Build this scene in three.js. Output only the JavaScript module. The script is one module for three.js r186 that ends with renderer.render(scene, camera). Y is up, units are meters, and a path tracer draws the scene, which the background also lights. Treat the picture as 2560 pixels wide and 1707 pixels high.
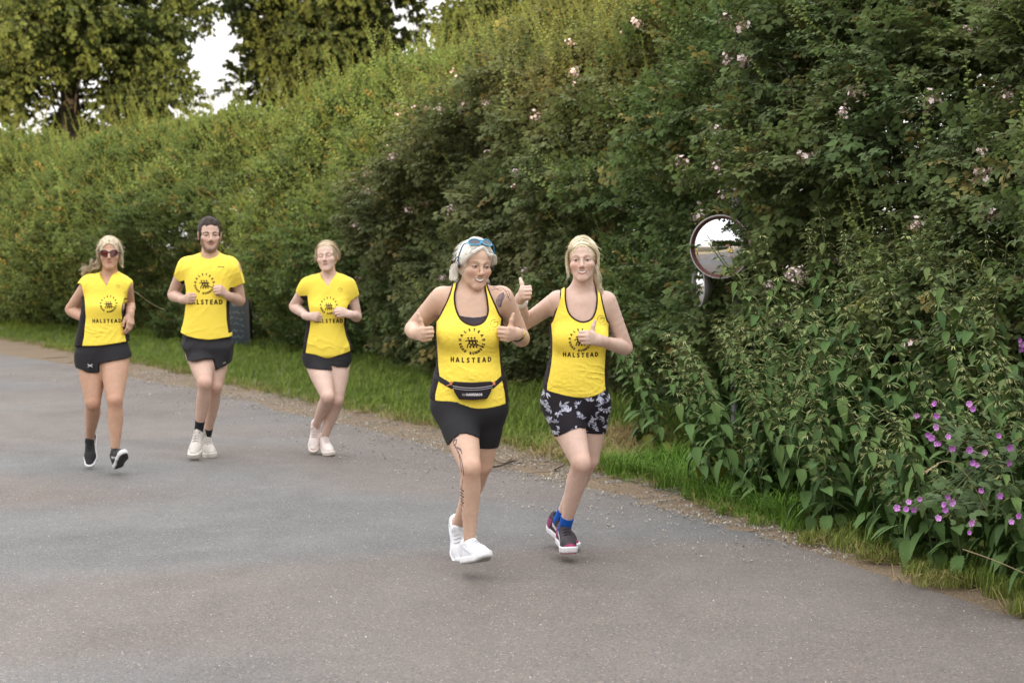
import * as THREE from 'three';
import { mergeGeometries } from 'three/addons/utils/BufferGeometryUtils.js';
import { ImprovedNoise } from 'three/addons/math/ImprovedNoise.js';

// ---------------------------------------------------------------- camera, sky, sun, exposure
const scene = new THREE.Scene();
const FOCAL = 5000, EYE = 1.6, PITCH = Math.atan(241.5 / FOCAL);   // lens in pixels of a 2560 x 1707 frame
const camera = new THREE.PerspectiveCamera(2 * Math.atan(853.5 / FOCAL) * 180 / Math.PI, 2560 / 1707, 0.5, 3000);
camera.position.set(0, EYE, 0);
camera.rotation.set(-PITCH, 0, 0);
camera.focus = 10.4;
camera.userData.fStop = 4.5;
scene.add(camera);

const renderer = new THREE.WebGLRenderer({ antialias: true });
renderer.toneMapping = THREE.LinearToneMapping;
renderer.toneMappingExposure = 1.55;
renderer.shadowMap.enabled = true;

const SUN_DIR = new THREE.Vector3(-0.34, 0.16, 0.92).normalize();   // low evening sun behind the photographer
{
  // pale, thinly clouded evening sky: cream at the horizon, faint blue above, soft cloud structure
  const W = 512, H = 256, data = new Float32Array(W * H * 4), n = new ImprovedNoise();
  for (let j = 0; j < H; j++) for (let i = 0; i < W; i++) {
    const up = ((j + 0.5) / H - 0.5) * Math.PI, az = ((i + 0.5) / W - 0.5) * 2 * Math.PI;
    const y = Math.sin(up), c = Math.cos(up), x = Math.cos(az) * c, z = Math.sin(az) * c;
    const e = Math.max(0, y), k = 1 / (e + 0.25);
    const cl = 0.5 + 0.5 * (n.noise(x * k * 2.2, 3.1, z * k * 2.2) + 0.5 * n.noise(x * k * 5, 7.7, z * k * 5));
    const lum = 0.82 * (1 + 1.7 * e) + 0.16 * (cl - 0.5);
    const blue = Math.min(1, e * 1.3) * (0.45 + 0.5 * (1 - cl));
    const o = (j * W + i) * 4;
    data[o] = lum * (1.0 - 0.10 * blue); data[o + 1] = lum * (0.965 - 0.03 * blue); data[o + 2] = lum * (0.92 + 0.10 * blue); data[o + 3] = 1;
  }
  const sky = new THREE.DataTexture(data, W, H, THREE.RGBAFormat, THREE.FloatType);
  sky.mapping = THREE.EquirectangularReflectionMapping; sky.magFilter = THREE.LinearFilter; sky.needsUpdate = true;
  scene.background = sky; scene.environment = sky;
}
const sun = new THREE.DirectionalLight(new THREE.Color(1.0, 0.78, 0.46), 5.0);
sun.target.position.set(0, 0, -18);
sun.position.copy(SUN_DIR).multiplyScalar(120).add(sun.target.position);
sun.castShadow = true;
sun.shadow.radius = 2.2;
sun.shadow.mapSize.set(2048, 2048);
Object.assign(sun.shadow.camera, { left: -60, right: 60, top: 60, bottom: -60, near: 1, far: 320 });
scene.add(sun, sun.target);

// ---------------------------------------------------------------- small tools
let seed = 7;
const rnd = () => { seed = (seed * 1664525 + 1013904223) >>> 0; return seed / 4294967296; };
const reseed = (s) => { seed = s >>> 0; for (let i = 0; i < 4; i++) rnd(); };
const rr = (a, b) => a + (b - a) * rnd();
const gauss = () => (rnd() + rnd() + rnd() + rnd() - 2) * 1.0;
const perlin = new ImprovedNoise();
const noise3 = (x, y, z) => perlin.noise(x, y, z);
const fbm = (x, y, z, o = 3) => { let a = 1, s = 0, t = 0; for (let i = 0; i < o; i++) { s += a * perlin.noise(x, y, z); t += a; a *= 0.5; x *= 2.03; y *= 2.03; z *= 2.03; } return s / t; };
const clamp = (x, a, b) => Math.max(a, Math.min(b, x));
const lerp = (a, b, t) => a + (b - a) * t;
const smooth = (a, b, x) => { const t = clamp((x - a) / (b - a), 0, 1); return t * t * (3 - 2 * t); };
const V = (x = 0, y = 0, z = 0) => new THREE.Vector3(x, y, z);
const lin = (r, g, b) => new THREE.Color().setRGB(r, g, b);
/* a point seen at pixel (px, py) of the photograph and at that distance in front of the camera */
const at = (px, py, depth) => {
  const x = (px - 1280) / FOCAL, y = -(py - 853.5) / FOCAL, c = Math.cos(PITCH), s = Math.sin(PITCH);
  const yy = y * c - s, zz = -y * s - c, t = -depth / zz;
  return V(x * t, EYE + yy * t, -depth);
};
const used = {};
const numbered = (name) => { const k = used[name] = (used[name] ?? -1) + 1; return k ? name + '_' + String(k).padStart(3, '0') : name; };
function tag(o, label, category, group, kind) {
  o.userData.label = label; if (category) o.userData.category = category;
  if (group) o.userData.group = group;
  if (kind) o.userData.kind = kind;
  return o;
}
function thing(name, label, category, pos = [0, 0, 0], group, kind) {
  const g = new THREE.Group(); g.name = numbered(name); g.position.set(...pos); scene.add(g);
  return tag(g, label, category, group, kind);
}
function mesh(name, geo, mat, parent) {
  const m = new THREE.Mesh(geo, mat); m.name = name; m.castShadow = m.receiveShadow = true; parent.add(m); return m;
}
function copies(name, geo, mat, list, parent, colors) {
  const m = new THREE.InstancedMesh(geo, mat, list.length); m.name = name; m.castShadow = m.receiveShadow = true;
  list.forEach((M, i) => m.setMatrixAt(i, M));
  if (colors) colors.forEach((c, i) => m.setColorAt(i, c));
  m.userData.kind = 'stuff'; parent.add(m); return m;
}
function structure(name, geo, mat, label, category) {
  const m = mesh(name, geo, mat, scene); tag(m, label, category, null, 'structure'); return m;
}
function canvasTexture(w, h, draw, srgb = true) {
  const c = document.createElement('canvas'); c.width = w; c.height = h; draw(c.getContext('2d'), w, h);
  const t = new THREE.CanvasTexture(c); if (srgb) t.colorSpace = THREE.SRGBColorSpace; t.anisotropy = 8; return t;
}
function dataTexture(w, h, px, srgb = true, repeat) {
  const d = new Uint8Array(w * h * 4);
  for (let j = 0; j < h; j++) for (let i = 0; i < w; i++) { const c = px(i / w, j / h, i, j), o = (j * w + i) * 4; d[o] = clamp(c[0], 0, 1) * 255; d[o + 1] = clamp(c[1], 0, 1) * 255; d[o + 2] = clamp(c[2], 0, 1) * 255; d[o + 3] = 255; }
  const t = new THREE.DataTexture(d, w, h); t.wrapS = t.wrapT = THREE.RepeatWrapping; t.magFilter = THREE.LinearFilter; t.minFilter = THREE.LinearMipmapLinearFilter; t.generateMipmaps = true;
  if (srgb) t.colorSpace = THREE.SRGBColorSpace; if (repeat) t.repeat.set(...repeat); t.needsUpdate = true; return t;
}
function buffer(pos, idx, extra = {}) {
  const g = new THREE.BufferGeometry(); g.setAttribute('position', new THREE.Float32BufferAttribute(pos, 3));
  if (extra.uv) g.setAttribute('uv', new THREE.Float32BufferAttribute(extra.uv, 2));
  if (extra.color) g.setAttribute('color', new THREE.Float32BufferAttribute(extra.color, 3));
  if (idx) g.setIndex(idx);
  if (extra.normal) g.setAttribute('normal', new THREE.Float32BufferAttribute(extra.normal, 3)); else g.computeVertexNormals();
  return g;
}
function tubeThrough(pts, r, sides = 6, seg = 16, closed = false) { return new THREE.TubeGeometry(new THREE.CatmullRomCurve3(pts, closed), seg, r, sides, closed); }
const moved = (g, M) => { g.applyMatrix4(M); return g; };
const basis = (o, x, y, z) => new THREE.Matrix4().makeBasis(x, y, z).setPosition(o);
// ---------------------------------------------------------------- shapes joined from tapered limbs, meshed as one skin
const smin = (a, b, k) => { if (k <= 0) return a < b ? a : b; const h = k - Math.abs(a - b); const m = a < b ? a : b; return h > 0 ? m - h * h * 0.25 / k : m; };
const smax = (a, b, k) => -smin(-a, -b, k);
const cone = (a, b, ra, rb) => {                                     // tapered capsule
  const ax = a.x, ay = a.y, az = a.z, bx = b.x - ax, by = b.y - ay, bz = b.z - az, ll = bx * bx + by * by + bz * bz || 1e-9;
  return (x, y, z) => { x -= ax; y -= ay; z -= az; let t = (x * bx + y * by + z * bz) / ll; t = t < 0 ? 0 : t > 1 ? 1 : t; x -= bx * t; y -= by * t; z -= bz * t; return Math.sqrt(x * x + y * y + z * z) - ra - (rb - ra) * t; };
};
/* a limb: points with radii, drawn as one smoothly swelling tube */
const limb = (list, per = 4) => {
  const c = new THREE.CatmullRomCurve3(list.map((q) => q[0]), false, 'centripetal'), n = list.length - 1, out = []; let last = null;
  for (let i = 0; i < n; i++) for (let j = 0; j < per; j++) {
    const t = j / per, r = (k) => list[clamp(k, 0, n)][1], rad = (u) => { const p0 = r(i - 1), p1 = r(i), p2 = r(i + 1), p3 = r(i + 2); return 0.5 * (2 * p1 + (p2 - p0) * u + (2 * p0 - 5 * p1 + 4 * p2 - p3) * u * u + (3 * p1 - p0 - 3 * p2 + p3) * u * u * u); };
    const a = c.getPoint((i + t) / n), b = c.getPoint((i + t + 1 / per) / n); out.push(cone(a, b, rad(t), rad(t + 1 / per)));
  }
  return out;
};
const ell = (c, r, turn) => {                                        // ellipsoid, turned by Euler angles when given
  const m = turn && new THREE.Matrix4().makeRotationFromEuler(new THREE.Euler(...turn)).invert().elements;
  return (x, y, z) => {
    x -= c.x; y -= c.y; z -= c.z;
    if (m) { const X = m[0] * x + m[4] * y + m[8] * z, Y = m[1] * x + m[5] * y + m[9] * z; z = m[2] * x + m[6] * y + m[10] * z; x = X; y = Y; }
    const a = x / r.x, b = y / r.y, d = z / r.z, k0 = Math.sqrt(a * a + b * b + d * d), e = a / r.x, f = b / r.y, g = d / r.z, k1 = Math.sqrt(e * e + f * f + g * g);
    return k1 < 1e-6 ? -Math.min(r.x, r.y, r.z) : k0 * (k0 - 1) / k1;
  };
};
/* a trunk given by rows { y, x, z, w, f, b }: centre, half width, depth to the front and to the back */
const loft = (rows, n = 2.3, round = 0.03) => {
  rows = rows.slice().sort((p, q) => p.y - q.y);
  const keys = ['x', 'z', 'w', 'f', 'b'], N = rows.length, lo = rows[0].y, hi = rows[N - 1].y, T = 200, table = new Float64Array((T + 2) * 5);
  const slope = rows.map((r, i) => { const a = rows[Math.max(0, i - 1)], b = rows[Math.min(N - 1, i + 1)]; return Object.fromEntries(keys.map((k) => [k, (b[k] - a[k]) / Math.max(1e-6, b.y - a.y)])); });
  for (let s = 0; s <= T + 1; s++) {
    const y = Math.min(hi, lo + (hi - lo) * s / T); let i = 0; while (i < N - 2 && y > rows[i + 1].y) i++;
    const a = rows[i], b = rows[i + 1], h = b.y - a.y, t = (y - a.y) / h, t2 = t * t, t3 = t2 * t;
    keys.forEach((k, q) => { table[s * 5 + q] = (2 * t3 - 3 * t2 + 1) * a[k] + (t3 - 2 * t2 + t) * h * slope[i][k] + (-2 * t3 + 3 * t2) * b[k] + (t3 - t2) * h * slope[i + 1][k]; });
  }
  let last = NaN, X = 0, Z = 0, W = 0, F = 0, B = 0; const mix = clamp((n - 2) * 0.8, 0, 1);
  return (x, y, z) => {
    if (y !== last) { last = y; const u = (y < lo ? 0 : y > hi ? 1 : (y - lo) / (hi - lo)) * T, i = Math.floor(u), t = u - i, o = i * 5; X = table[o] + (table[o + 5] - table[o]) * t; Z = table[o + 1] + (table[o + 6] - table[o + 1]) * t; W = table[o + 2] + (table[o + 7] - table[o + 2]) * t; F = table[o + 3] + (table[o + 8] - table[o + 3]) * t; B = table[o + 4] + (table[o + 9] - table[o + 4]) * t; }
    const dz = z - Z, d = dz > 0 ? F : B, p = (x - X) / W, r = dz / d, p2 = p * p, r2 = r * r, q = (1 - mix) * Math.sqrt(p2 + r2) + mix * Math.sqrt(Math.sqrt(p2 * p2 + r2 * r2));
    return smax((q - 1) * Math.min(W, d), Math.max(y - hi, lo - y), round);
  };
};
/* group: { prims: [f], k, join: k or (x, y, z) => k, carve: [[f, k]], at: Matrix4 } */
function field(groups) {
  const G = groups.map((g) => ({ ...g, inv: g.at && g.at.clone().invert().elements, s: g.at ? g.at.getMaxScaleOnAxis() : 1, carve: g.carve ?? [] }));
  const one = (g, x, y, z) => {
    if (g.inv) { const m = g.inv, X = m[0] * x + m[4] * y + m[8] * z + m[12], Y = m[1] * x + m[5] * y + m[9] * z + m[13]; z = m[2] * x + m[6] * y + m[10] * z + m[14]; x = X; y = Y; }
    let d = 1e3; for (const f of g.prims) d = smin(d, f(x, y, z), g.k);
    for (const [f, k, mode] of g.carve) { const c = f(x, y, z); d = mode === 'add' ? smin(d, c, k) : smax(d, -c, k); }
    return d * g.s;
  };
  const make = (list) => (x, y, z) => { let d = 1e3; for (const g of list) d = smin(d, one(g, x, y, z), typeof g.join === 'function' ? g.join(x, y, z) : g.join ?? 0.02); return d; };
  const all = make(G);
  all.near = (x, y, z, h) => {                                       // the same field with what is far from this block left out
    const ds = G.map((g) => one(g, x, y, z)), m = Math.min(...ds), keep = [];
    G.forEach((g, i) => {
      if (ds[i] > m + 2.4 * h + 0.06) return;
      if (g.prims.length < 6) { keep.push(g); return; }
      let X = x, Y = y, Z = z; if (g.inv) { const e = g.inv; X = e[0] * x + e[4] * y + e[8] * z + e[12]; Y = e[1] * x + e[5] * y + e[9] * z + e[13]; Z = e[2] * x + e[6] * y + e[10] * z + e[14]; }
      const d2 = g.prims.map((f) => f(X, Y, Z)), m2 = Math.min(...d2);
      keep.push({ ...g, prims: g.prims.filter((_, j) => d2[j] < m2 + (2.4 * h) / g.s + 0.06) });
    });
    return make(keep);
  };
  return all;
}
/* naive surface nets over the box, block by block; pick(x, y, z) says which cells to mesh */
function skin(f, box, cell, pick) {
  const B = 8, [x0, y0, z0] = box[0], n = [0, 1, 2].map((i) => Math.ceil((box[1][i] - box[0][i]) / cell / B) * B), s = n.map((v) => v + 1);
  const val = new Float32Array(s[0] * s[1] * s[2]).fill(1e3), vid = new Int32Array(n[0] * n[1] * n[2]).fill(-1);
  const blocks = [], half = B * cell * 0.5 * Math.sqrt(3);
  const I = (i, j, k) => i + s[0] * (j + s[1] * k), C = (i, j, k) => i + n[0] * (j + n[1] * k);
  for (let k = 0; k < n[2]; k += B) for (let j = 0; j < n[1]; j += B) for (let i = 0; i < n[0]; i += B) {
    const cx = x0 + (i + B / 2) * cell, cy = y0 + (j + B / 2) * cell, cz = z0 + (k + B / 2) * cell;
    if (Math.abs(f(cx, cy, cz)) > half * 1.25 + 0.004) continue;
    const g = f.near ? f.near(cx, cy, cz, half) : f; blocks.push([i, j, k, g]);
    for (let c = 0; c <= B; c++) for (let b = 0; b <= B; b++) for (let a = 0; a <= B; a++) { const q = I(i + a, j + b, k + c); if (val[q] === 1e3) val[q] = g(x0 + (i + a) * cell, y0 + (j + b) * cell, z0 + (k + c) * cell); }
  }
  const pos = [], nor = [], idx = [], corner = new Float32Array(8);
  for (const [bi, bj, bk, g] of blocks) for (let k = bk; k < bk + B; k++) for (let j = bj; j < bj + B; j++) for (let i = bi; i < bi + B; i++) {
    let mask = 0; for (let q = 0; q < 8; q++) { corner[q] = val[I(i + (q & 1), j + ((q >> 1) & 1), k + (q >> 2))]; if (corner[q] < 0) mask |= 1 << q; }
    if (mask === 0 || mask === 255) continue;
    let x = 0, y = 0, z = 0, c = 0;
    for (let q = 0; q < 8; q++) for (let b = 0; b < 3; b++) { const r = q | (1 << b); if (r === q) continue; if ((mask >> q & 1) === (mask >> r & 1)) continue; const t = corner[q] / (corner[q] - corner[r]); x += (q & 1) + (b === 0 ? t : 0); y += ((q >> 1) & 1) + (b === 1 ? t : 0); z += (q >> 2) + (b === 2 ? t : 0); c++; }
    x = x0 + (i + x / c) * cell; y = y0 + (j + y / c) * cell; z = z0 + (k + z / c) * cell;
    if (pick && !pick(x, y, z)) continue;
    const e = cell * 0.3; let gx, gy, gz;
    for (let it = 0; it < 3; it++) {
      gx = g(x + e, y, z) - g(x - e, y, z); gy = g(x, y + e, z) - g(x, y - e, z); gz = g(x, y, z + e) - g(x, y, z - e);
      const l = Math.hypot(gx, gy, gz) || 1e-9; gx /= l; gy /= l; gz /= l;
      if (it === 2) break; const d = clamp(g(x, y, z) / Math.max(0.35, l / (2 * e)), -cell * 0.45, cell * 0.45); x -= gx * d; y -= gy * d; z -= gz * d;
    }
    vid[C(i, j, k)] = pos.length / 3; pos.push(x, y, z); nor.push(gx, gy, gz);
  }
  const quad = (a, b, c, d, flip) => { if (a < 0 || b < 0 || c < 0 || d < 0) return; if (flip) idx.push(a, b, c, a, c, d); else idx.push(a, c, b, a, d, c); };
  for (const [bi, bj, bk] of blocks) for (let k = bk; k < bk + B; k++) for (let j = bj; j < bj + B; j++) for (let i = bi; i < bi + B; i++) {
    const a = val[I(i, j, k)] < 0;
    if (j > 0 && k > 0 && a !== (val[I(i + 1, j, k)] < 0)) quad(vid[C(i, j, k)], vid[C(i, j - 1, k)], vid[C(i, j - 1, k - 1)], vid[C(i, j, k - 1)], a);
    if (i > 0 && k > 0 && a !== (val[I(i, j + 1, k)] < 0)) quad(vid[C(i, j, k)], vid[C(i, j, k - 1)], vid[C(i - 1, j, k - 1)], vid[C(i - 1, j, k)], a);
    if (i > 0 && j > 0 && a !== (val[I(i, j, k + 1)] < 0)) quad(vid[C(i, j, k)], vid[C(i - 1, j, k)], vid[C(i - 1, j - 1, k)], vid[C(i, j - 1, k)], a);
  }
  return { pos, nor, idx };
}
const joinSkins = (list) => { const o = { pos: [], nor: [], idx: [] }; for (const s of list) { const b = o.pos.length / 3; for (const v of s.pos) o.pos.push(v); for (const v of s.nor) o.nor.push(v); for (const v of s.idx) o.idx.push(v + b); } return o; };
/* geometry of a skin; uvOf(x, y, z, n) gives [u, v, sheet]; vertices are doubled where neighbouring faces use different sheets */
function skinGeometry(s, uvOf, colorOf) {
  const pos = [], nor = [], uv = [], col = [], idx = [], seen = new Map();
  for (let t = 0; t < s.idx.length; t += 3) {
    const ids = [s.idx[t], s.idx[t + 1], s.idx[t + 2]]; let cx = 0, cy = 0, cz = 0, nx = 0, ny = 0, nz = 0;
    for (const i of ids) { cx += s.pos[i * 3] / 3; cy += s.pos[i * 3 + 1] / 3; cz += s.pos[i * 3 + 2] / 3; nx += s.nor[i * 3] / 3; ny += s.nor[i * 3 + 1] / 3; nz += s.nor[i * 3 + 2] / 3; }
    const sheet = uvOf ? uvOf.sheet(cx, cy, cz, nx, ny, nz) : 0;
    for (const i of ids) {
      const key = i * 8 + sheet; let v = seen.get(key);
      if (v === undefined) {
        v = pos.length / 3; seen.set(key, v);
        const x = s.pos[i * 3], y = s.pos[i * 3 + 1], z = s.pos[i * 3 + 2]; pos.push(x, y, z); nor.push(s.nor[i * 3], s.nor[i * 3 + 1], s.nor[i * 3 + 2]);
        if (uvOf) uv.push(...uvOf.uv(sheet, x, y, z, s.nor[i * 3], s.nor[i * 3 + 1], s.nor[i * 3 + 2])); if (colorOf) col.push(...colorOf(x, y, z));
      }
      idx.push(v);
    }
  }
  return buffer(pos, idx, { normal: nor, uv: uvOf && uv, color: colorOf && col });
}
/* signed distance to a polygon in the plane, looked up in a fine table */
function polygon(pts) {
  const exact = polygonExact(pts), m = 0.06, h = 0.003; let x0 = 1e9, y0 = 1e9, x1 = -1e9, y1 = -1e9; for (const [x, y] of pts) { x0 = Math.min(x0, x); y0 = Math.min(y0, y); x1 = Math.max(x1, x); y1 = Math.max(y1, y); }
  x0 -= m; y0 -= m; x1 += m; y1 += m; const nx = Math.ceil((x1 - x0) / h) + 2, ny = Math.ceil((y1 - y0) / h) + 2, t = new Float32Array(nx * ny);
  for (let j = 0; j < ny; j++) for (let i = 0; i < nx; i++) t[j * nx + i] = exact(x0 + i * h, y0 + j * h);
  return (x, y) => { const u = (x - x0) / h, v = (y - y0) / h; if (u < 0 || v < 0 || u >= nx - 1 || v >= ny - 1) return m; const i = Math.floor(u), j = Math.floor(v), a = u - i, b = v - j, o = j * nx + i; return (t[o] * (1 - a) + t[o + 1] * a) * (1 - b) + (t[o + nx] * (1 - a) + t[o + nx + 1] * a) * b; };
}
function polygonExact(pts) {
  const n = pts.length;
  return (x, y) => {
    let d = 1e9, s = 1;
    for (let i = 0, j = n - 1; i < n; j = i, i++) {
      const [ax, ay] = pts[i], [bx, by] = pts[j], ex = bx - ax, ey = by - ay, wx = x - ax, wy = y - ay, t = clamp((wx * ex + wy * ey) / (ex * ex + ey * ey), 0, 1), dx = wx - ex * t, dy = wy - ey * t;
      d = Math.min(d, dx * dx + dy * dy);
      const c1 = y >= ay, c2 = y < by, c3 = ex * wy > ey * wx; if ((c1 && c2 && c3) || (!c1 && !c2 && !c3)) s = -s;
    }
    return s * Math.sqrt(d);
  };
}
const spline2 = (pts, per = 6) => { const c = new THREE.CatmullRomCurve3(pts.map((p) => V(p[0], p[1], 0)), false, 'centripetal'); return c.getPoints((pts.length - 1) * per).map((p) => [p.x, p.y]); };
// ---------------------------------------------------------------- ground, road, verge
const curveXZ = (pts) => new THREE.CatmullRomCurve3(pts.map(([x, d]) => V(x, 0, -d)), false, 'centripetal');
const ROAD_EDGE = curveXZ([[3.0, -60], [3.5, -30], [3.5, -8], [3.2, 2], [2.75, 6], [2.2, 8.51], [1.77, 9.78], [1.47, 10.79], [1.1, 11.85], [0.6, 13.37], [-0.02, 14.6], [-0.63, 16.38], [-1.99, 19.17], [-2.97, 21.42], [-4.71, 24.67], [-5.91, 26.94], [-7.6, 29.66], [-12, 36], [-21, 46], [-42, 66]]);
const GRASS_EDGE = curveXZ([[3.3, -60], [3.8, -30], [3.8, -8], [3.45, 2], [2.9, 6], [2.28, 8.8], [2.06, 9.6], [1.85, 10.4], [1.53, 11.3], [1.2, 12.35], [0.9, 13.1], [0.56, 13.9], [0.02, 15.5], [-0.6, 17.1], [-1.48, 18.9], [-2.5, 21.0], [-3.55, 23.3], [-4.85, 26.2], [-6.5, 29.3], [-8.4, 33], [-13, 39.5], [-22, 49], [-43, 69]]);
const HEDGE_LINE = curveXZ([[5.4, 2], [4.6, 5.5], [3.95, 8.2], [3.35, 10.2], [2.65, 12.2], [2.05, 14.0], [1.6, 15.6], [1.15, 17.4], [0.25, 19.9], [-0.75, 22.5], [-1.8, 25.4], [-3.7, 29.0], [-6.0, 32.3], [-7.7, 34.7], [-9.6, 37.4], [-14, 42.5], [-21, 50]]);
const grainTex = dataTexture(1024, 1024, (u, v, i, j) => {
  const q = (a, b, s) => { const h = Math.sin(a * 127.1 + b * 311.7 + s) * 43758.5453; return h - Math.floor(h); };
  const a = q(i >> 1, j >> 1, 1), b = q(i >> 2, j >> 2, 2), c = q(i, j, 3), per = 6.2831853, n = noise3(Math.cos(u * per) * 1.6 + 4, Math.sin(u * per) * 1.6, Math.cos(v * per) * 1.6 + Math.sin(v * per) * 1.1) * 0.5;
  let k = 0.60 + 0.10 * (a - 0.5) + 0.14 * (b - 0.5) + 0.08 * (c - 0.5) + 0.05 * n; const w = q(i >> 2, j >> 2, 7); if (w > 0.988) k += 0.26; else if (w < 0.03) k -= 0.14;
  const t = q(i >> 2, j >> 2, 5) - 0.5; return [k * (1 + 0.05 * t), k, k * (1 - 0.06 * t)];
});
const bumpGrain = dataTexture(512, 512, (u, v, i, j) => { const q = (a, b, s) => { const h = Math.sin(a * 127.1 + b * 311.7 + s) * 43758.5453; return h - Math.floor(h); }; const k = 0.5 * q(i >> 1, j >> 1, 1) + 0.5 * q(i >> 2, j >> 2, 2); return [k, k, k]; }, false);
const withRepeat = (t, s) => { const c = t.clone(); c.repeat.set(s, s); c.needsUpdate = true; return c; };
/* a strip between two lines, cut fine, with flat colour varied by noise; uv in metres */
function strip(lineA, lineB, n, m, height, colorAt) {
  const pos = [], uv = [], col = [], idx = [];
  for (let i = 0; i <= n; i++) for (let j = 0; j <= m; j++) {
    const a = lineA(i / n), b = lineB(i / n), t = j / m, x = lerp(a.x, b.x, t), z = lerp(a.z, b.z, t);
    pos.push(x, height(x, z, t), z); uv.push(x, z); col.push(...colorAt(x, z, t));
    if (i < n && j < m) { const p = i * (m + 1) + j, q = p + m + 1; idx.push(p, p + 1, q, p + 1, q + 1, q); }
  }
  const g = buffer(pos, idx, { uv, color: col }), N = g.getAttribute('normal'); if (N.getY(0) < 0) { const ix = g.getIndex().array; for (let i = 0; i < ix.length; i += 3) { const t = ix[i]; ix[i] = ix[i + 1]; ix[i + 1] = t; } g.computeVertexNormals(); }
  return g;
}
const pointOn = (c) => (t) => c.getPoint(t);
const leftOf = (c, w) => (t) => { const p = c.getPoint(t), d = c.getTangent(t); return V(p.x + d.z * w, 0, p.z - d.x * w); };
{
  const soil = dataTexture(512, 512, (u, v, i, j) => { const k = 0.5 + 0.25 * fbm(u * 9, v * 9, 1, 4) + 0.12 * (Math.sin(i * 91.7 + j * 47.3) * 43758.5 % 1); return [k * 0.72, k * 0.62, k * 0.40]; });
  soil.repeat.set(600, 600);
  structure('ground', new THREE.PlaneGeometry(2400, 2400).rotateX(-Math.PI / 2).translate(0, -0.09, 0), new THREE.MeshStandardMaterial({ map: soil, color: lin(0.62, 0.62, 0.5), roughness: 1 }), 'dry stubble field reaching to the horizon', 'ground');
  const patch = (x, z) => { const a = fbm(x * 0.35 + 3, 1, z * 0.35, 3), b = fbm(x * 1.4, 5, z * 1.4 + 2, 3), c = smooth(0.02, 0.3, fbm(x * 0.22 + 8, 2, z * 0.3 + 5, 2)); const k = 1 + 0.16 * a + 0.10 * b; return [k * lerp(1.06, 0.97, c), k * lerp(0.95, 0.985, c), k * lerp(0.87, 0.98, c)]; };
  const polish = dataTexture(256, 256, (u, v) => { const c = Math.cos(u * 6.2832), s = Math.sin(u * 6.2832), c2 = Math.cos(v * 6.2832), s2 = Math.sin(v * 6.2832), k = 0.78 + 0.55 * fbm(c * 1.3 + c2, s * 1.3 + s2 * 0.7, c2 * 1.3 - s, 3); return [k, k, k]; }, false);
  // road: the carriageway bends away round the hedge
  structure('road', strip(pointOn(ROAD_EDGE), leftOf(ROAD_EDGE, 6.6), 520, 34, (x, z, t) => 0.012 * Math.sin(Math.PI * t) - 0.012 + 0.004, patch),
    new THREE.MeshPhysicalMaterial({ vertexColors: true, color: lin(0.425, 0.40, 0.38), map: withRepeat(grainTex, 0.5), bumpMap: withRepeat(bumpGrain, 1.1), bumpScale: 0.004, roughness: 0.86, roughnessMap: withRepeat(polish, 1 / 9), specularIntensity: 0.6 }), 'grey worn asphalt road bending away round the hedge', 'road');
  // gritty edge
  const grit = dataTexture(512, 512, (u, v, i, j) => { const q = (a, b, s) => { const h = Math.sin(a * 127.1 + b * 311.7 + s) * 43758.5453; return h - Math.floor(h); }; const k = 0.52 + 0.3 * (q(i >> 1, j >> 1, 3) - 0.5) + 0.22 * (q(i >> 2, j >> 2, 4) - 0.5) + (q(i >> 1, j >> 1, 9) > 0.93 ? 0.25 : 0); return [k * 1.0, k * 0.90, k * 0.77]; });
  const gritLine = (t) => { const p = ROAD_EDGE.getPoint(t), d = ROAD_EDGE.getTangent(t), w = lerp(0.06, 0.34, smooth(10, 14, -p.z)) + 0.2 * fbm(p.x * 0.9, 3, p.z * 0.9, 3); return V(p.x + d.z * w, 0, p.z - d.x * w); };
  const gritOut = (t) => { const p = ROAD_EDGE.getPoint(t); let best = GRASS_EDGE.getPoint(t), bd = 1e9; for (let k = -10; k <= 10; k++) { const q = GRASS_EDGE.getPoint(clamp(t + k * 0.006, 0, 1)), dd = q.distanceToSquared(p); if (dd < bd) { bd = dd; best = q; } } const dir = best.clone().sub(p); dir.normalize(); return best.clone().addScaledVector(dir, 0.5); };
  structure('gravel_edge', strip(gritLine, gritOut, 900, 8, (x, z, t) => -0.016 + 0.05 * t + 0.010 * fbm(x * 6, 1, z * 6, 3) + 0.006 * fbm(x * 25, 4, z * 25, 2), (x, z) => { const a = 1 + 0.22 * fbm(x * 1.3, 2, z * 1.3, 3); return [a, a * 0.97, a * 0.93]; }), new THREE.MeshStandardMaterial({ vertexColors: true, map: withRepeat(grit, 1.7), bumpMap: withRepeat(bumpGrain, 1.3), bumpScale: 0.012, roughness: 0.95, color: lin(0.80, 0.74, 0.65) }), 'strip of pale loose gravel along the road', 'gravel');
  const earth = (x, z) => { const a = 1 + 0.3 * fbm(x * 2, 4, z * 2, 3); return [0.075 * a, 0.07 * a, 0.032 * a]; };
  structure('verge', strip(pointOn(GRASS_EDGE), (t) => { const p = GRASS_EDGE.getPoint(t), d = GRASS_EDGE.getTangent(t); return V(p.x - d.z * 7, 0, p.z + d.x * 7); }, 420, 22, (x, z, t) => 0.012 + 0.10 * smooth(0, 0.25, t) + 0.03 * fbm(x * 0.8, 1, z * 0.8, 2) * smooth(0, 0.2, t), earth), new THREE.MeshStandardMaterial({ vertexColors: true, roughness: 1 }), 'bank of soil and grass between the road and the hedge', 'verge');
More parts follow.
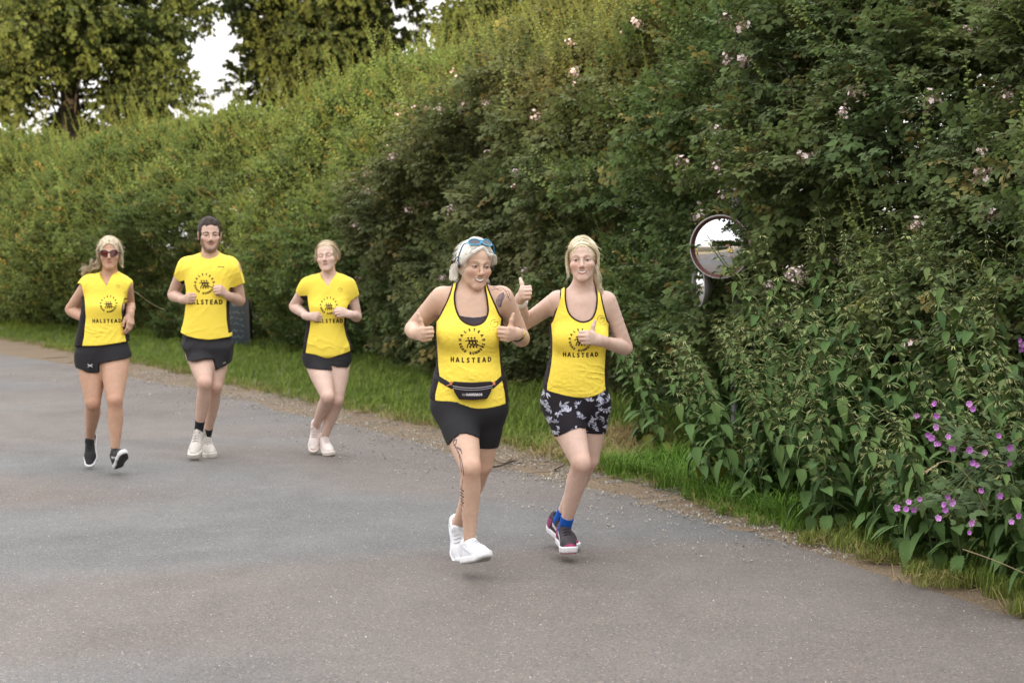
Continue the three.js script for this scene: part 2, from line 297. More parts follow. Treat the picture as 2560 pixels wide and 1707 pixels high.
  structure('far_verge', strip(leftOf(ROAD_EDGE, 6.5), leftOf(ROAD_EDGE, 10.5), 260, 8, (x, z, t) => 0.012 + 0.06 * t - 0.08 * smooth(0.8, 1, t), (x, z) => { const a = 1 + 0.3 * fbm(x, 4, z, 3); return [0.30 * a, 0.235 * a, 0.13 * a]; }), new THREE.MeshStandardMaterial({ vertexColors: true, roughness: 1 }), 'dry grassy edge on the other side of the road', 'verge');

  // loose stones on the gravel and along the edge of the road
  reseed(11);
  const stoneGeo = new THREE.IcosahedronGeometry(1, 0), sp = stoneGeo.getAttribute('position'); for (let i = 0; i < sp.count; i++) { const x = sp.getX(i), y = sp.getY(i), z = sp.getZ(i), k = 0.8 + 0.35 * noise3(x * 2, y * 2, z * 2); sp.setXYZ(i, x * k, y * k * 0.62, z * k); } stoneGeo.computeVertexNormals();
  const M = new THREE.Matrix4(), Q = new THREE.Quaternion(), E = new THREE.Euler(), list = [], cols = [];
  const put = (arr, x, y, z, ex, ey, ez, sx, sy = sx, sz = sx) => { E.set(ex, ey, ez); Q.setFromEuler(E); arr.push(new THREE.Matrix4().compose(V(x, y, z), Q, V(sx, sy, sz))); };
  for (let i = 0; i < 21000; i++) {
    const t = 0.33 + Math.pow(rnd(), 0.8) * 0.42, a = gritLine(t), b = gritOut(t), u = rnd() < 0.07 ? -rnd() * 0.7 : Math.pow(rnd(), 0.8) * 0.9, x = lerp(a.x, b.x, u), z = lerp(a.z, b.z, u), s = 0.003 + 0.008 * Math.pow(rnd(), 3.2);
    if (-z < 7 || -z > 36) continue; if (u > 0 && fbm(x * 2, 7, z * 2, 2) < -0.22) continue;
    put(list, x, Math.max(0.003, -0.014 + 0.05 * u) + s * 0.35, z, rr(0, 6), rr(0, 6), rr(0, 6), s * rr(0.8, 1.4), s, s); const k = u < 0 ? rr(0.26, 0.5) : rr(0.18, 0.44) * (rnd() < 0.12 ? 1.45 : 1); cols.push(lin(k, k * rr(0.86, 0.95), k * rr(0.68, 0.86)));
  }
  for (let i = 0; i < 5200; i++) { const d = 5.5 + 22 * Math.pow(rnd(), 1.6), e = ROAD_EDGE, x = rr(-0.30, 0.27) * d, z = -d, s = 0.0018 + 0.0028 * Math.pow(rnd(), 3); if (x > 2.2 - (d - 8.5) * 0.33) continue; put(list, x, 0.002 + s * 0.5, z, rr(0, 6), rr(0, 6), rr(0, 6), s); const k = rr(0.35, 0.6); cols.push(lin(k, k * 0.94, k * 0.84)); }
  const stones = copies('stones', stoneGeo, new THREE.MeshStandardMaterial({ roughness: 0.9 }), list, scene, cols); stones.name = 'loose_stones'; tag(stones, 'loose pale stones scattered along the road edge', 'gravel', null, 'stuff');
}
// grass
const bladeTuft = (n, h, spread, lean, wide) => {
  const pos = [], idx = [], col = [];
  for (let i = 0; i < n; i++) {
    const a = rr(0, 6.28), r = Math.sqrt(rnd()) * spread, x = Math.cos(a) * r, z = Math.sin(a) * r, l = h * rr(0.55, 1.1), b = rr(0, 6.28), k = lean * rr(0.3, 1.2), w = wide * rr(0.7, 1.2), tx = Math.cos(b), tz = Math.sin(b), c = rr(0.75, 1.2);
    const o = pos.length / 3, px = -tz * w, pz = tx * w;
    pos.push(x - px, 0, z - pz, x + px, 0, z + pz, x + tx * k * l * 0.35 - px * 0.7, l * 0.6, z + tz * k * l * 0.35 - pz * 0.7, x + tx * k * l * 0.35 + px * 0.7, l * 0.6, z + tz * k * l * 0.35 + pz * 0.7, x + tx * k * l, l * (1 - 0.25 * k), z + tz * k * l);
    idx.push(o, o + 1, o + 2, o + 1, o + 3, o + 2, o + 2, o + 3, o + 4); for (let q = 0; q < 5; q++) col.push(c, c, c * 0.9);
  }
  return buffer(pos, idx, { color: col });
};
const nearestOn = (curve, n = 400) => { const p = curve.getSpacedPoints(n); return (x, z) => { let b = 1e9, k = 0; for (let i = 0; i <= n; i++) { const d = (p[i].x - x) ** 2 + (p[i].z - z) ** 2; if (d < b) { b = d; k = i; } } const q = p[Math.min(n - 1, k)], r = p[Math.min(n, k + 1)], tx = r.x - q.x, tz = r.z - q.z, side = tx * (z - q.z) - tz * (x - q.x); return Math.sqrt(b) * (side > 0 ? 1 : -1); }; };
const overGrass = nearestOn(GRASS_EDGE), overHedge = nearestOn(HEDGE_LINE), overRoad = nearestOn(ROAD_EDGE);   // signed distances; which side is positive is read off a known point
const sG = Math.sign(overGrass(3.2, -12)), sH = Math.sign(overHedge(6, -14)), sR = Math.sign(overRoad(3.2, -12));
const vergeHeight = (x, z) => { const t = clamp(overGrass(x, z) * sG / 7, 0, 1); return 0.012 + 0.10 * smooth(0, 0.25, t) + 0.03 * fbm(x * 0.8, 1, z * 0.8, 2) * smooth(0, 0.2, t); };
const leafMat = (o = {}) => new THREE.MeshPhysicalMaterial({ vertexColors: true, side: THREE.DoubleSide, roughness: 0.7, specularIntensity: 0.5, ...o });
{
  reseed(21);
  const mat = leafMat({ roughness: 0.9 }), kinds = [bladeTuft(16, 0.075, 0.045, 0.7, 0.0022), bladeTuft(14, 0.12, 0.05, 0.9, 0.0024), bladeTuft(14, 0.20, 0.06, 1.1, 0.0026), bladeTuft(14, 0.10, 0.08, 2.6, 0.0018)], lists = kinds.map(() => []), cols = kinds.map(() => []);
  const Q = new THREE.Quaternion();
  for (let i = 0; i < 95000; i++) {
    const d = 7.5 + 34 * Math.pow(rnd(), 1.25), x = rr(-0.31, 0.3) * d, z = -d, g = overGrass(x, z) * sG; if (g < (d < 12.5 ? -0.3 : -0.12) || g > 3.4) continue;
    const h = overHedge(x, z) * sH; if (h > 0.35) continue;
    const near = -h, edge = g + (d < 12.5 ? 0.16 : 0) + 0.22 * fbm(x * 2.5, 9, z * 2.5, 3); if (edge < 0.0) continue;
    // dry cut grass in front of the hedge where the bank is bare
    const dry = smooth(0.35, 0.62, 0.62 * Math.exp(-(((x - 0.72) / 0.55) ** 2) - (((d - 15.4) / 1.25) ** 2)) * 1.55 + 0.16 * fbm(x * 2, 3, z * 2, 2));
    if (dry > 0.6 && rnd() < 0.25) continue;
    const lush = d < 14.2 && d > 11 && x > 0.4 ? 1 : 0, rough = near < 0.35 ? 1 : 0;
    let k = rnd() < dry ? 3 : edge < 0.12 ? (rnd() < (d < 12.5 ? 0.2 : 0.5) ? 3 : 0) : lush ? (rnd() < 0.55 ? 2 : 1) : rough ? (rnd() < 0.5 ? 2 : 1) : rnd() < 0.7 ? 0 : 1;
    const s = rr(0.75, 1.3); Q.setFromEuler(new THREE.Euler(rr(-0.15, 0.15), rr(0, 6.28), rr(-0.15, 0.15)));
    lists[k].push(new THREE.Matrix4().compose(V(x, vergeHeight(x, z) - 0.006, z), Q, V(s, s * rr(0.8, 1.15), s)));
    const n = 0.5 + 0.5 * fbm(x * 0.9 + 4, 6, z * 0.9, 3), straw = (k === 3 ? 0.75 : 0.05) * rr(0.6, 1.3) + dry * 0.35 + (edge < 0.2 ? 0.2 : 0), v = rr(0.8, 1.2);
    const c = lin(0.125, 0.205, 0.030).lerp(lin(0.19, 0.235, 0.048), n * 0.6).lerp(lin(0.30, 0.22, 0.10), clamp(straw, 0, 0.95)).multiplyScalar(v); if (lush && k !== 3) c.lerp(lin(0.10, 0.25, 0.025), 0.6); cols[k].push(c);
  }
  const names = ['short_grass', 'grass', 'long_grass', 'dry_grass'], labels = ['short green grass on the bank below the hedge', 'green grass tufts on the bank', 'longer bright green grass beside the nettles', 'dry straw-coloured cut grass on the bank'];
  kinds.forEach((g, i) => { const m = copies(names[i], g, mat, lists[i], scene, cols[i]); tag(m, labels[i], 'grass', null, 'stuff'); });
}
// ---------------------------------------------------------------- foliage
/* one leaf: folded along the midrib, tip bent; list of outline half-widths */
function addLeaf(out, at0, dir, up, len, wid, o = {}) {
  const D = dir.clone().normalize(), S = D.clone().cross(up).normalize(), N = S.clone().cross(D), prof = o.profile ?? [[0, 0.0], [0.35, 1], [0.7, 0.62], [1, 0]], fold = o.fold ?? 0.25, bend = o.bend ?? 0.3, c = o.color ?? [1, 1, 1], b = out.pos.length / 3;
  prof.forEach(([t, w]) => { const base = at0.clone().addScaledVector(D, len * t).addScaledVector(N, -bend * len * t * t), y = wid * w; for (const s of [-1, 0, 1]) { const p = base.clone().addScaledVector(S, s * y).addScaledVector(N, Math.abs(s) * y * fold); out.pos.push(p.x, p.y, p.z); out.col.push(...c); } });
  for (let i = 0; i < prof.length - 1; i++) { const p = b + i * 3; for (const k of [0, 1]) { if (prof[i][1] > 0 || prof[i + 1][1] > 0) { if (prof[i][1] > 0) out.idx.push(p + k, p + k + 1, p + k + 3); if (prof[i + 1][1] > 0) out.idx.push(p + k + 1, p + k + 4, p + k + 3); } } }
}
const leafSet = () => ({ pos: [], idx: [], col: [] });
const leafGeometry = (o) => buffer(o.pos, o.idx, { color: o.col });
function addTwig(out, pts, r, c) { const g = new THREE.TubeGeometry(new THREE.CatmullRomCurve3(pts), Math.max(3, pts.length * 2), r, 3, false), p = g.getAttribute('position'), b = out.pos.length / 3; for (let i = 0; i < p.count; i++) { out.pos.push(p.getX(i), p.getY(i), p.getZ(i)); out.col.push(...c); } for (const v of g.getIndex().array) out.idx.push(v + b); }
const rv = (k = 1) => V(gauss(), gauss(), gauss()).multiplyScalar(k);
const TWIG = [1.1, 0.75, 0.7];
function hawthornSpray(n, len, leaf) {
  const o = leafSet(), end = V(rr(-0.05, 0.05), rr(-0.04, 0.05), len), midp = end.clone().multiplyScalar(0.5).add(V(0, 0.02, 0)); addTwig(o, [V(), midp, end], 0.0018, TWIG);
  for (let i = 0; i < n; i++) { const t = rr(0.12, 1), p = V().lerp(end, t).addScaledVector(V(0, 0.02, 0), 4 * t * (1 - t)), d = rv().add(V(0, 0.25, 0.6)).normalize(), s = rr(0.7, 1.25), v = rr(0.75, 1.25); addLeaf(o, p, d, rv(0.5).add(V(0, 1, 0)).normalize(), leaf * s, leaf * 0.42 * s, { profile: [[0, 0.05], [0.3, 0.75], [0.5, 0.7], [0.62, 1], [0.8, 0.65], [1, 0.12]], fold: 0.2, color: [v, v * rr(0.95, 1.05), v * 0.9] }); }
  return leafGeometry(o);
}
function brambleSpray(n, len, leaf) {
  const o = leafSet(), end = V(rr(-0.05, 0.05), -0.06, len); addTwig(o, [V(), V(0, 0.03, len * 0.5), end], 0.0025, [1.2, 0.8, 0.7]);
  for (let i = 0; i < n; i++) { const t = (i + 0.5) / n, p = V().lerp(end, t).add(V(0, 0.03 * 4 * t * (1 - t), 0)), d = V((i % 2 ? 1 : -1) * rr(0.5, 1), rr(-0.3, 0.3), rr(0.3, 0.9)).normalize(), st = p.clone().addScaledVector(d, 0.04), v = rr(0.8, 1.2), up = rv(0.35).add(V(0, 1, 0.35)).normalize(), side = d.clone().cross(up).normalize(); for (const [a, s] of [[0, 1], [1.15, 0.82], [-1.15, 0.82]]) addLeaf(o, st, d.clone().multiplyScalar(Math.cos(a)).addScaledVector(side, Math.sin(a)), up, leaf * s, leaf * 0.36 * s, { profile: [[0, 0.15], [0.25, 0.85], [0.55, 1], [0.8, 0.6], [1, 0]], fold: 0.28, bend: 0.35, color: [v, v, v * 0.95] }); }
  return leafGeometry(o);
}
function shootSpray(len, n, leaf) {
  const o = leafSet(), e = V(rr(-0.1, 0.1), len, rr(-0.05, 0.15)); addTwig(o, [V(), V(0, len * 0.5, 0.02), e], 0.003, [1.3, 1.0, 0.7]);
  for (let i = 0; i < n; i++) { const t = 0.08 + 0.92 * i / n, p = V().lerp(e, t), a = i * 2.4, d = V(Math.cos(a), rr(0.2, 0.8), Math.sin(a)).normalize(), s = lerp(1.15, 0.5, t) * rr(0.8, 1.2), v = rr(0.85, 1.25); addLeaf(o, p, d, V(0, 1, 0), leaf * s, leaf * 0.4 * s, { profile: [[0, 0.1], [0.35, 0.9], [0.65, 0.9], [1, 0.05]], color: [v, v, v * 0.85] }); }
  return leafGeometry(o);
}
function roundSpray(n, len, leaf) {                                 // rounder, flatter leaves: dogwood and ivy among the thorn
  const o = leafSet(), e = V(0, rr(-0.03, 0.03), len); addTwig(o, [V(), V(0, 0.02, len / 2), e], 0.002, TWIG);
  for (let i = 0; i < n; i++) { const t = rr(0.1, 1), p = V().lerp(e, t), d = rv().add(V(0, -0.1, 0.7)).normalize(), s = rr(0.7, 1.2), v = rr(0.8, 1.2); addLeaf(o, p, d, rv(0.4).add(V(0, 1, 0.4)).normalize(), leaf * s, leaf * 0.4 * s, { profile: [[0, 0.2], [0.25, 0.9], [0.55, 1], [0.82, 0.6], [1, 0]], fold: 0.15, bend: 0.25, color: [v, v, v] }); }
  return leafGeometry(o);
}
reseed(31);
const SPRAYS = {
  thorn: [hawthornSpray(15, 0.2, 0.042), hawthornSpray(18, 0.22, 0.046), hawthornSpray(13, 0.17, 0.038)],
  bramble: [brambleSpray(5, 0.26, 0.066), brambleSpray(6, 0.3, 0.07)],
  round: [roundSpray(11, 0.18, 0.05), roundSpray(12, 0.2, 0.055)],
  shoot: [shootSpray(0.55, 22, 0.04), shootSpray(0.75, 28, 0.042), shootSpray(0.4, 18, 0.036)],
};
const HEDGE_PTS = HEDGE_LINE.getSpacedPoints(600), HEDGE_LEN = HEDGE_LINE.getLength();
const PROFILE = [[0, -0.15], [0.35, 0.12], [0.9, 0.3], [1.5, 0.32], [2.1, 0.2], [2.7, -0.05], [3.2, -0.4], [3.55, -0.85], [3.75, -1.35], [3.78, -1.9]];
const profileAt = (t) => { const u = clamp(t, 0, 1) * (PROFILE.length - 1), i = Math.min(PROFILE.length - 2, Math.floor(u)), f = u - i; return [lerp(PROFILE[i][0], PROFILE[i + 1][0], f), lerp(PROFILE[i][1], PROFILE[i + 1][1], f)]; };
/* point on the hedge: s along it (0 right end .. 1 far end), t up its face, deep metres inside */
function hedgePoint(s, t, deep) {
  const u = clamp(s, 0, 1) * 600, i = Math.min(599, Math.floor(u)), a = HEDGE_PTS[i], b = HEDGE_PTS[i + 1], x = lerp(a.x, b.x, u - i), z = lerp(a.z, b.z, u - i), tx = b.x - a.x, tz = b.z - a.z, l = Math.hypot(tx, tz); let nx = -tz / l, nz = tx / l; if (nx > 0) { nx = -nx; nz = -nz; }
  const [h0, o0] = profileAt(t), tall = 1.03 + 0.16 * fbm(s * 14, 2, 1, 3) + 0.05 * Math.exp(-(((s - 0.33) / 0.12) ** 2)), h = h0 * tall * lerp(1, 0.89, smooth(0.42, 0.7, s)), q = fbm(x * 0.6, h * 0.7, z * 0.6, 2) * 1.25 + fbm(x * 1.7, h * 1.7, z * 1.7, 3) * 0.75;
  const [h1, o1] = profileAt(t + 0.02), sl = Math.atan2(h1 - h0, -(o1 - o0) || 1e-6), up = Math.max(0.05, Math.cos(sl) * 1), out = Math.max(0, Math.sin(sl)), d = o0 + (q - deep) * (0.35 + 0.65 * out), hh = h + (q - deep) * (1 - out) * 0.7;
  return { p: V(x + nx * d, Math.max(0.03, hh) + 0.02, z + nz * d), n: V(nx * out, 1 - out + 0.15, nz * out).normalize(), s, h: hh, q };
}
/* the hedge has been cut back round the traffic mirror */
const MIRROR_AT = at(1803, 617, 14.45), hidesMirror = (p) => { if (p.z < MIRROR_AT.z - 0.12) return false; const k = (14.45) / -p.z, x = p.x * k - MIRROR_AT.x, y = (p.y - EYE) * k + EYE - MIRROR_AT.y; if ((x + 0.16) ** 2 + (y + 0.3) ** 2 < 0.17 ** 2) return true; return x * x + y * y < 0.47 ** 2 && x < 0.27 + 0.06 * noise3(p.x * 9, p.y * 9, 1) - 0.3 * Math.min(0, y); };
const G1 = lin(0.062, 0.098, 0.026);
const SHRUBS = [   // [name, label, category, from, to, mix of sprays, colours]
  ['hawthorn_bush', 'dark hawthorn bush at the end of the hedge above the purple mallow', 'bush', 0.10, 0.165, { thorn: 0.5, round: 0.35, bramble: 0.15 }, [[0.052, 0.084, 0.027], [0.080, 0.112, 0.030]]],
  ['bramble_bush', 'bramble bush covered in faded pink blossom above the nettles', 'bush', 0.165, 0.245, { bramble: 0.5, round: 0.25, thorn: 0.25 }, [[0.056, 0.086, 0.030], [0.090, 0.110, 0.036]]],
  ['dogwood_bush', 'dark green leafy bush in the hedge behind the traffic mirror', 'bush', 0.245, 0.31, { round: 0.45, thorn: 0.4, bramble: 0.15 }, [[0.052, 0.086, 0.029], [0.082, 0.114, 0.033]]],
  ['bramble_bush', 'brownish bramble bush in the hedge between the two groups of runners', 'bush', 0.31, 0.42, { bramble: 0.45, thorn: 0.4, round: 0.15 }, [[0.060, 0.088, 0.031], [0.102, 0.104, 0.042]]],
  ['hawthorn_bush', 'green hawthorn bush in the hedge behind the runner with closed eyes', 'bush', 0.42, 0.50, { thorn: 0.75, round: 0.25 }, [[0.056, 0.092, 0.027], [0.086, 0.116, 0.034]]],
  ['hawthorn_bush', 'yellowish hawthorn bush in the hedge behind the bearded runner', 'bush', 0.50, 0.59, { thorn: 0.85, round: 0.15 }, [[0.056, 0.088, 0.026], [0.088, 0.114, 0.034]]],
  ['hawthorn_bush', 'far hawthorn bush in the hedge behind the runner in sunglasses', 'bush', 0.59, 0.76, { thorn: 0.9, round: 0.1 }, [[0.052, 0.086, 0.026], [0.084, 0.112, 0.034]]],
];
const caneMat = new THREE.MeshStandardMaterial({ color: lin(0.19, 0.20, 0.09), roughness: 0.9 });
/* clusters of faded bramble flowers: five-petalled pale ones and brown finished ones on one stalk */
function blossomGeometry(size, faded) {
  const o = leafSet(), n = 26;
  for (let i = 0; i < n; i++) {
    const c = rv().multiply(V(size, size * 0.8, size)).multiplyScalar(0.55), f = c.clone().normalize().add(V(0, 0.3, 0.4)).normalize(), u = f.clone().cross(V(0.2, 1, 0.1)).normalize(), w = f.clone().cross(u), open = rnd() > faded, k = rr(0.8, 1.1), col = open ? [0.70 * k, 0.56 * k, 0.54 * k] : [0.28 * k, 0.19 * k, 0.115 * k], r = open ? 0.012 : 0.007;
    addTwig(o, [c.clone().multiplyScalar(0.15).add(V(0, -0.01, -0.02)), c], 0.0012, [0.17, 0.15, 0.08]);
    for (let j = 0; j < 5; j++) { const a = j * 1.2566 + i; addLeaf(o, c, u.clone().multiplyScalar(Math.cos(a)).addScaledVector(w, Math.sin(a)).addScaledVector(f, open ? 0.25 : 0.9), f, r * rr(0.85, 1.15), r * 0.42, { profile: [[0, 0.2], [0.55, 1], [1, 0.5]], bend: 0.1, fold: 0.1, color: col }); }
  }
  return leafGeometry(o);
}
const petalMat = leafMat({ roughness: 0.9 });
const BLOSSOM = [0.35, 0.6, 0.85].flatMap((f, i) => { reseed(60 + i); return [blossomGeometry(0.055, f), blossomGeometry(0.08, f)]; });
function blossom(root, s0, s1, n) { for (let i = 0; i < n; i++) { const t = rr(0.2, 0.82), H = hedgePoint(rr(s0, s1), t, -0.05); if (H.p.z > -8 || hidesMirror(H.p)) continue; const m = mesh('blossom_cluster', BLOSSOM[Math.floor(rnd() * 6)], petalMat, root); m.position.copy(H.p).sub(root.position).addScaledVector(H.n, 0.13); m.rotation.set(rr(-0.4, 0.4), rr(0, 6), rr(-0.4, 0.4)); m.scale.setScalar(rr(0.8, 1.7)); } }
{
  const mat = leafMat({ roughness: 1, specularIntensity: 0.3, transmission: 0.4, thickness: 0 }), bark = new THREE.MeshStandardMaterial({ color: lin(0.07, 0.05, 0.035), roughness: 1 });
  reseed(41);
  SHRUBS.forEach(([name, label, cat, s0, s1, mix, pal], b) => {
    const base = hedgePoint((s0 + s1) / 2, 0, 0.3).p, root = thing(name, label, cat, [base.x, 0, base.z], 'bushes grown together into the roadside hedge');
    const length = (s1 - s0) * HEDGE_LEN, near = b < 4, count = Math.round(length * (near ? 5200 : 4000)), lists = {}, cols = {};
    const A = lin(...pal[0]), B = lin(...pal[1]), Z = V(0, 0, 1), q1 = new THREE.Quaternion(), q2 = new THREE.Quaternion();
    for (let i = 0; i < count; i++) {
      const t = Math.pow(rnd(), 0.92), deep = Math.pow(rnd(), 1.5) * 1.1, s = rr(s0, s1) + 0.03 * gauss() * rnd(), H = hedgePoint(s, t, deep);
      if (H.p.z > -6.2 || hidesMirror(H.p)) continue; if (fbm(H.p.x * 1.9 + 5, H.p.y * 1.9, H.p.z * 1.9, 2) < -0.38 && deep < 0.3) continue;
      let r = rnd(), kind = 'thorn'; for (const [k, w] of Object.entries(mix)) { if (r < w) { kind = k; break; } r -= w; }
      if (deep < 0.25 && rnd() < (t > 0.6 ? (near ? 0.12 : 0.06) : 0.03)) kind = 'shoot';
      const v = Math.floor(rnd() * SPRAYS[kind].length), key = kind + v, d = kind === 'shoot' ? H.n.clone().multiplyScalar(rr(0.0, 0.8)).add(V(rr(-0.5, 0.5), rr(0.4, 1), rr(-0.5, 0.5))) : H.n.clone().add(rv(0.55)).add(V(0, kind === 'bramble' ? -0.05 : 0.15, 0)); d.normalize();
      q1.setFromUnitVectors(kind === 'shoot' ? V(0, 1, 0) : Z, d); q2.setFromAxisAngle(d, rr(-0.7, 0.7)); if (kind !== 'shoot') q1.premultiply(q2);
      const sc = rr(0.8, 1.25) * (near ? 0.76 : 0.88) * (kind === 'shoot' ? 1.25 : 1); (lists[key] ??= []).push(new THREE.Matrix4().compose(H.p.clone().sub(root.position).addScaledVector(H.n, -0.06), q1.clone(), V(sc, sc, sc)));
      const n = 0.5 + 0.9 * fbm(H.p.x * 1.1, H.p.y * 1.1 + 7, H.p.z * 1.1, 3), c = A.clone().lerp(B, clamp(n, 0, 1)); if (rnd() < 0.06) c.lerp(lin(0.20, 0.15, 0.05), rr(0.3, 0.8)); if (kind === 'shoot') c.lerp(lin(0.115, 0.15, 0.042), 0.6); c.multiplyScalar(rr(1.35, 2.05)); (cols[key] ??= []).push(c);
    }
    for (const key of Object.keys(lists)) copies('foliage', SPRAYS[key.replace(/\d/, '')][+key.slice(-1)], mat, lists[key], root, cols[key]);
    // stems and the tangle of bare twigs inside
    const geo = []; for (let i = 0; i < length * 5; i++) { const s = rr(s0, s1), p0 = hedgePoint(s, 0, rr(0.7, 1.5)).p, p2 = hedgePoint(s + rr(-0.02, 0.02), rr(0.25, 0.75), rr(0.3, 0.7)).p, p1 = p0.clone().lerp(p2, 0.5).add(rv(0.12)); p0.y = 0; if (p2.z > -6) continue; const g = new THREE.TubeGeometry(new THREE.CatmullRomCurve3([p0, p1, p2].map((p) => p.sub(root.position))), 6, rr(0.006, 0.02), 4); geo.push(g); }
    if (geo.length) { const m = mesh('stems', mergeGeometries(geo), bark, root); m.userData.kind = 'stuff'; }
    // long bare canes arching out of the hedge
    for (let i = 0; i < length * (near ? 1.0 : 0.5); i++) { const H = hedgePoint(rr(s0, s1), rr(0.3, 0.85), 0.1); if (H.p.z > -8) continue; const up = rnd() < 0.5, L = rr(0.35, 0.8), a = H.p.clone().sub(root.position), side = V(H.n.z, 0, -H.n.x).multiplyScalar(rr(-1, 1)), e = a.clone().addScaledVector(H.n, L * 0.35).addScaledVector(side, L * 0.6).add(V(0, up ? L * 0.7 : -L * 0.5, 0)), m1 = a.clone().lerp(e, 0.5).add(V(0, 0.15, 0)); mesh('cane', new THREE.TubeGeometry(new THREE.CatmullRomCurve3([a, m1, e]), 8, rr(0.003, 0.005), 4), [bark, caneMat][rnd() < 0.6 ? 1 : 0], root); }
    if (mix.bramble >= 0.4) blossom(root, s0, s1, b === 1 ? 64 : 44);
  });
}
// ---------------------------------------------------------------- trees behind the hedge and across the fields
reseed(71);
const TREE_SPRAYS = [0, 1, 2].map(() => { const o = leafSet(); addTwig(o, [V(), V(0, 0.02, 0.2), V(0.03, -0.02, 0.42)], 0.004, [0.7, 0.5, 0.4]); for (let i = 0; i < 16; i++) { const t = rr(0.1, 1), p = V(0.03 * t, 0, 0.42 * t), d = rv().add(V(0, -0.25, 0.55)).normalize(), v = rr(0.75, 1.25); addLeaf(o, p, d, rv(0.4).add(V(0, 1, 0)).normalize(), rr(0.08, 0.13), rr(0.035, 0.052), { profile: [[0, 0.1], [0.35, 1], [0.7, 0.7], [1, 0]], fold: 0.2, color: [v, v, v * 0.9] }); } return leafGeometry(o); });
function tree(name, label, x, z, o) {
  const root = thing(name, label, 'tree', [x, -0.05, z], o.group), bark = new THREE.MeshStandardMaterial({ color: lin(0.06, 0.048, 0.036), roughness: 1 }), mat = leafMat({ roughness: 1, specularIntensity: 0.3, transmission: o.group ? 0 : 0.4, thickness: 0 });
  const [rx, ry, rz] = o.r, cy = o.cy, limbs = [], lists = [[], [], []], cols = [[], [], []], A = lin(...o.pal[0]), B = lin(...o.pal[1]), q = new THREE.Quaternion(), q2 = new THREE.Quaternion();
  const trunk = new THREE.TubeGeometry(new THREE.CatmullRomCurve3([V(0, 0, 0), V(0.1, cy * 0.4, 0.05), V(-0.1, cy * 0.8, 0), V(0, cy + ry * 0.5, 0.1)]), 12, o.trunk ?? 0.25, 8); const tp = trunk.getAttribute('position'); for (let i = 0; i < tp.count; i++) { const y = tp.getY(i), k = 1.25 - 0.95 * clamp(y / (cy + ry * 0.5), 0, 1); tp.setX(i, tp.getX(i) * k); tp.setZ(i, tp.getZ(i) * k); } trunk.computeVertexNormals();
  mesh('trunk', trunk, bark, root);
  for (let k = 0; k < o.clumps; k++) {
    const a = k * 2.399 + rr(-0.4, 0.4), u = rr(-0.85, 1), sh = Math.sqrt(Math.max(0, 1 - u * u)), rad = Math.cbrt(rr(0.05, 1)), c = V(Math.cos(a) * sh * rx * rad, cy + u * ry * rad, Math.sin(a) * sh * rz * rad), cr = rr(0.55, 1.0) * (o.clump ?? 0.75), tone = rr(0, 1);
    const p0 = V(0, Math.max(cy * 0.35, c.y * 0.62), 0); if (k % 3 === 0) limbs.push(new THREE.TubeGeometry(new THREE.CatmullRomCurve3([p0, p0.clone().lerp(c, 0.55).add(V(0, 0.25, 0)), c]), 6, rr(0.012, 0.026) * (o.limb ?? 1), 5));
    for (let i = 0; i < o.per; i++) {
      const d = rv().normalize(), p = c.clone().add(d.clone().multiply(V(cr, cr * 0.72, cr)).multiplyScalar(Math.cbrt(rnd()))), v = Math.floor(rnd() * 3), dir = d.clone().add(rv(0.4)).add(V(0, -0.1, 0)).normalize(); q.setFromUnitVectors(V(0, 0, 1), dir); q2.setFromAxisAngle(dir, rr(-0.8, 0.8)); q.premultiply(q2);
      const s = rr(0.75, 1.2) * (o.scale ?? 1); lists[v].push(new THREE.Matrix4().compose(p, q.clone(), V(s, s, s))); cols[v].push(A.clone().lerp(B, clamp(tone * 0.6 + rr(0, 0.4), 0, 1)).multiplyScalar(rr(0.8, 1.2)));
    }
  }
  const lm = mesh('limbs', mergeGeometries(limbs), bark, root); lm.userData.kind = 'stuff';
  lists.forEach((l, i) => copies('crown', TREE_SPRAYS[i], mat, l, root, cols[i]));
}
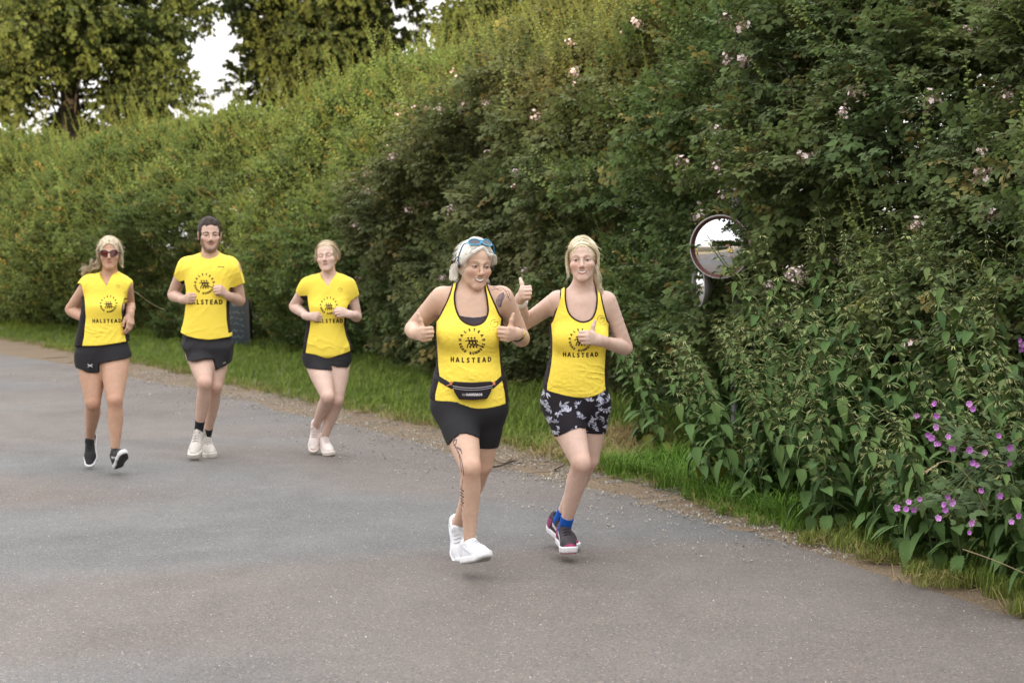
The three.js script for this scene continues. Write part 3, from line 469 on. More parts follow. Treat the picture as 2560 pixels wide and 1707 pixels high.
{
  const pal = [[0.10, 0.145, 0.040], [0.165, 0.19, 0.055]], dark = [[0.06, 0.09, 0.028], [0.095, 0.115, 0.034]];
  tree('maple_tree', 'large maple with an open yellow-green crown behind the far hedge', -10.1, -46, { r: [2.95, 5.0, 3.0], cy: 7.6, clumps: 96, per: 105, pal, clump: 0.9, trunk: 0.28 });
  tree('maple_tree', 'dark maple behind the hedge above the bearded runner', -4.45, -49, { r: [2.15, 4.8, 2.6], cy: 8.4, clumps: 84, per: 110, pal: [[0.075, 0.11, 0.034], pal[1]], clump: 0.9, trunk: 0.26 });
  tree('maple_tree', 'maple behind the hedge above the brownish brambles', -0.45, -47, { r: [1.0, 3.6, 1.8], cy: 8.6, clumps: 28, per: 110, pal, clump: 0.8, trunk: 0.22 });
  // across the road, behind the photographer: the row that the traffic mirror shows and that keeps the evening sun off the road
  // clipped field hedge along the far side of the road, seen in the mirror
  { reseed(75); const root = thing('field_hedge', 'low clipped hedge on the far side of the road shown in the mirror', 'hedge', [-8, 0, 10]), lists = [[], [], []], cols = [[], [], []], q = new THREE.Quaternion(); for (let i = 0; i < 5200; i++) { const z = rr(-4, 44), x = -9.2 - 0.12 * z + gauss() * 0.5, y = 1.5 * Math.pow(rnd(), 0.8), v = i % 3; q.setFromEuler(new THREE.Euler(rr(-1, 1), rr(0, 6.28), rr(-1, 1))); lists[v].push(new THREE.Matrix4().compose(V(x + 8, y + 0.05, z - 10), q.clone(), V(1, 1, 1))); cols[v].push(lin(0.06, 0.09, 0.03).multiplyScalar(rr(0.8, 1.3))); } lists.forEach((l, i) => copies('foliage', TREE_SPRAYS[i], leafMat(), l, root, cols[i])); const stems = []; for (let i = 0; i < 60; i++) { const z = rr(-4, 44), x = -9.2 - 0.12 * z; stems.push(new THREE.CylinderGeometry(0.015, 0.025, 1.1, 5).translate(x + 8, 0.5, z - 10)); } const m = mesh('stems', mergeGeometries(stems), new THREE.MeshStandardMaterial({ color: lin(0.06, 0.048, 0.036), roughness: 1 }), root); m.userData.kind = 'stuff'; }
  const row = [[-44, 25, 13.0], [-37, 29, 13.0], [-30, 31, 12.7], [-23.5, 35, 12.7], [-16.5, 37, 13.2], [-9.5, 40, 14.4], [-2.5, 43, 14.8], [9, 46, 15.0]];
  row.forEach(([x, z, h]) => tree('ash_tree', 'leafy tree in the row mirrored across the road', x, z, { r: [4.6, h * 0.47, 3.6], cy: h * 0.53, clumps: 66, per: 90, pal: dark, clump: 1.8, scale: 2.0, trunk: 0.35, limb: 2, group: 'row of trees across the road' }));
}
// ---------------------------------------------------------------- nettles, mallow, tall stalks
const toothed = (() => { const p = [[0, 0.12]]; for (let i = 1; i <= 6; i++) { const t = i / 7, w = Math.pow(Math.sin(Math.PI * Math.pow(t, 0.72)), 0.85); p.push([t - 0.05, w], [t + 0.015, w * 0.86]); } p.push([1, 0]); return p; })();
const nettleLeafGeo = [0, 1, 2, 3].map((i) => { reseed(80 + i); const o = leafSet(), L = 0.1; addTwig(o, [V(), V(0, 0.006, 0.012), V(0, 0.004, 0.024)], 0.0011, [1, 1, 0.7]); addLeaf(o, V(0, 0.004, 0.022), V(rr(-0.1, 0.1), -0.12 - 0.14 * i, 1), V(0, 1, 0), L, 0.0255, { profile: toothed, fold: 0.26 + 0.06 * i, bend: 0.28 + 0.1 * i }); return leafGeometry(o); });
const nettleMats = [[0.076, 0.138, 0.036], [0.090, 0.158, 0.042], [0.105, 0.170, 0.045], [0.064, 0.122, 0.038], [0.15, 0.16, 0.030], [0.115, 0.155, 0.045]].map((c) => leafMat({ vertexColors: false, color: lin(...c), roughness: 0.75 }));
const stemMat = new THREE.MeshStandardMaterial({ color: lin(0.075, 0.10, 0.035), roughness: 0.8 }), tasselMat = leafMat({ vertexColors: false, color: lin(0.27, 0.28, 0.11), roughness: 0.9 });
function nettlePlan(h, lean) {                                       // where stem, leaves and tassels of one plant go
  const end = V(lean.x * h, h, lean.z * h), stem = new THREE.CatmullRomCurve3([V(), V(end.x * 0.2, h * 0.35, end.z * 0.2), V(end.x * 0.58, h * 0.72, end.z * 0.58), V(end.x, h * 0.985, end.z)]), leaves = [], tassels = leafSet(), nodes = Math.round(h / 0.064);
  for (let i = 2; i <= nodes; i++) {
    const t = i / nodes, p = stem.getPoint(t), a0 = (i % 2) * 1.57 + rr(-0.3, 0.3), size = lerp(1.6, 0.42, Math.pow(t, 1.7)) * rr(0.85, 1.15); if (t < 0.3 && rnd() < 0.35) continue;
    for (const k of [0, 1]) { const a = a0 + k * Math.PI, e = new THREE.Euler(rr(-0.25, 0.4) - (t > 0.9 ? 0.7 : 0), a, rr(-0.25, 0.25), 'YXZ'); leaves.push({ p, e, s: size, g: Math.floor(rnd() * 4), m: t < 0.35 && rnd() < 0.12 ? 4 : t > 0.8 ? 5 : Math.floor(rnd() * 4) }); }
    if (t > 0.55) for (let k = 0; k < 9; k++) { const a = rr(0, 6.28), l = rr(0.035, 0.07) * lerp(1.1, 0.7, t), d = V(Math.cos(a), 0.3, Math.sin(a)); addLeaf(tassels, p, d, V(0, 1, 0), l * 1.25, 0.0034, { profile: [[0, 0.4], [0.5, 1], [1, 0.5]], bend: 0.55, fold: 0.5 }); }
  }
  return { stem, leaves, tassels: tassels.pos.length ? leafGeometry(tassels) : null };
}
function nettle(h, lean, single, label, group) {
  const root = thing('nettle_plant', label, 'nettle', [0, 0, 0], group), n = nettlePlan(h, lean);
  mesh('stem', new THREE.TubeGeometry(n.stem, 10, 0.0036, 5), stemMat, root);
  if (n.tassels) { const m = mesh('flower_tassels', n.tassels, tasselMat, root); m.userData.kind = 'stuff'; }
  if (single) for (const l of n.leaves) { const m = mesh('leaf', nettleLeafGeo[l.g], nettleMats[l.m], root); m.position.copy(l.p); m.rotation.copy(l.e); m.scale.setScalar(l.s); }
  else { const by = {}; for (const l of n.leaves) (by[l.m] ??= []).push(nettleLeafGeo[l.g].clone().applyMatrix4(new THREE.Matrix4().compose(l.p, new THREE.Quaternion().setFromEuler(l.e), V(l.s, l.s, l.s)))); for (const k of Object.keys(by)) { const m = mesh('leaves', mergeGeometries(by[k]), nettleMats[k], root); m.userData.kind = 'stuff'; } }
  return root;
}
{
  reseed(91);
  const label = 'tall stinging nettle with drooping toothed leaves in the clump below the brambles', group = 'nettles between the hedge and the road', lows = 'low stinging nettle leaning out over the gravel from the nettle clump';
  const protos = []; for (let i = 0; i < 9; i++) protos.push(nettle([1.35, 1.5, 1.25, 1.6, 1.1, 0.95, 1.45, 0.8, 0.55][i], V(rr(-0.5, -0.12), 0, rr(0.0, 0.35)), true, i < 7 ? label : lows, group));
  const back = []; for (let i = 0; i < 4; i++) back.push(nettle([1.5, 1.65, 1.4, 1.55][i], V(rr(-0.2, 0.05), 0, rr(0.0, 0.25)), false, 'tall stinging nettle at the back of the clump against the hedge', group));
  const used2 = new Set(), place = (proto, x, z, lab) => {
    let r = proto; if (used2.has(proto)) { r = proto.clone(); r.name = numbered('nettle_plant'); scene.add(r); } used2.add(proto);
    r.position.set(x, vergeHeight(x, z) - 0.02, z); r.rotation.y = rr(-0.5, 0.5); r.scale.setScalar(rr(0.88, 1.1)); if (lab) r.userData.label = lab; return r;
  };
  let front = 0, rear = 0; for (let i = 0, n = 0; i < 900 && n < 30; i++) { const d = rr(8.4, 12.3), x = rr(0.9, 2.9), g = overGrass(x, -d) * sG; if (g < 0.05 || g > 0.36) continue; const r = place(protos[7 + n % 2], x, -d, lows); r.rotation.y += rr(-0.6, 0.3); n++; }
  for (let i = 0; i < 4000 && (front < 118 || rear < 110); i++) {
    const d = 8.3 + 7.3 * Math.pow(rnd(), 1.25), x = rr(0.8, 4.2), z = -d, h = -overHedge(x, z) * sH, g = overGrass(x, z) * sG; if (g < 0.12 || h < -0.45) continue;
    if (d > 12.9 && g < 0.75) continue; if (d > 14 && h > 0.9) continue; if (x / d > 0.275) continue; const below = Math.abs(x / d - 0.1) < 0.032 && d > 9.5;
    if (below) { if (front < 118) { const r = place(protos[4 + front % 2], x, z); r.scale.setScalar(rr(0.75, 0.98)); front++; } continue; }
    if (h < 0.3) { if (rear < 110) { place(back[rear % 4], x, z); rear++; } continue; }
    if (front >= 118) continue; const low = g < 0.34; place(low ? protos[7 + front % 2] : g < 0.7 ? protos[4 + front % 2] : protos[front % 7], x, z); front++;
  }
}
// mallow: sprawling stems, round lobed leaves, pink-purple flowers with five notched petals
const petalGeo = [0, 1].map((q) => { const o = leafSet(); reseed(120 + q); for (let j = 0; j < 5; j++) { const a = j * 1.2566, d = V(Math.cos(a), Math.sin(a), q ? 0.75 : 0.35).normalize(), S = V(-Math.sin(a), Math.cos(a), 0); addLeaf(o, V(), d, V(0, 0, 1), 0.021, 0.0085, { profile: [[0, 0.18], [0.4, 0.5], [0.8, 1], [1, 0.75]], bend: -0.1, fold: 0.1, color: [1, 1, 1] }); for (const s of [-1, 0, 1]) addTwig(o, [d.clone().multiplyScalar(0.004).add(V(0, 0, 0.0008)), d.clone().multiplyScalar(0.018).addScaledVector(S, s * 0.0035).add(V(0, 0, 0.0012))], 0.0005, [0.45, 0.25, 0.5]); } return leafGeometry(o); });
const mallowPink = ['#cf93d0', '#bf7cc2', '#b06cb4'].map((c) => leafMat({ color: new THREE.Color(c), roughness: 0.8 })), mallowLeafMat = leafMat({ vertexColors: false, color: lin(0.075, 0.115, 0.042), roughness: 0.8 });
const mallowLeaf = (() => { const o = leafSet(); for (let j = 0; j < 5; j++) { const a = (j - 2) * 0.75; addLeaf(o, V(), V(Math.sin(a), 0.12, Math.cos(a)), V(0, 1, 0), 0.034, 0.013, { profile: [[0, 0.3], [0.5, 0.95], [0.85, 0.8], [1, 0.1]], bend: 0.2, fold: 0.1, color: [1, 1, 1] }); } return leafGeometry(o); })();
{
  reseed(131);
  const F = (px, py, d) => at(px, py, d);
  const plants = [
    [F(2560, 1240, 9.9), 'pink mallow with flowers arching out of the nettles', [[2292, 1038, 8.8], [2341, 1011, 8.9], [2341, 1040, 8.8], [2344, 1067, 8.8], [2320, 1085, 8.8], [2330, 1095, 8.75], [2370, 1092, 8.8], [2352, 1108, 8.8], [2382, 1121, 8.75], [2425, 1010, 8.9], [2434, 1022, 8.9], [2424, 1125, 8.7], [2462, 1131, 8.7], [2496, 1090, 8.8], [2526, 1118, 8.7], [2443, 1162, 8.7], [2430, 1156, 8.7], [2522, 1157, 8.7], [2345, 1110, 8.85]]],
    [F(2500, 1400, 9.5), 'low pink mallow above the verge grass with a dense flower head', [[2242, 1270, 8.6], [2266, 1274, 8.6], [2285, 1273, 8.6], [2272, 1256, 8.6], [2300, 1248, 8.6], [2372, 1242, 8.6], [2380, 1256, 8.6], [2365, 1262, 8.55], [2364, 1276, 8.55], [2346, 1296, 8.5], [2456, 1225, 8.6], [2500, 1240, 8.6], [2428, 1306, 8.5], [2422, 1332, 8.5], [2550, 1290, 8.6], [2530, 1305, 8.6]]],
    [F(2580, 950, 9.8), 'tall pink mallow at the dark end of the hedge', [[2556, 860, 9.4], [2548, 850, 9.4], [2552, 872, 9.4]]],
  ];
  plants.forEach(([b, label, fl], n) => {
    const root = thing('mallow_plant', label, 'mallow', [b.x, 0, b.z], 'flowering mallows at the roadside'); let lf = 0;
    const hubs = []; for (let i = 0; i < 3; i++) hubs.push(V(rr(-0.25, 0.05), rr(0.25, 0.6), rr(0, 0.25)));
    fl.forEach(([x, y, d], i) => {
      const p = F(x, y, d).sub(root.position), hub = hubs[i % 3], m1 = hub.clone().lerp(p, 0.5).add(V(0, 0.05, 0.03)), c = new THREE.CatmullRomCurve3([V(rr(-0.05, 0.05), 0.02, 0), hub, m1, p]);
      mesh('stem', new THREE.TubeGeometry(c, 10, 0.0026, 5), stemMat, root);
      const f = mesh('flower', petalGeo[i % 3 === 1 ? 1 : 0], mallowPink[i % 3], root); f.position.copy(p); f.rotation.set(rr(-0.6, 0.3), rr(-0.9, 0.5), rr(0, 6)); f.scale.setScalar(rr(0.6, 0.9));
      for (let k = 0; k < 7; k++) { const t = rr(0.35, 0.97), q = c.getPoint(t), m = mesh('leaf', mallowLeaf, mallowLeafMat, root); m.position.copy(q).add(rv(0.03)); m.rotation.set(rr(-0.2, 0.9), rr(0, 6), rr(-0.3, 0.3)); m.scale.setScalar(rr(0.5, 1.15)); lf++; }
    });
  });
  // dry grass stalks leaning out at the corner, and bent straw on the bank
  const straw = new THREE.MeshStandardMaterial({ color: lin(0.36, 0.28, 0.15), roughness: 0.9 });
  const stalk = (label, pts, r, head) => { const root = thing('grass_stalk', label, 'stalk', [pts[0].x, 0, pts[0].z], 'dry stalks at the roadside'), q = pts.map((p) => p.clone().sub(root.position)), c = new THREE.CatmullRomCurve3(q); mesh('stem', new THREE.TubeGeometry(c, 14, r, 5), straw, root); if (head) { const o = leafSet(); for (let i = 0; i < 26; i++) { const t = 0.78 + 0.22 * i / 26, p = c.getPoint(t); addLeaf(o, p, rv().add(c.getTangent(t).multiplyScalar(2)), V(0, 1, 0.2), 0.016, 0.003, { color: [1, 1, 1], profile: [[0, 0.2], [0.5, 1], [1, 0]] }); } mesh('seed_head', leafGeometry(o), straw, root); } };
  const S = (l) => l.map(([x, y, d]) => at(x, y, d));
  stalk('long dry grass stalk hanging out over the road edge', S([[2640, 1470, 8.6], [2560, 1432, 8.5], [2480, 1398, 8.45], [2408, 1373, 8.4]]), 0.0022, false);
  stalk('dry grass stalk with a pale seed head beside the mallow', S([[2470, 1280, 8.8], [2420, 1190, 8.75], [2370, 1152, 8.7], [2312, 1180, 8.65]]), 0.0018, true);
  stalk('dry straw stalk bent over the brown cut grass', S([[1300, 1140, 14.6], [1322, 1122, 14.6], [1345, 1156, 14.5], [1362, 1161, 14.4]]), 0.003, false);
  stalk('long thin stem arching out of the hedge beside the runner in sunglasses', S([[318, 716, 23], [345, 735, 22.5], [380, 760, 22.5], [412, 776, 22.5]]), 0.0022, false);
  // faded umbel standing out of the nettles beside the mirror
  { const c = at(1990, 690, 12.6), root = thing('umbel_plant', 'faded white flower head standing out of the nettles near the mirror', 'flower', [c.x + 0.05, 0, c.z - 0.1]); mesh('stem', new THREE.TubeGeometry(new THREE.CatmullRomCurve3([V(), V(-0.02, 0.9, 0.02), c.clone().sub(root.position)]), 12, 0.005, 6), stemMat, root); reseed(150); for (let i = 0; i < 9; i++) { const m = mesh('flower_cluster', BLOSSOM[1], petalMat, root); m.position.copy(c).sub(root.position).add(V(gauss() * 0.05, gauss() * 0.05, gauss() * 0.03)); m.rotation.set(rr(-1, 1), rr(0, 6), rr(-1, 1)); m.scale.setScalar(rr(0.7, 0.95)); } }
  // straw and broken stalks littering the edge of the road
  { reseed(160); const g = new THREE.CylinderGeometry(0.0016, 0.0016, 0.09, 4).rotateZ(Math.PI / 2), list = [], cols = [], q = new THREE.Quaternion(); for (let i = 0; i < 9000; i++) { const d = 8 + 14 * Math.pow(rnd(), 1.2), x = rr(-2.5, 2.6), gg = overGrass(x, -d) * sG; if (gg < -0.30 || gg > 0.16) continue; if (rnd() < smooth(-0.05, -0.3, gg) * 0.85) continue; q.setFromEuler(new THREE.Euler(rr(-0.15, 0.15), rr(0, 6.28), rr(-0.2, 0.2))); const s = rr(0.4, 1.3); list.push(new THREE.Matrix4().compose(V(x, 0.026 + Math.max(0, gg) * 0.06, -d), q.clone(), V(s, rr(0.7, 1.5), 1))); const k = rr(0.6, 1.2); cols.push(lin(0.26 * k, 0.19 * k, 0.11 * k)); } const m = copies('straw_litter', g, new THREE.MeshStandardMaterial({ roughness: 1 }), list, scene, cols); tag(m, 'straw and broken stalks littering the edge of the road', 'straw', null, 'stuff'); }
  // twigs lying on the gravel
  const twigMat = new THREE.MeshStandardMaterial({ color: lin(0.075, 0.05, 0.038), roughness: 1 });
  const twig = (label, list, r) => { const p0 = at(...list[0]), root = thing('fallen_twig', label, 'twig', [p0.x, 0, p0.z], 'twigs lying on the gravel'); const p = list.map((q) => { const v = at(...q); const g = at(q[0], q[1], 10); const t = -EYE / (g.y - EYE) * 1; const w = V(g.x * t, 0.022 + (q[3] ?? 0), g.z * t); return w.sub(root.position); }); mesh('twig', new THREE.TubeGeometry(new THREE.CatmullRomCurve3(p), 12, r, 5), twigMat, root); };
  twig('dark forked twig lying on the gravel', [[1215, 1176, 14.6], [1245, 1173, 14.6], [1270, 1163, 14.6], [1292, 1157, 14.6]], 0.007);
  twig('thin twig lying on the gravel beside the forked twig', [[1228, 1150, 14.8], [1256, 1166, 14.7], [1280, 1154, 14.7]], 0.004);
  twig('short curved twig lying on the gravel by the cut grass', [[1388, 1182, 14.2], [1400, 1174, 14.2], [1412, 1170, 14.2]], 0.005);
}
// ---------------------------------------------------------------- traffic mirrors, board, brick house
function domedMirror(label, p, look, R, depth, rimColor, mirrorFace) {
  const root = thing('traffic_mirror', label, 'mirror', [p.x, 0, p.z]), Z = look.clone().normalize(), X = V(0, 1, 0).cross(Z).normalize(), Y = Z.clone().cross(X), M = basis(V(0, p.y, 0), X, Y, Z);
  const grey = new THREE.MeshStandardMaterial({ color: lin(0.42, 0.40, 0.40), roughness: 0.45 }), red = new THREE.MeshStandardMaterial({ color: lin(...rimColor), roughness: 0.5 });
  const rc = 2.1 * R, sag = (r) => Math.sqrt(rc * rc - r * r) - Math.sqrt(rc * rc - R * R * 0.912), pts = []; for (let i = 0; i <= 24; i++) { const r = R * 0.955 * i / 24; pts.push(new THREE.Vector2(r, sag(r))); }
  const prof = [[0, -0.075], [R * 0.6, -0.06], [R * 0.97, -0.012], [R * 1.0, 0.01], [R * 0.995, 0.02], [R * 0.97, 0.022], [R * 0.955, -0.002]].map(([a, b]) => new THREE.Vector2(a, b));
  mesh('housing', moved(new THREE.LatheGeometry(prof, 64).rotateX(Math.PI / 2), M), red, root);
  const rim = mesh('rim', moved(new THREE.TorusGeometry(R * 0.995, 0.0065, 10, 72).translate(0, 0, 0.016), M), grey, root);
  mesh('mirror_glass', moved(new THREE.LatheGeometry(pts, 72).rotateX(Math.PI / 2), M), mirrorFace ?? new THREE.MeshPhysicalMaterial({ color: lin(0.78, 0.79, 0.80), roughness: 0.03, metalness: 1 }), root);
  mesh('bracket', moved(new THREE.CylinderGeometry(0.018, 0.022, depth, 10).rotateX(Math.PI / 2).translate(0, 0, -depth / 2 - 0.06), M), grey, root);
  return { root, M, Z };
}
{
  const post = thing('mirror_post', 'grey metal post carrying the traffic mirrors in the hedge', 'post', [1.66, 0, -14.78]), steel = new THREE.MeshStandardMaterial({ color: lin(0.25, 0.25, 0.25), roughness: 0.5, metalness: 0.4 });
  mesh('pole', new THREE.CylinderGeometry(0.038, 0.038, 2.0, 16).translate(0, 1.0, 0), steel, post); mesh('pole_cap', new THREE.SphereGeometry(0.039, 16, 8, 0, 6.3, 0, 1.57).translate(0, 2.0, 0), steel, post);
  domedMirror('round convex traffic mirror with a red-brown housing half hidden by nettles', at(1803, 617, 14.45), V(-0.42, 0.0, 1), 0.226, 0.16, [0.20, 0.06, 0.045]);
  domedMirror('second traffic mirror turned away, below the round one', at(1752, 716, 14.7), V(-1, 0.0, 0.22), 0.15, 0.05, [0.33, 0.31, 0.32]);
}
{
  // chalked pavement board standing against the hedge behind the bearded runner
  const board = thing('pavement_board', 'dark chalk board on legs standing against the hedge behind the bearded runner', 'sign', [-4.05, 0.07, -28.6]);
  const face = canvasTexture(256, 384, (g) => { g.fillStyle = '#2b333a'; g.fillRect(0, 0, 256, 384); reseed(140); g.strokeStyle = '#7d8990'; g.fillStyle = '#7d8990'; g.globalAlpha = 0.55; g.font = 'bold 62px sans-serif'; g.fillText('OU', 138, 92); g.lineWidth = 5; for (let r = 0; r < 5; r++) { g.beginPath(); let x = 24; g.moveTo(x, 140 + r * 46); while (x < 226) { x += rr(8, 18); g.lineTo(x, 140 + r * 46 + rr(-16, 16)); if (rnd() < 0.2) { x += 12; g.moveTo(x, 140 + r * 46); } } g.stroke(); } });
  const wood = new THREE.MeshStandardMaterial({ color: lin(0.03, 0.032, 0.036), roughness: 0.8 }), tilt = 0.13;
  const panel = mesh('panel', new THREE.BoxGeometry(0.52, 0.72, 0.02).translate(0, 0.47, 0).rotateX(-tilt), [wood, wood, wood, wood, new THREE.MeshStandardMaterial({ map: face, roughness: 0.9 }), wood], board);
  for (const k of [-1, 1]) { mesh('leg', new THREE.BoxGeometry(0.045, 0.9, 0.04).translate(0, 0.45, 0).rotateX(-tilt).rotateZ(k * 0.05).translate(k * 0.285, 0, 0.005), wood, board); mesh('leg', new THREE.BoxGeometry(0.045, 0.86, 0.03).translate(0, 0.43, 0).rotateX(tilt * 1.6).translate(k * 0.285, 0, -0.26), wood, board); }
}
{
  // small brick house across the field, seen only in the mirror
  const h = thing('brick_house', 'small brick house across the field shown in the traffic mirror', 'house', [-15, -0.09, 23]), brick = new THREE.MeshStandardMaterial({ color: lin(0.36, 0.16, 0.09), roughness: 0.95 }), tile = new THREE.MeshStandardMaterial({ color: lin(0.18, 0.08, 0.06), roughness: 0.9 }), glass = new THREE.MeshPhysicalMaterial({ color: lin(0.05, 0.06, 0.07), roughness: 0.1 }), white = new THREE.MeshStandardMaterial({ color: lin(0.7, 0.7, 0.68), roughness: 0.6 });
  mesh('wall', new THREE.BoxGeometry(6, 2.8, 4.5).translate(0, 1.4, 0), brick, h);
  const sh = new THREE.Shape([[-2.55, 0], [2.55, 0], [0, 1.7]].map(([a, b]) => new THREE.Vector2(a, b))), roof = mesh('roof', new THREE.ExtrudeGeometry(sh, { depth: 6.5, bevelEnabled: false }).translate(0, 2.803, -3.25).rotateY(Math.PI / 2), tile, h);
  mesh('chimney', new THREE.BoxGeometry(0.6, 1.4, 0.6).translate(1.8, 4.4, 0), brick, roof);
  for (const x of [-1.8, 1.8]) { const w = mesh('window', new THREE.BoxGeometry(1.1, 1.1, 0.08).translate(x, 1.5, -2.26), white, h); mesh('pane', new THREE.BoxGeometry(0.95, 0.95, 0.03).translate(x, 1.5, -2.31), glass, w); }
  mesh('door', new THREE.BoxGeometry(0.9, 2.0, 0.07).translate(0, 1.0, -2.27), new THREE.MeshStandardMaterial({ color: lin(0.05, 0.1, 0.08), roughness: 0.5 }), h);
  h.rotation.y = 0.5;
}
// ---------------------------------------------------------------- people
const css = (c) => '#' + c.getHexString();
const YELLOW = '#f5da52', INK = '#2b1a16';
const skinMaterial = (map) => new THREE.MeshPhysicalMaterial({ map, vertexColors: true, roughness: 0.56, specularIntensity: 0.7, sheen: 0.25, sheenRoughness: 0.5, sheenColor: lin(0.5, 0.25, 0.18) });
const cloth = (o) => new THREE.MeshPhysicalMaterial({ roughness: 0.78, specularIntensity: 0.5, sheen: 0.3, sheenRoughness: 0.6, sheenColor: lin(0.25, 0.22, 0.16), ...o });
const knit = dataTexture(64, 64, (u, v, i, j) => { const a = ((i >> 1) + (j >> 1)) % 2 ? 0.62 : 0.4; const k = a + 0.15 * ((i * 7 + j * 13) % 5) / 5; return [k, k, k]; }, false);
const knitMap = (s) => { const t = knit.clone(); t.repeat.set(s, s); t.needsUpdate = true; return t; };

const BLACK = cloth({ color: lin(0.018, 0.017, 0.019), roughness: 0.72, sheenColor: lin(0.10, 0.10, 0.11), bumpMap: knitMap(8), bumpScale: 0.0003 });
const wrinkles = (amp, dirx, diry, f, seed2 = 0) => (x, y, z) => { const u = x * dirx + y * diry, v = -x * diry + y * dirx; const n = noise3(u * f * 0.35 + seed2, v * f, z * f * 0.4 + seed2), q = 1 - Math.abs(n) * 2; return 0.6 * amp * Math.max(0, q) * q * smooth(-0.25, 0.35, noise3(u * f * 0.22 + 3, v * f * 0.3 + seed2, z * 2)); };
const tee = (map) => cloth({ map, roughness: 0.78, bumpMap: knitMap(24), bumpScale: 0.0003 });
const relaxed = [[48, 62, 35], [56, 66, 38], [62, 70, 40], [66, 72, 40]];
function handPrims(W, Ydir, Ndir, side, pose, size = 1) {
  const Y = Ydir.clone().normalize(), N = Ndir.clone().addScaledVector(Y, -Ndir.dot(Y)).normalize(), X = Y.clone().cross(N).multiplyScalar(side === 'R' ? 1 : -1);
  const q = (x, y, n) => W.clone().addScaledVector(X, x * size).addScaledVector(Y, y * size).addScaledVector(N, n * size), S = (r) => r * size, R = Math.PI / 180;
  const palm = [], groups = [];
  const mcp = [[0.027, 0.086, 0], [0.009, 0.09, -0.003], [-0.009, 0.086, -0.002], [-0.026, 0.078, 0.002]];
  mcp.forEach(([x, y, n], i) => palm.push(cone(q(x * 0.5, 0.004, 0), q(x, y, n), S(0.0155), S(i === 3 ? 0.0115 : 0.0125))));
  palm.push(ell(q(0.02, 0.04, 0.012), V(S(0.016), S(0.018), S(0.016))), cone(q(0, -0.03, 0), q(0, 0.02, 0), S(0.024), S(0.021)));
  groups.push({ prims: palm, k: 0.014, join: 0.02 });
  const len = [[0.041, 0.025, 0.021], [0.045, 0.028, 0.022], [0.042, 0.026, 0.021], [0.033, 0.02, 0.018]];
  const curls = pose.curls ?? [[80, 98, 55], [82, 98, 55], [84, 98, 55], [86, 98, 55]];
  mcp.forEach(([x, y, n], i) => {
    let p = q(x, y, n), a = 0; const prims = [], fan = (pose.fan ?? 0) * (1.5 - i);
    len[i].forEach((l, j) => {
      a += curls[i][j] * R; const d = Y.clone().multiplyScalar(Math.cos(a)).addScaledVector(N, Math.sin(a)).addScaledVector(X, fan * Math.cos(a)).normalize(), e = p.clone().addScaledVector(d, S(l)), r = (i === 3 ? 0.86 : 1) * [0.0099, 0.0088, 0.0078, 0.0070][j];
      prims.push(cone(p, e, S(r * 1.06), S((i === 3 ? 0.86 : 1) * [0.0092, 0.0082, 0.0070][j]))); p = e;
    });
    groups.push({ prims, k: 0.005, join: (X1, Y1, Z1) => 0.006 });
  });
  const th = pose.thumb === 'up' ? [[0.018, 0.024, 0.010, 0.0150], [0.036, 0.045, 0.010, 0.0125], [0.068, 0.046, 0.006, 0.0108], [0.096, 0.040, 0.001, 0.0088]]
    : pose.thumb === 'open' ? [[0.018, 0.024, 0.008, 0.0150], [0.038, 0.052, 0.016, 0.0120], [0.044, 0.082, 0.026, 0.0102], [0.042, 0.106, 0.034, 0.0085]]
      : [[0.018, 0.024, 0.010, 0.0150], [0.037, 0.050, 0.022, 0.0122], [0.034, 0.080, 0.036, 0.0102], [0.020, 0.096, 0.045, 0.0086]];
  const tp = []; for (let i = 0; i < 3; i++) tp.push(cone(q(th[i][0], th[i][1], th[i][2]), q(th[i + 1][0], th[i + 1][1], th[i + 1][2]), S(th[i][3]), S(th[i + 1][3])));
  groups.push({ prims: tp, k: 0.006, join: 0.008 });
  return groups;
}
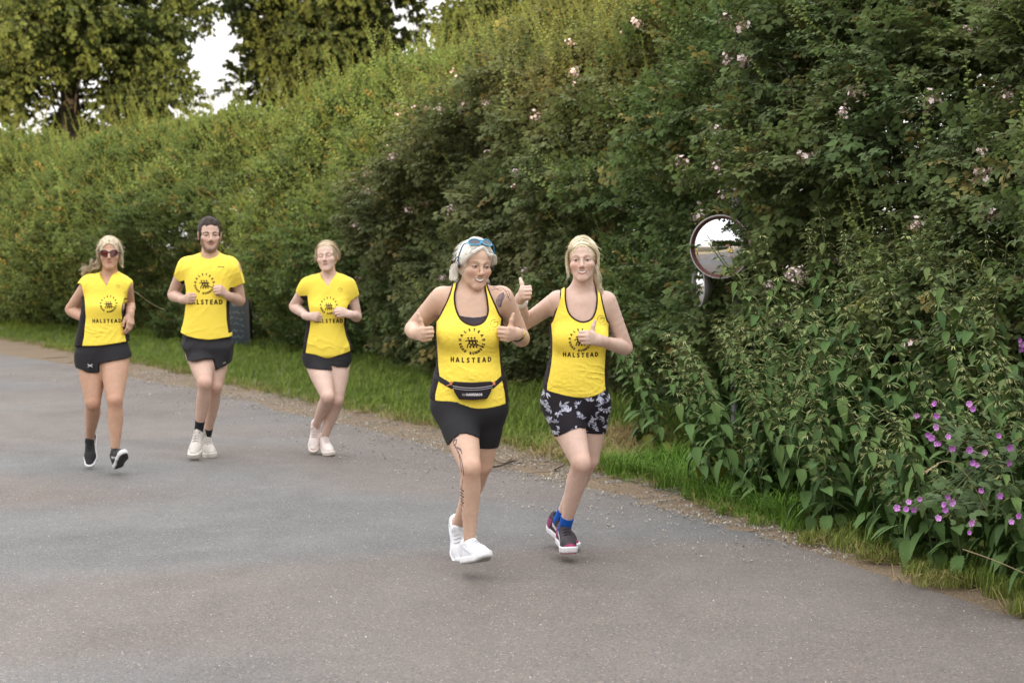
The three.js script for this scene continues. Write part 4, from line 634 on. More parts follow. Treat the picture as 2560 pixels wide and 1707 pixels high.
function headGroups(h) {                                             // in head space: origin between the ears at eye height, z out of the face
  const s = h.smile ?? 0, w = h.wide ?? 1, j = h.jaw ?? 1, e = h.open ? 0.0127 : 0.0121;
  const both = (f) => [f(-1), f(1)];
  const prims = [
    ell(V(0, 0.035, -0.018), V(0.074 * w, 0.080, 0.092)), ell(V(0, 0.036, 0.03), V(0.06 * w, 0.05, 0.047)), ell(V(0, -0.034, 0.026), V(0.0545 * w * j, 0.062, 0.055)),
    ...both((k) => cone(V(k * 0.0435 * w * j, -0.056, 0.002), V(k * 0.015 * j, -0.100, 0.060), 0.0185, 0.0150)), ell(V(0, -0.102, 0.063), V(0.020 * j, 0.0155, 0.0155)), ell(V(0, -0.062, 0.055), V(0.033 * w, 0.028, 0.026)),
    ...both((k) => ell(V(k * 0.040 * w, -0.030 + 0.004 * s, 0.054), V(0.023 + 0.003 * s, 0.019 + 0.003 * s, 0.020 + 0.004 * s))),
    ...both((k) => cone(V(k * 0.041 * w, -0.032, 0.036), V(k * 0.031 * w * j, -0.080, 0.036), 0.0215, 0.0205)),
    ...both((k) => cone(V(k * 0.047, 0.013, 0.058), V(k * 0.012, 0.013, 0.076), 0.0085, 0.0095)),
  ];
  const nose = [cone(V(0, 0.014, 0.076), V(0, -0.030, 0.0985), 0.0075, 0.0092), ell(V(0, -0.0345, 0.0985), V(0.0096, 0.0085, 0.0102)), ...both((k) => ell(V(k * 0.0115, -0.0385, 0.0865), V(0.0062, 0.0062, 0.0085)))];
  const carve = [
    ...both((k) => [ell(V(k * 0.0305, 0.001, 0.0908), V(0.0185, 0.0115, 0.0175)), 0.018]),
    ...nose.map((f) => [f, 0.009, 'add']),
    ...both((k) => [ell(V(k * 0.0068, -0.0455, 0.0945), V(0.0036, 0.003, 0.006)), 0.003]),
    ...both((k) => [ell(V(k * 0.0315, -0.001, 0.0655), V(e * 1.12, e, e)), 0.004, 'add']),
  ];
  if (s > 0.2) carve.push(...both((k) => [cone(V(k * 0.019, -0.038, 0.0885), V(k * 0.037, -0.068, 0.071), 0.0022, 0.0016), 0.007]));
  const mw = 0.0205 + 0.0065 * s, my = -0.0645, zz = 0.0775, curve = 0.006 * s;
  const lip = (y0, y1, z, r, kk = 0.005) => both((k) => [cone(V(0, y0, zz + z), V(k * mw, y1, zz - 0.016 - 0.003 * s), r, r * 0.5), kk, 'add']);
  if (s > 0.2) {
    carve.push([ell(V(0, my - 0.003 + curve * 0.2, zz + 0.010), V(mw * 1.0, 0.0052 + 0.0030 * s, 0.0085)), 0.003]);
    carve.push(...lip(my + 0.0068, my + curve, -0.001, 0.0040, 0.003), ...lip(my - 0.0068 - 0.0045 * s, my + curve - 0.002, -0.003, 0.0046, 0.003));
  } else {
    carve.push(...lip(my + 0.0045, my, 0.0012, 0.0040), ...lip(my - 0.0058, my - 0.001, -0.0006, 0.0048));
  }
  const ear = both((k) => [ell(V(k * 0.0765 * w, -0.006, -0.012), V(0.0085, 0.0315, 0.0185), [0, k * 0.38, 0]), 0.008, 'add']), conch = both((k) => [ell(V(k * 0.086 * w, -0.006, -0.006), V(0.006, 0.018, 0.0095), [0, k * 0.38, 0]), 0.004]);
  return { prims, k: 0.022, carve: [...carve, ...ear, ...conch] };
}
/* flat colours of a face: brows, eyes, lips, stubble; x -0.095..0.095 and y -0.135..0.12 m of head space on 512 x 688 pixels */
function drawFace(g, h, skinCss, W, H) {
  const X = (x) => (x + 0.095) / 0.19 * W, Y = (y) => (0.12 - y) / 0.255 * H, K = W / 0.19;
  const dab = (x, y, rx, ry, c, a) => { g.save(); g.translate(X(x), Y(y)); g.scale(rx * K, ry * K); const r = g.createRadialGradient(0, 0, 0, 0, 0, 1); r.addColorStop(0, c); r.addColorStop(0.5, c); r.addColorStop(1, c + '00'); g.globalAlpha = a; g.fillStyle = r; g.beginPath(); g.arc(0, 0, 1, 0, 7); g.fill(); g.restore(); };
  for (const k of [-1, 1]) dab(k * 0.04, -0.034, 0.026, 0.024, h.blush ?? '#c4705e', 0.2);
  dab(0, -0.036, 0.014, 0.012, h.blush ?? '#c4705e', 0.14); dab(0, -0.1, 0.02, 0.014, h.blush ?? '#c4705e', 0.14);
  const s = h.smile ?? 0, mw = 0.0215 + 0.0075 * s, my = -0.0645, cu = 0.0075 * s, gap = s > 0.2 ? 0.0012 + 0.003 * s : 0;
  const path = (pts) => { g.beginPath(); g.moveTo(X(pts[0][0]), Y(pts[0][1])); for (let i = 1; i < pts.length; i += 2) g.quadraticCurveTo(X(pts[i][0]), Y(pts[i][1]), X(pts[i + 1][0]), Y(pts[i + 1][1])); };
  if (h.beard) {
    g.save(); g.strokeStyle = h.beard; g.lineCap = 'round'; for (let q = 0; q < 9; q++) { g.globalAlpha = 0.055; g.lineWidth = (0.012 + q * 0.003) * K; path([[-0.066, -0.035], [-0.062, -0.108], [0, -0.112], [0.062, -0.108], [0.066, -0.035]]); g.stroke(); g.lineWidth = (0.004 + q * 0.0012) * K; path([[-0.026, -0.056], [0, -0.049], [0.026, -0.056]]); g.stroke(); }
    g.fillStyle = h.beard;
    const band = (v, a, b, s) => smooth(a - s, a + s, v) * (1 - smooth(b - s, b + s, v));
    for (let i = 0; i < 16000; i++) {
      const x = rr(-0.08, 0.08), y = rr(-0.13, 0.0), ax = Math.abs(x), mouth = Math.hypot(x / 0.025, (y + 0.066) / 0.011), line = -0.052 - 0.030 * (1 - smooth(0.02, 0.062, ax));
      const jaw = (1 - smooth(line - 0.012, line + 0.006, y)) * smooth(0.9, 1.3, mouth), side = smooth(0.054, 0.064, ax) * band(y, -0.08, -0.012, 0.01), tash = band(y, -0.057, -0.047, 0.003) * (1 - smooth(0.022, 0.033, ax));
      if (rnd() > Math.max(jaw * 0.85, side * 0.7, tash * 0.9)) continue; g.globalAlpha = rr(0.2, 0.5); g.fillRect(X(x), Y(y), rr(1.2, 2.8), rr(2, 4.2));
    }
    g.restore();
  }
  // lips
  g.fillStyle = h.lips ?? '#b5655c'; g.globalAlpha = 0.7;
  path([[-mw, my + cu], [-mw * 0.4, my + 0.0105 + cu * 0.2], [0, my + 0.0078], [mw * 0.4, my + 0.0105 + cu * 0.2], [mw, my + cu], [mw * 0.82, my - 0.0105 - gap * 1.4], [0, my - 0.011 - gap * 1.5], [-mw * 0.82, my - 0.0105 - gap * 1.4], [-mw, my + cu]]); g.fill(); g.globalAlpha = 1;
  if (s > 0.2) {
    g.fillStyle = '#43211d'; path([[-mw * 0.92, my + cu], [0, my + 0.0035], [mw * 0.92, my + cu], [mw * 0.76, my - 0.005 - gap * 1.4], [0, my - 0.0052 - gap * 1.5], [-mw * 0.76, my - 0.005 - gap * 1.4], [-mw * 0.92, my + cu]]); g.fill();
    g.fillStyle = '#f4ece0'; path([[-mw * 0.84, my + cu * 0.85], [0, my + 0.003], [mw * 0.84, my + cu * 0.85], [mw * 0.74, my - 0.0025 - gap * 0.95], [0, my - 0.0034 - gap * 1.1], [-mw * 0.74, my - 0.0025 - gap * 0.95], [-mw * 0.84, my + cu * 0.85]]); g.fill();
  } else { g.strokeStyle = '#7d4038'; g.lineWidth = 0.0016 * K; path([[-mw * 0.95, my], [0, my - 0.001], [mw * 0.95, my]]); g.stroke(); }
  // nostrils
  for (const k of [-1, 1]) { g.fillStyle = '#965a4a'; g.beginPath(); g.ellipse(X(k * 0.007), Y(-0.0455), 0.0026 * K, 0.0017 * K, 0, 0, 7); g.fill(); }
  // eyes
  for (const k of [-1, 1]) {
    const ex = k * 0.0315, ey = -0.0015, ew = 0.0148, eh = h.open ? 0.0056 * (h.squint ?? 1) : 0;
    if (h.open) {
      g.save(); path([[ex - ew, ey - 0.001], [ex, ey + eh * 2], [ex + ew, ey + 0.0005], [ex, ey - eh * 1.5], [ex - ew, ey - 0.001]]); g.fillStyle = '#e6ddd4'; g.fill(); g.clip();
      const ix = ex + (h.look ?? 0) * 0.004; g.fillStyle = h.iris ?? '#5d7487'; g.beginPath(); g.arc(X(ix), Y(ey + 0.0006), 0.0064 * K, 0, 7); g.fill(); g.fillStyle = '#15110f'; g.beginPath(); g.arc(X(ix), Y(ey + 0.0006), 0.0034 * K, 0, 7); g.fill(); g.restore();
      g.strokeStyle = h.lash ?? '#3a2620'; g.lineWidth = 0.0030 * K; path([[ex - ew, ey - 0.001], [ex, ey + eh * 2 + 0.0006], [ex + ew, ey + 0.0005]]); g.stroke();
      g.globalAlpha = 0.6; g.lineWidth = 0.0018 * K; path([[ex - ew, ey - 0.001], [ex, ey - eh * 1.5], [ex + ew, ey + 0.0005]]); g.stroke(); g.globalAlpha = 1;
    } else { g.strokeStyle = h.lash ?? '#4a332b'; g.lineWidth = 0.0022 * K; path([[ex - ew, ey - 0.003], [ex, ey - 0.0105], [ex + ew, ey - 0.003]]); g.stroke(); }
    g.strokeStyle = h.brow ?? '#8d6f55'; g.lineCap = 'round'; for (let q = 0; q < 110; q++) { const t = rnd(), bx = k * lerp(0.013, 0.052, t), by = (h.browY ?? 0.0165) + (h.browArch ?? 0.0065) * Math.sin(Math.PI * Math.pow(t, 0.8)) + gauss() * 0.35 * (h.browWide ?? 0.0038) * (1 - 0.5 * t); g.globalAlpha = (h.browAlpha ?? 0.8) * rr(0.35, 0.75); g.lineWidth = 0.0015 * K; g.beginPath(); g.moveTo(X(bx), Y(by)); g.lineTo(X(bx + k * 0.005), Y(by + lerp(0.0028, -0.002, t))); g.stroke(); } g.globalAlpha = 1;
  }
}
/* strands lying along a guide curve given in head space */
function strands(out, M, guide, n, spread, radius, color, wild = 0) {
  const curve = new THREE.CatmullRomCurve3(guide.map((p) => V(...p))), T = 7, base = new THREE.Color(color);
  const pts = curve.getPoints(T), tan = pts.map((_, i) => curve.getTangent(i / T));
  for (let k = 0; k < n; k++) {
    const a = rr(0, 6.283), q = Math.sqrt(rnd()), ox = gauss(), oy = gauss(), oz = gauss(), end = rr(0.78, 1), ring = [], tone = rr(0.72, 1.18), ph = rr(0, 6.28), fr = rr(1.2, 2.4);
    for (let i = 0; i <= T; i++) {
      const t = i / T * end, p = curve.getPoint(t), g = tan[i], s = lerp(spread[0], spread[1], t);
      const u = V(0.3, 1, 0.2).cross(g).normalize(), v = g.clone().cross(u).normalize();
      p.addScaledVector(u, Math.cos(a) * q * s).addScaledVector(v, Math.sin(a) * q * s); p.x += ox * wild * t * t; p.y += oy * wild * t * t; p.z += oz * wild * t * t;
      if (wild) p.addScaledVector(u, Math.sin(ph + t * fr * 6.28) * wild * 0.35 * t);
      const r = radius * (1 - 0.6 * t); ring.push([p, u, v, r]);
    }
    const b = out.pos.length / 3;
    ring.forEach(([p, u, v, r]) => { for (let m = 0; m < 3; m++) { const d = u.clone().multiplyScalar(Math.cos(m * 2.094)).addScaledVector(v, Math.sin(m * 2.094)), w = p.clone().addScaledVector(d, r).applyMatrix4(M); d.transformDirection(M); out.pos.push(w.x, w.y, w.z); out.nor.push(d.x, d.y, d.z); out.col.push(base.r * tone, base.g * tone, base.b * tone); } });
    for (let i = 0; i < T; i++) for (let m = 0; m < 3; m++) { const p = b + i * 3 + m, q2 = b + i * 3 + (m + 1) % 3; out.idx.push(p, q2, p + 3, q2, q2 + 3, p + 3); }
  }
}

const shoePanels = (mat, mat2 = mat) => [
  { name: 'heel_panel', mat, where: (x, y, z) => Math.max(z + 0.034 - 0.35 * (y - 0.04), y - 0.098) },
  { name: 'toe_cap', mat: mat2, where: (x, y, z) => 0.150 - z + 0.9 * (y - 0.035) },
  { name: 'side_panel', mat: mat2, where: (x, y, z) => Math.max(Math.abs(y - 0.062 + 0.32 * (z - 0.03)) - 0.006 - 0.1 * Math.max(0, 0.05 - z), z - 0.1, -0.012 - z, 0.012 - x) },
  { name: 'side_panel', mat: mat2, where: (x, y, z) => Math.max(Math.abs(y - 0.062 + 0.32 * (z - 0.03)) - 0.006 - 0.1 * Math.max(0, 0.05 - z), z - 0.1, -0.012 - z, 0.012 + x) },
];
function shoe(root, ankle, toward, up, o) {
  const T = toward.clone().normalize(), U = up.clone().addScaledVector(T, -up.dot(T)).normalize(), X = U.clone().cross(T), L = o.length ?? 1, org = ankle.clone().addScaledVector(U, -0.092 * L);
  const M = basis(org, X, U, T).multiply(new THREE.Matrix4().makeScale(L, L, L));
  const spring = (z) => 0.9 * Math.max(0, z - 0.11) ** 1.6 + 0.8 * Math.max(0, -z - 0.045) ** 1.5;
  const out2 = (x, z) => { const c = (cz, r, cx = 0) => Math.hypot(x - cx, z - cz) - r; const seg = (z0, r0, x0, z1, r1, x1) => { const t = clamp((z - z0) / (z1 - z0), 0, 1); return Math.hypot(x - lerp(x0, x1, t), z - lerp(z0, z1, t)) - lerp(r0, r1, t); }; return Math.min(seg(-0.05, 0.035, 0, 0.035, 0.033, 0), seg(0.035, 0.033, 0, 0.115, 0.046, 0), seg(0.115, 0.046, 0, 0.165, 0.036, 0)); };
  const th = o.sole ?? 0.03;
  const sole = (x, y, z) => smax(out2(x, z) - 0.004, Math.abs(y - spring(z) - th / 2) - th / 2, 0.012);
  const prims = [cone(V(0, 0.05, -0.048), V(0, 0.085, -0.042), 0.034, 0.03), cone(V(0, 0.05, -0.045), V(0, 0.05, 0.03), 0.036, 0.036), cone(V(0, 0.090, 0.016), V(0, 0.052, 0.09), 0.031, 0.033), cone(V(0, 0.05, 0.05), V(0, 0.036, 0.115), 0.036, 0.041), cone(V(0, 0.036, 0.115), V(0, 0.036, 0.162), 0.041, 0.03), cone(V(0, 0.088, -0.032), V(0, 0.094, 0.006), 0.034, 0.033), cone(V(0, 0.075, -0.06), V(0, 0.112, -0.055), 0.014, 0.012), cone(V(0, 0.09, 0.036), V(0, 0.122, 0.018), 0.02, 0.017)];
  const upper = (x, y, z) => { let d = 1e3; for (const f of prims) d = smin(d, f(x, y, z), 0.02); d = smax(d, out2(x, z) - 0.001, 0.01); d = smax(d, -(y - spring(z) - th * 0.7), 0.004); return smax(d, -collar(x, y, z), 0.006); };
  const collar = cone(V(0, 0.128, -0.016), V(0, 0.19, -0.022), 0.025, 0.034);
  const box = [[-0.065, -0.01, -0.1], [0.065, 0.15, 0.215]];
  const g1 = skin(upper, box, 0.0042), uvOf = { sheet: (x, y, z, nx, ny, nz) => (ny > 0.55 ? 0 : 1), uv: (s, x, y, z) => (s ? [z * 4, y * 4] : [z * 4, x * 4]) };
  const shoeMesh = mesh('shoe', moved(skinGeometry(g1, uvOf), M), o.upper, root);
  const g2 = skin(sole, box, 0.0045); mesh('sole', moved(skinGeometry(g2), M), o.soleMat, shoeMesh);
  if (o.tread) { const tr = skin((x, y, z) => smax(out2(x, z) + 0.003, Math.abs(y - spring(z) + 0.0005) - 0.0035, 0.004), box, 0.0045); mesh('tread', moved(skinGeometry(tr), M), o.tread, shoeMesh); }
  const lace = []; for (let i = 0; i < 5; i++) { const z = 0.018 + i * 0.0175, y = 0.1275 - i * 0.0092, w = 0.016 + i * 0.0015; lace.push(tubeThrough([V(-w, y - 0.008, z), V(-w * 0.4, y + 0.001, z + 0.004), V(w * 0.4, y + 0.001, z - 0.002), V(w, y - 0.008, z + 0.003)], 0.0027, 5, 8)); }
  lace.push(tubeThrough([V(0, 0.134, 0.02), V(0.018, 0.138, 0.028), V(0.024, 0.122, 0.042), V(0.004, 0.13, 0.028)], 0.0018, 5, 10), tubeThrough([V(0, 0.134, 0.02), V(-0.018, 0.138, 0.03), V(-0.026, 0.12, 0.044), V(-0.004, 0.13, 0.028)], 0.0018, 5, 10));
  mesh('laces', moved(mergeGeometries(lace), M), o.lace ?? o.upper, shoeMesh);
  for (const q of o.accents ?? []) { const a = skin((x, y, z) => { const u = upper(x, y, z); return smax(smax(u - 0.0016, -(u + 0.004), 0.001), q.where(x, y, z), 0.001); }, box, 0.0036); if (a.idx.length) mesh(q.name, moved(skinGeometry(a), M), q.mat, shoeMesh); }
  return shoeMesh;
}
function watch(root, wrist, dir, N, o) {
  const Y = dir.clone().normalize(), Z = N.clone().addScaledVector(Y, -N.dot(Y)).normalize(), X = Y.clone().cross(Z), M = basis(wrist, X, Y, Z), r = o.r ?? 0.027;
  const band = new THREE.TorusGeometry(r, o.thick ?? 0.0046, 8, 28).rotateX(Math.PI / 2).scale(1, 2.6, 0.95);
  const w = mesh('wristwatch', moved(band, M), o.band, root);
  if (o.face) mesh('watch_face', moved(new THREE.CylinderGeometry(0.0165, 0.018, 0.011, 20).rotateX(Math.PI / 2).translate(0, 0, -r * 0.92 - 0.002), M), o.face, w);
  return w;
}

function person(o) {
  const root = thing('person', o.label, 'person', [(o.px - 1280) / FOCAL * o.D, 0, -o.D], 'runners in yellow club shirts');
  const P = (x, y, z = 0) => at(x, y, o.D - z).sub(root.position);
  const k = FOCAL / o.D, y1 = P(o.px, 700).y, y2 = P(o.px, 1300).y, toPx = (x, y) => [o.px + x * k, 700 + (y - y1) / (y2 - y1) * 600];
  const flat = (z) => { const kk = FOCAL / (o.D - z), a = P(o.px, 700, z).y, b = P(o.px, 1300, z).y; return (x, y) => [1280 + (x + root.position.x) * kk, 700 + (y - a) / (b - a) * 600]; };
  const J = Object.fromEntries(Object.entries(o.joints).map(([n, v]) => [n, P(...v)]));
  const m = o.mass ?? 1, rows = (list, grow = 0) => list.map(([y, a, b, f, bk, z = 0]) => { const A = P(a, y, z), B = P(b, y, z); return { y: A.y, x: (A.x + B.x) / 2, z, w: (B.x - A.x) / 2 + grow, f: f + grow, b: bk + grow }; });
  const trunk = loft(rows(o.torso), 2.25, 0.05);
  const mid = (a, b, t) => a.clone().lerp(b, t);
  // head frame
  const hs = o.headSize ?? 1, HM = new THREE.Matrix4().makeRotationFromEuler(new THREE.Euler(o.headTurn[0], o.headTurn[1], o.headTurn[2], 'YXZ')).scale(V(hs, hs, hs)).setPosition(J.head);
  const inHead = (x, y, z) => V(x, y, z).applyMatrix4(HM);
  const H0 = headGroups(o.face);
  const neckTop = inHead(0, -0.05, -0.03), nr = o.neck ?? 0.05;
  const torso = { prims: [trunk, ...(o.bumps ?? []).map(([x, y, z, rx, ry, rz]) => ell(P(x, y, z), V(rx, ry, rz)))], k: 0.045, join: 0.03 };
  const neck = { prims: [cone(J.neck, neckTop, nr * 1.12, nr * 0.97), cone(mid(J.neck, neckTop, 0.35).add(V(0, 0, -0.03)), mid(J.neck, J.shR, 0.72).add(V(0, 0.004, -0.012)), 0.038, 0.036 * m), cone(mid(J.neck, neckTop, 0.35).add(V(0, 0, -0.03)), mid(J.neck, J.shL, 0.72).add(V(0, 0.004, -0.012)), 0.038, 0.036 * m),
    cone(J.neck.clone().add(V(-0.015, -0.022, 0.05)), J.shR.clone().add(V(0.01, 0.022, 0.018)), 0.011, 0.012), cone(J.neck.clone().add(V(0.015, -0.022, 0.05)), J.shL.clone().add(V(-0.01, 0.022, 0.018)), 0.011, 0.012)], k: 0.035, join: 0.045 };
  const am = o.arm ?? 1, arm = (s, e, w) => ({ upper: limb([[s, 0.052 * am], [mid(s, e, 0.3), 0.0475 * am], [mid(s, e, 0.68), 0.0425 * am], [e, 0.0375 * am]], 3), prims: limb([[s, 0.052 * am], [mid(s, e, 0.3), 0.0475 * am], [mid(s, e, 0.68), 0.0425 * am], [mid(s, e, 0.92), 0.038 * am]], 3).concat(limb([[mid(s, e, 0.86), 0.038 * am], [e, 0.0365 * am], [mid(e, w, 0.28), 0.0395 * am], [mid(e, w, 0.65), 0.0325 * am], [w, 0.0245 * (am * 0.5 + 0.5)]], 3)), k: 0.006 });
  const lm = o.leg ?? 1, fwd = V(0, 0, 1), leg = (h, kn, an, fr = fwd) => {
    const sh = an.clone().sub(kn).normalize(), f = fr.clone().addScaledVector(sh, -fr.dot(sh)).normalize(), th = limb([[h, 0.094 * lm], [mid(h, kn, 0.35), 0.085 * lm], [mid(h, kn, 0.7), 0.066 * lm], [mid(h, kn, 0.92), 0.0515 * lm], [kn, 0.047 * lm]], 3);
    return { thigh: th, prims: [...th, ...limb([[mid(h, kn, 0.95), 0.046 * lm], [kn, 0.0465 * lm], [mid(kn, an, 0.14).addScaledVector(f, -0.010), 0.045 * lm], [mid(kn, an, 0.32).addScaledVector(f, -0.018), 0.0485 * lm], [mid(kn, an, 0.58).addScaledVector(f, -0.012), 0.040 * lm], [mid(kn, an, 0.82).addScaledVector(f, -0.003), 0.0295 * (lm * 0.6 + 0.4)], [an, 0.0275 * (lm * 0.5 + 0.5)]], 3), ell(kn.clone().addScaledVector(f, 0.031 * lm), V(0.019 * lm, 0.023 * lm, 0.019 * lm)), ell(mid(kn, an, 0.13).addScaledVector(f, 0.026 * lm), V(0.012, 0.018, 0.012)), ell(mid(h, kn, 0.84).addScaledVector(f, 0.026 * lm).add(V(kn.x > h.x ? 0.016 : -0.016, 0, 0)), V(0.024 * lm, 0.045 * lm, 0.024 * lm)), cone(mid(kn, an, 0.1).addScaledVector(f, 0.006), mid(kn, an, 0.78).addScaledVector(f, 0.004), 0.034, 0.02)], k: 0.01 };
  };
  const hipY = Math.min(J.hipR.y, J.hipL.y), legJoin = (x, y) => lerp(0.004, 0.05, smooth(hipY - 0.22, hipY - 0.04, y));
  const hands = [...handPrims(J.wrR, V(...o.handR.dir), V(...o.handR.palm), 'R', o.handR, o.hand ?? 0.95), ...handPrims(J.wrL, V(...o.handL.dir), V(...o.handL.palm), 'L', o.handL, o.hand ?? 0.95)];
  const L = { R: leg(J.hipR, J.knR, J.anR, o.kneeR && V(...o.kneeR)), L: leg(J.hipL, J.knL, J.anL, o.kneeL && V(...o.kneeL)) };
  L.R.join = legJoin; L.L.join = legJoin;
  const armR = arm(J.shR, J.elR, J.wrR), armL = arm(J.shL, J.elL, J.wrL);
  const foot = (a, t, u) => { const T = V(...t).normalize(), U = V(...u).addScaledVector(T, -V(...u).dot(T)).normalize(); return { prims: [cone(a, a.clone().addScaledVector(U, -0.05).addScaledVector(T, 0.05), 0.028, 0.024)], k: 0, join: 0.01 }; };
  armR.join = armL.join = (x, y, z) => lerp(0.006, 0.04, smooth(Math.min(J.shR.y, J.shL.y) - 0.16, Math.min(J.shR.y, J.shL.y) - 0.03, y));
  const body = field([torso, neck, armR, armL, L.R, L.L, ...hands, foot(J.anR, o.footR.toe, o.footR.up), foot(J.anL, o.footL.toe, o.footL.up), { ...H0, at: HM, join: 0.02 }]);
  // zones meshed finer: head and hands
  const zones = [
    { c: inHead(0, 0, 0), p: inHead(0, -0.112, -0.03), n: V(0, 1, 0).applyQuaternion(new THREE.Quaternion().setFromRotationMatrix(new THREE.Matrix4().extractRotation(HM))).add(V(0, 0, -0.25)).normalize(), r: 0.2 * hs, cell: 0.0027 * (o.fine ?? 1) },
    ...['R', 'L'].map((s) => { const d = V(...o['hand' + s].dir).normalize(), w = J['wr' + s]; return { c: w.clone().addScaledVector(d, 0.06), p: w.clone(), n: d, r: 0.13, cell: 0.0031 * (o.fine ?? 1) }; }),
  ];
  const zone = (x, y, z, slack = 0) => zones.findIndex((q) => (x - q.c.x) ** 2 + (y - q.c.y) ** 2 + (z - q.c.z) ** 2 < (q.r + slack) ** 2 && (x - q.p.x) * q.n.x + (y - q.p.y) * q.n.y + (z - q.p.z) * q.n.z > -slack);
  let lo = V(1e3, 1e3, 1e3), hi = V(-1e3, -1e3, -1e3); for (const v of Object.values(J)) { lo.min(v); hi.max(v); }
  lo.add(V(-0.2, -0.1, -0.22)); hi.add(V(0.2, 0.2, 0.24));
  const parts = [skin(body, [lo.toArray(), hi.toArray()], 0.0062 * (o.fine ?? 1), (x, y, z) => zone(x, y, z, -0.007) < 0)];
  zones.forEach((q, i) => parts.push(skin(body, [q.c.clone().subScalar(q.r + 0.012).toArray(), q.c.clone().addScalar(q.r + 0.012).toArray()], q.cell, (x, y, z) => zone(x, y, z, 0.006) === i)));
  
  const inv = HM.clone().invert(), t = V(), skinC = new THREE.Color(...o.skin);
  // one sheet of skin colour: the face, plus drawings on the skin where there are any
  const AW = 1024, AH = 1024, tattoos = o.tattoos ?? [];
  const map = canvasTexture(AW, AH, (g) => {
    g.fillStyle = css(skinC); g.fillRect(0, 0, AW, AH);
    g.save(); g.beginPath(); g.rect(0, 0, 512, 688); g.clip(); drawFace(g, o.face, css(skinC), 512, 688); g.restore();
    tattoos.forEach((q, i) => { g.save(); g.translate(512 + (i % 2) * 256, Math.floor(i / 2) * 512); g.beginPath(); g.rect(0, 0, 256, 512); g.clip(); g.scale(256 / q.w, 512 / q.h); q.draw(g); g.restore(); });
  });
  const uvOf = {
    sheet: (x, y, z, nx, ny, nz) => {
      t.set(x, y, z).applyMatrix4(inv); if (Math.abs(t.x) < 0.09 && t.y > -0.128 && t.y < 0.11 && t.z > 0.005 && t.length() < 0.15) return 1;
      for (let i = 0; i < tattoos.length; i++) { const q = tattoos[i], [u, v] = (q.map ??= flat(q.z ?? 0))(x, y); if (u > q.x && u < q.x + q.w && v > q.y && v < q.y + q.h && z > q.z0 && z < q.z1 && nz > -0.3) return 2 + i; }
      return 0;
    },
    uv: (s, x, y, z) => {
      if (s === 0) return [0.5 / AW, 1 - 900 / AH];
      if (s === 1) { t.set(x, y, z).applyMatrix4(inv); return [clamp((t.x + 0.095) / 0.19, 0.004, 0.996) * 0.5, 1 - clamp((0.12 - t.y) / 0.255, 0.004, 0.996) * 688 / AH]; }
      const q = tattoos[s - 2], [u, v] = q.map(x, y); return [(512 + ((s - 2) % 2) * 256 + clamp((u - q.x) / q.w, 0.01, 0.99) * 256) / AW, 1 - (Math.floor((s - 2) / 2) * 512 + clamp((v - q.y) / q.h, 0.01, 0.99) * 512) / AH];
    },
  };
  const flush = [J.knR, J.knL, J.elR, J.elL].map((p) => p.clone());
  const colorOf = (x, y, z) => { const n = 1 + 0.11 * fbm(x * 11, y * 11, z * 11, 3) + 0.10 * fbm(x * 55, y * 55, z * 55, 2); let r = 0; for (const p of flush) r = Math.max(r, 1 - Math.hypot(x - p.x, y - p.y, z - p.z) / 0.085); const b = 0.15 * Math.max(0, r) + 0.09 * fbm(x * 22 + 9, y * 22, z * 22, 3); return [n, n * (1 - b), n * (1 - b * 1.25)]; };
  mesh('body', skinGeometry(joinSkins(parts), uvOf, colorOf), skinMaterial(map), root);

  // clothing: cut from the same trunk and limbs, a little larger, with the hems as in the photograph
  const shape = (pts) => polygon(pts.map(([x, y]) => { const q = P(x, y); return [q.x, q.y]; }));
  function garment(name, groups, cut, cutBack, opt, parent = root) {
    const base = field(groups), pf = shape(cut), pb = shape(cutBack ?? cut), zc = opt.mid ?? 0, wr = opt.wrinkle ?? (() => 0);
    const tp0 = opt.taper && P(o.px, opt.taper[0]).y, tp1 = opt.taper && P(o.px, opt.taper[1]).y, sp = opt.split && { R: field([{ prims: L.R.prims.slice(0, -2), k: 0.01 }]), L: field([{ prims: L.L.prims.slice(0, -2), k: 0.01 }]), other: shape(opt.split) };
    const wrap = (g) => (x, y, z) => { const d = g(x, y, z); if (d > 0.1) return d; const w = d - (opt.off ?? 0.006) - wr(x, y, z) + (opt.taper ? opt.taper[2] * smooth(tp0, tp1, y) : 0); if (w > 0.02) return w; return smax(w, sp && sp.L(x, y, z) < sp.R(x, y, z) ? sp.other(x, y) : z > zc ? pf(x, y) : pb(x, y), 0.004); };
    const f = wrap(base); f.near = (x, y, z, h) => wrap(base.near(x, y, z, h));
    let a = V(1e3, 1e3, -0.42), b = V(-1e3, -1e3, 0.5); for (const q of [...cut, ...(cutBack ?? []), ...(opt.split ?? [])]) { const v = P(...q); a.x = Math.min(a.x, v.x); a.y = Math.min(a.y, v.y); b.x = Math.max(b.x, v.x); b.y = Math.max(b.y, v.y); }
    a.x -= 0.02; a.y -= 0.02; b.x += 0.02; b.y += 0.02; if (opt.z) { a.z = opt.z[0]; b.z = opt.z[1]; }
    const s = skin(f, [a.toArray(), b.toArray()], (opt.cell ?? 0.0052) * (o.fine ?? 1));
    const bx = opt.box, uv = bx && { sheet: (x, y, z, nx, ny, nz) => (nz < -0.2 || z < zc - 0.06 ? 1 : 0), uv: (sh, x, y) => { const [u, v] = toPx(x, y); return [(clamp((u - bx[0]) / bx[2], 0.004, 0.996) + sh) * 0.5, 1 - clamp((v - bx[1]) / bx[3], 0.004, 0.996)]; } };
    return mesh(name, skinGeometry(s, uv || { sheet: () => 0, uv: (q, x, y) => [x * 3, y * 3] }), opt.mat, parent);
  }
  const big = (list, n = 2.25) => ({ prims: [loft(rows(list), n, 0.03)], k: 0.04, join: 0.03 });
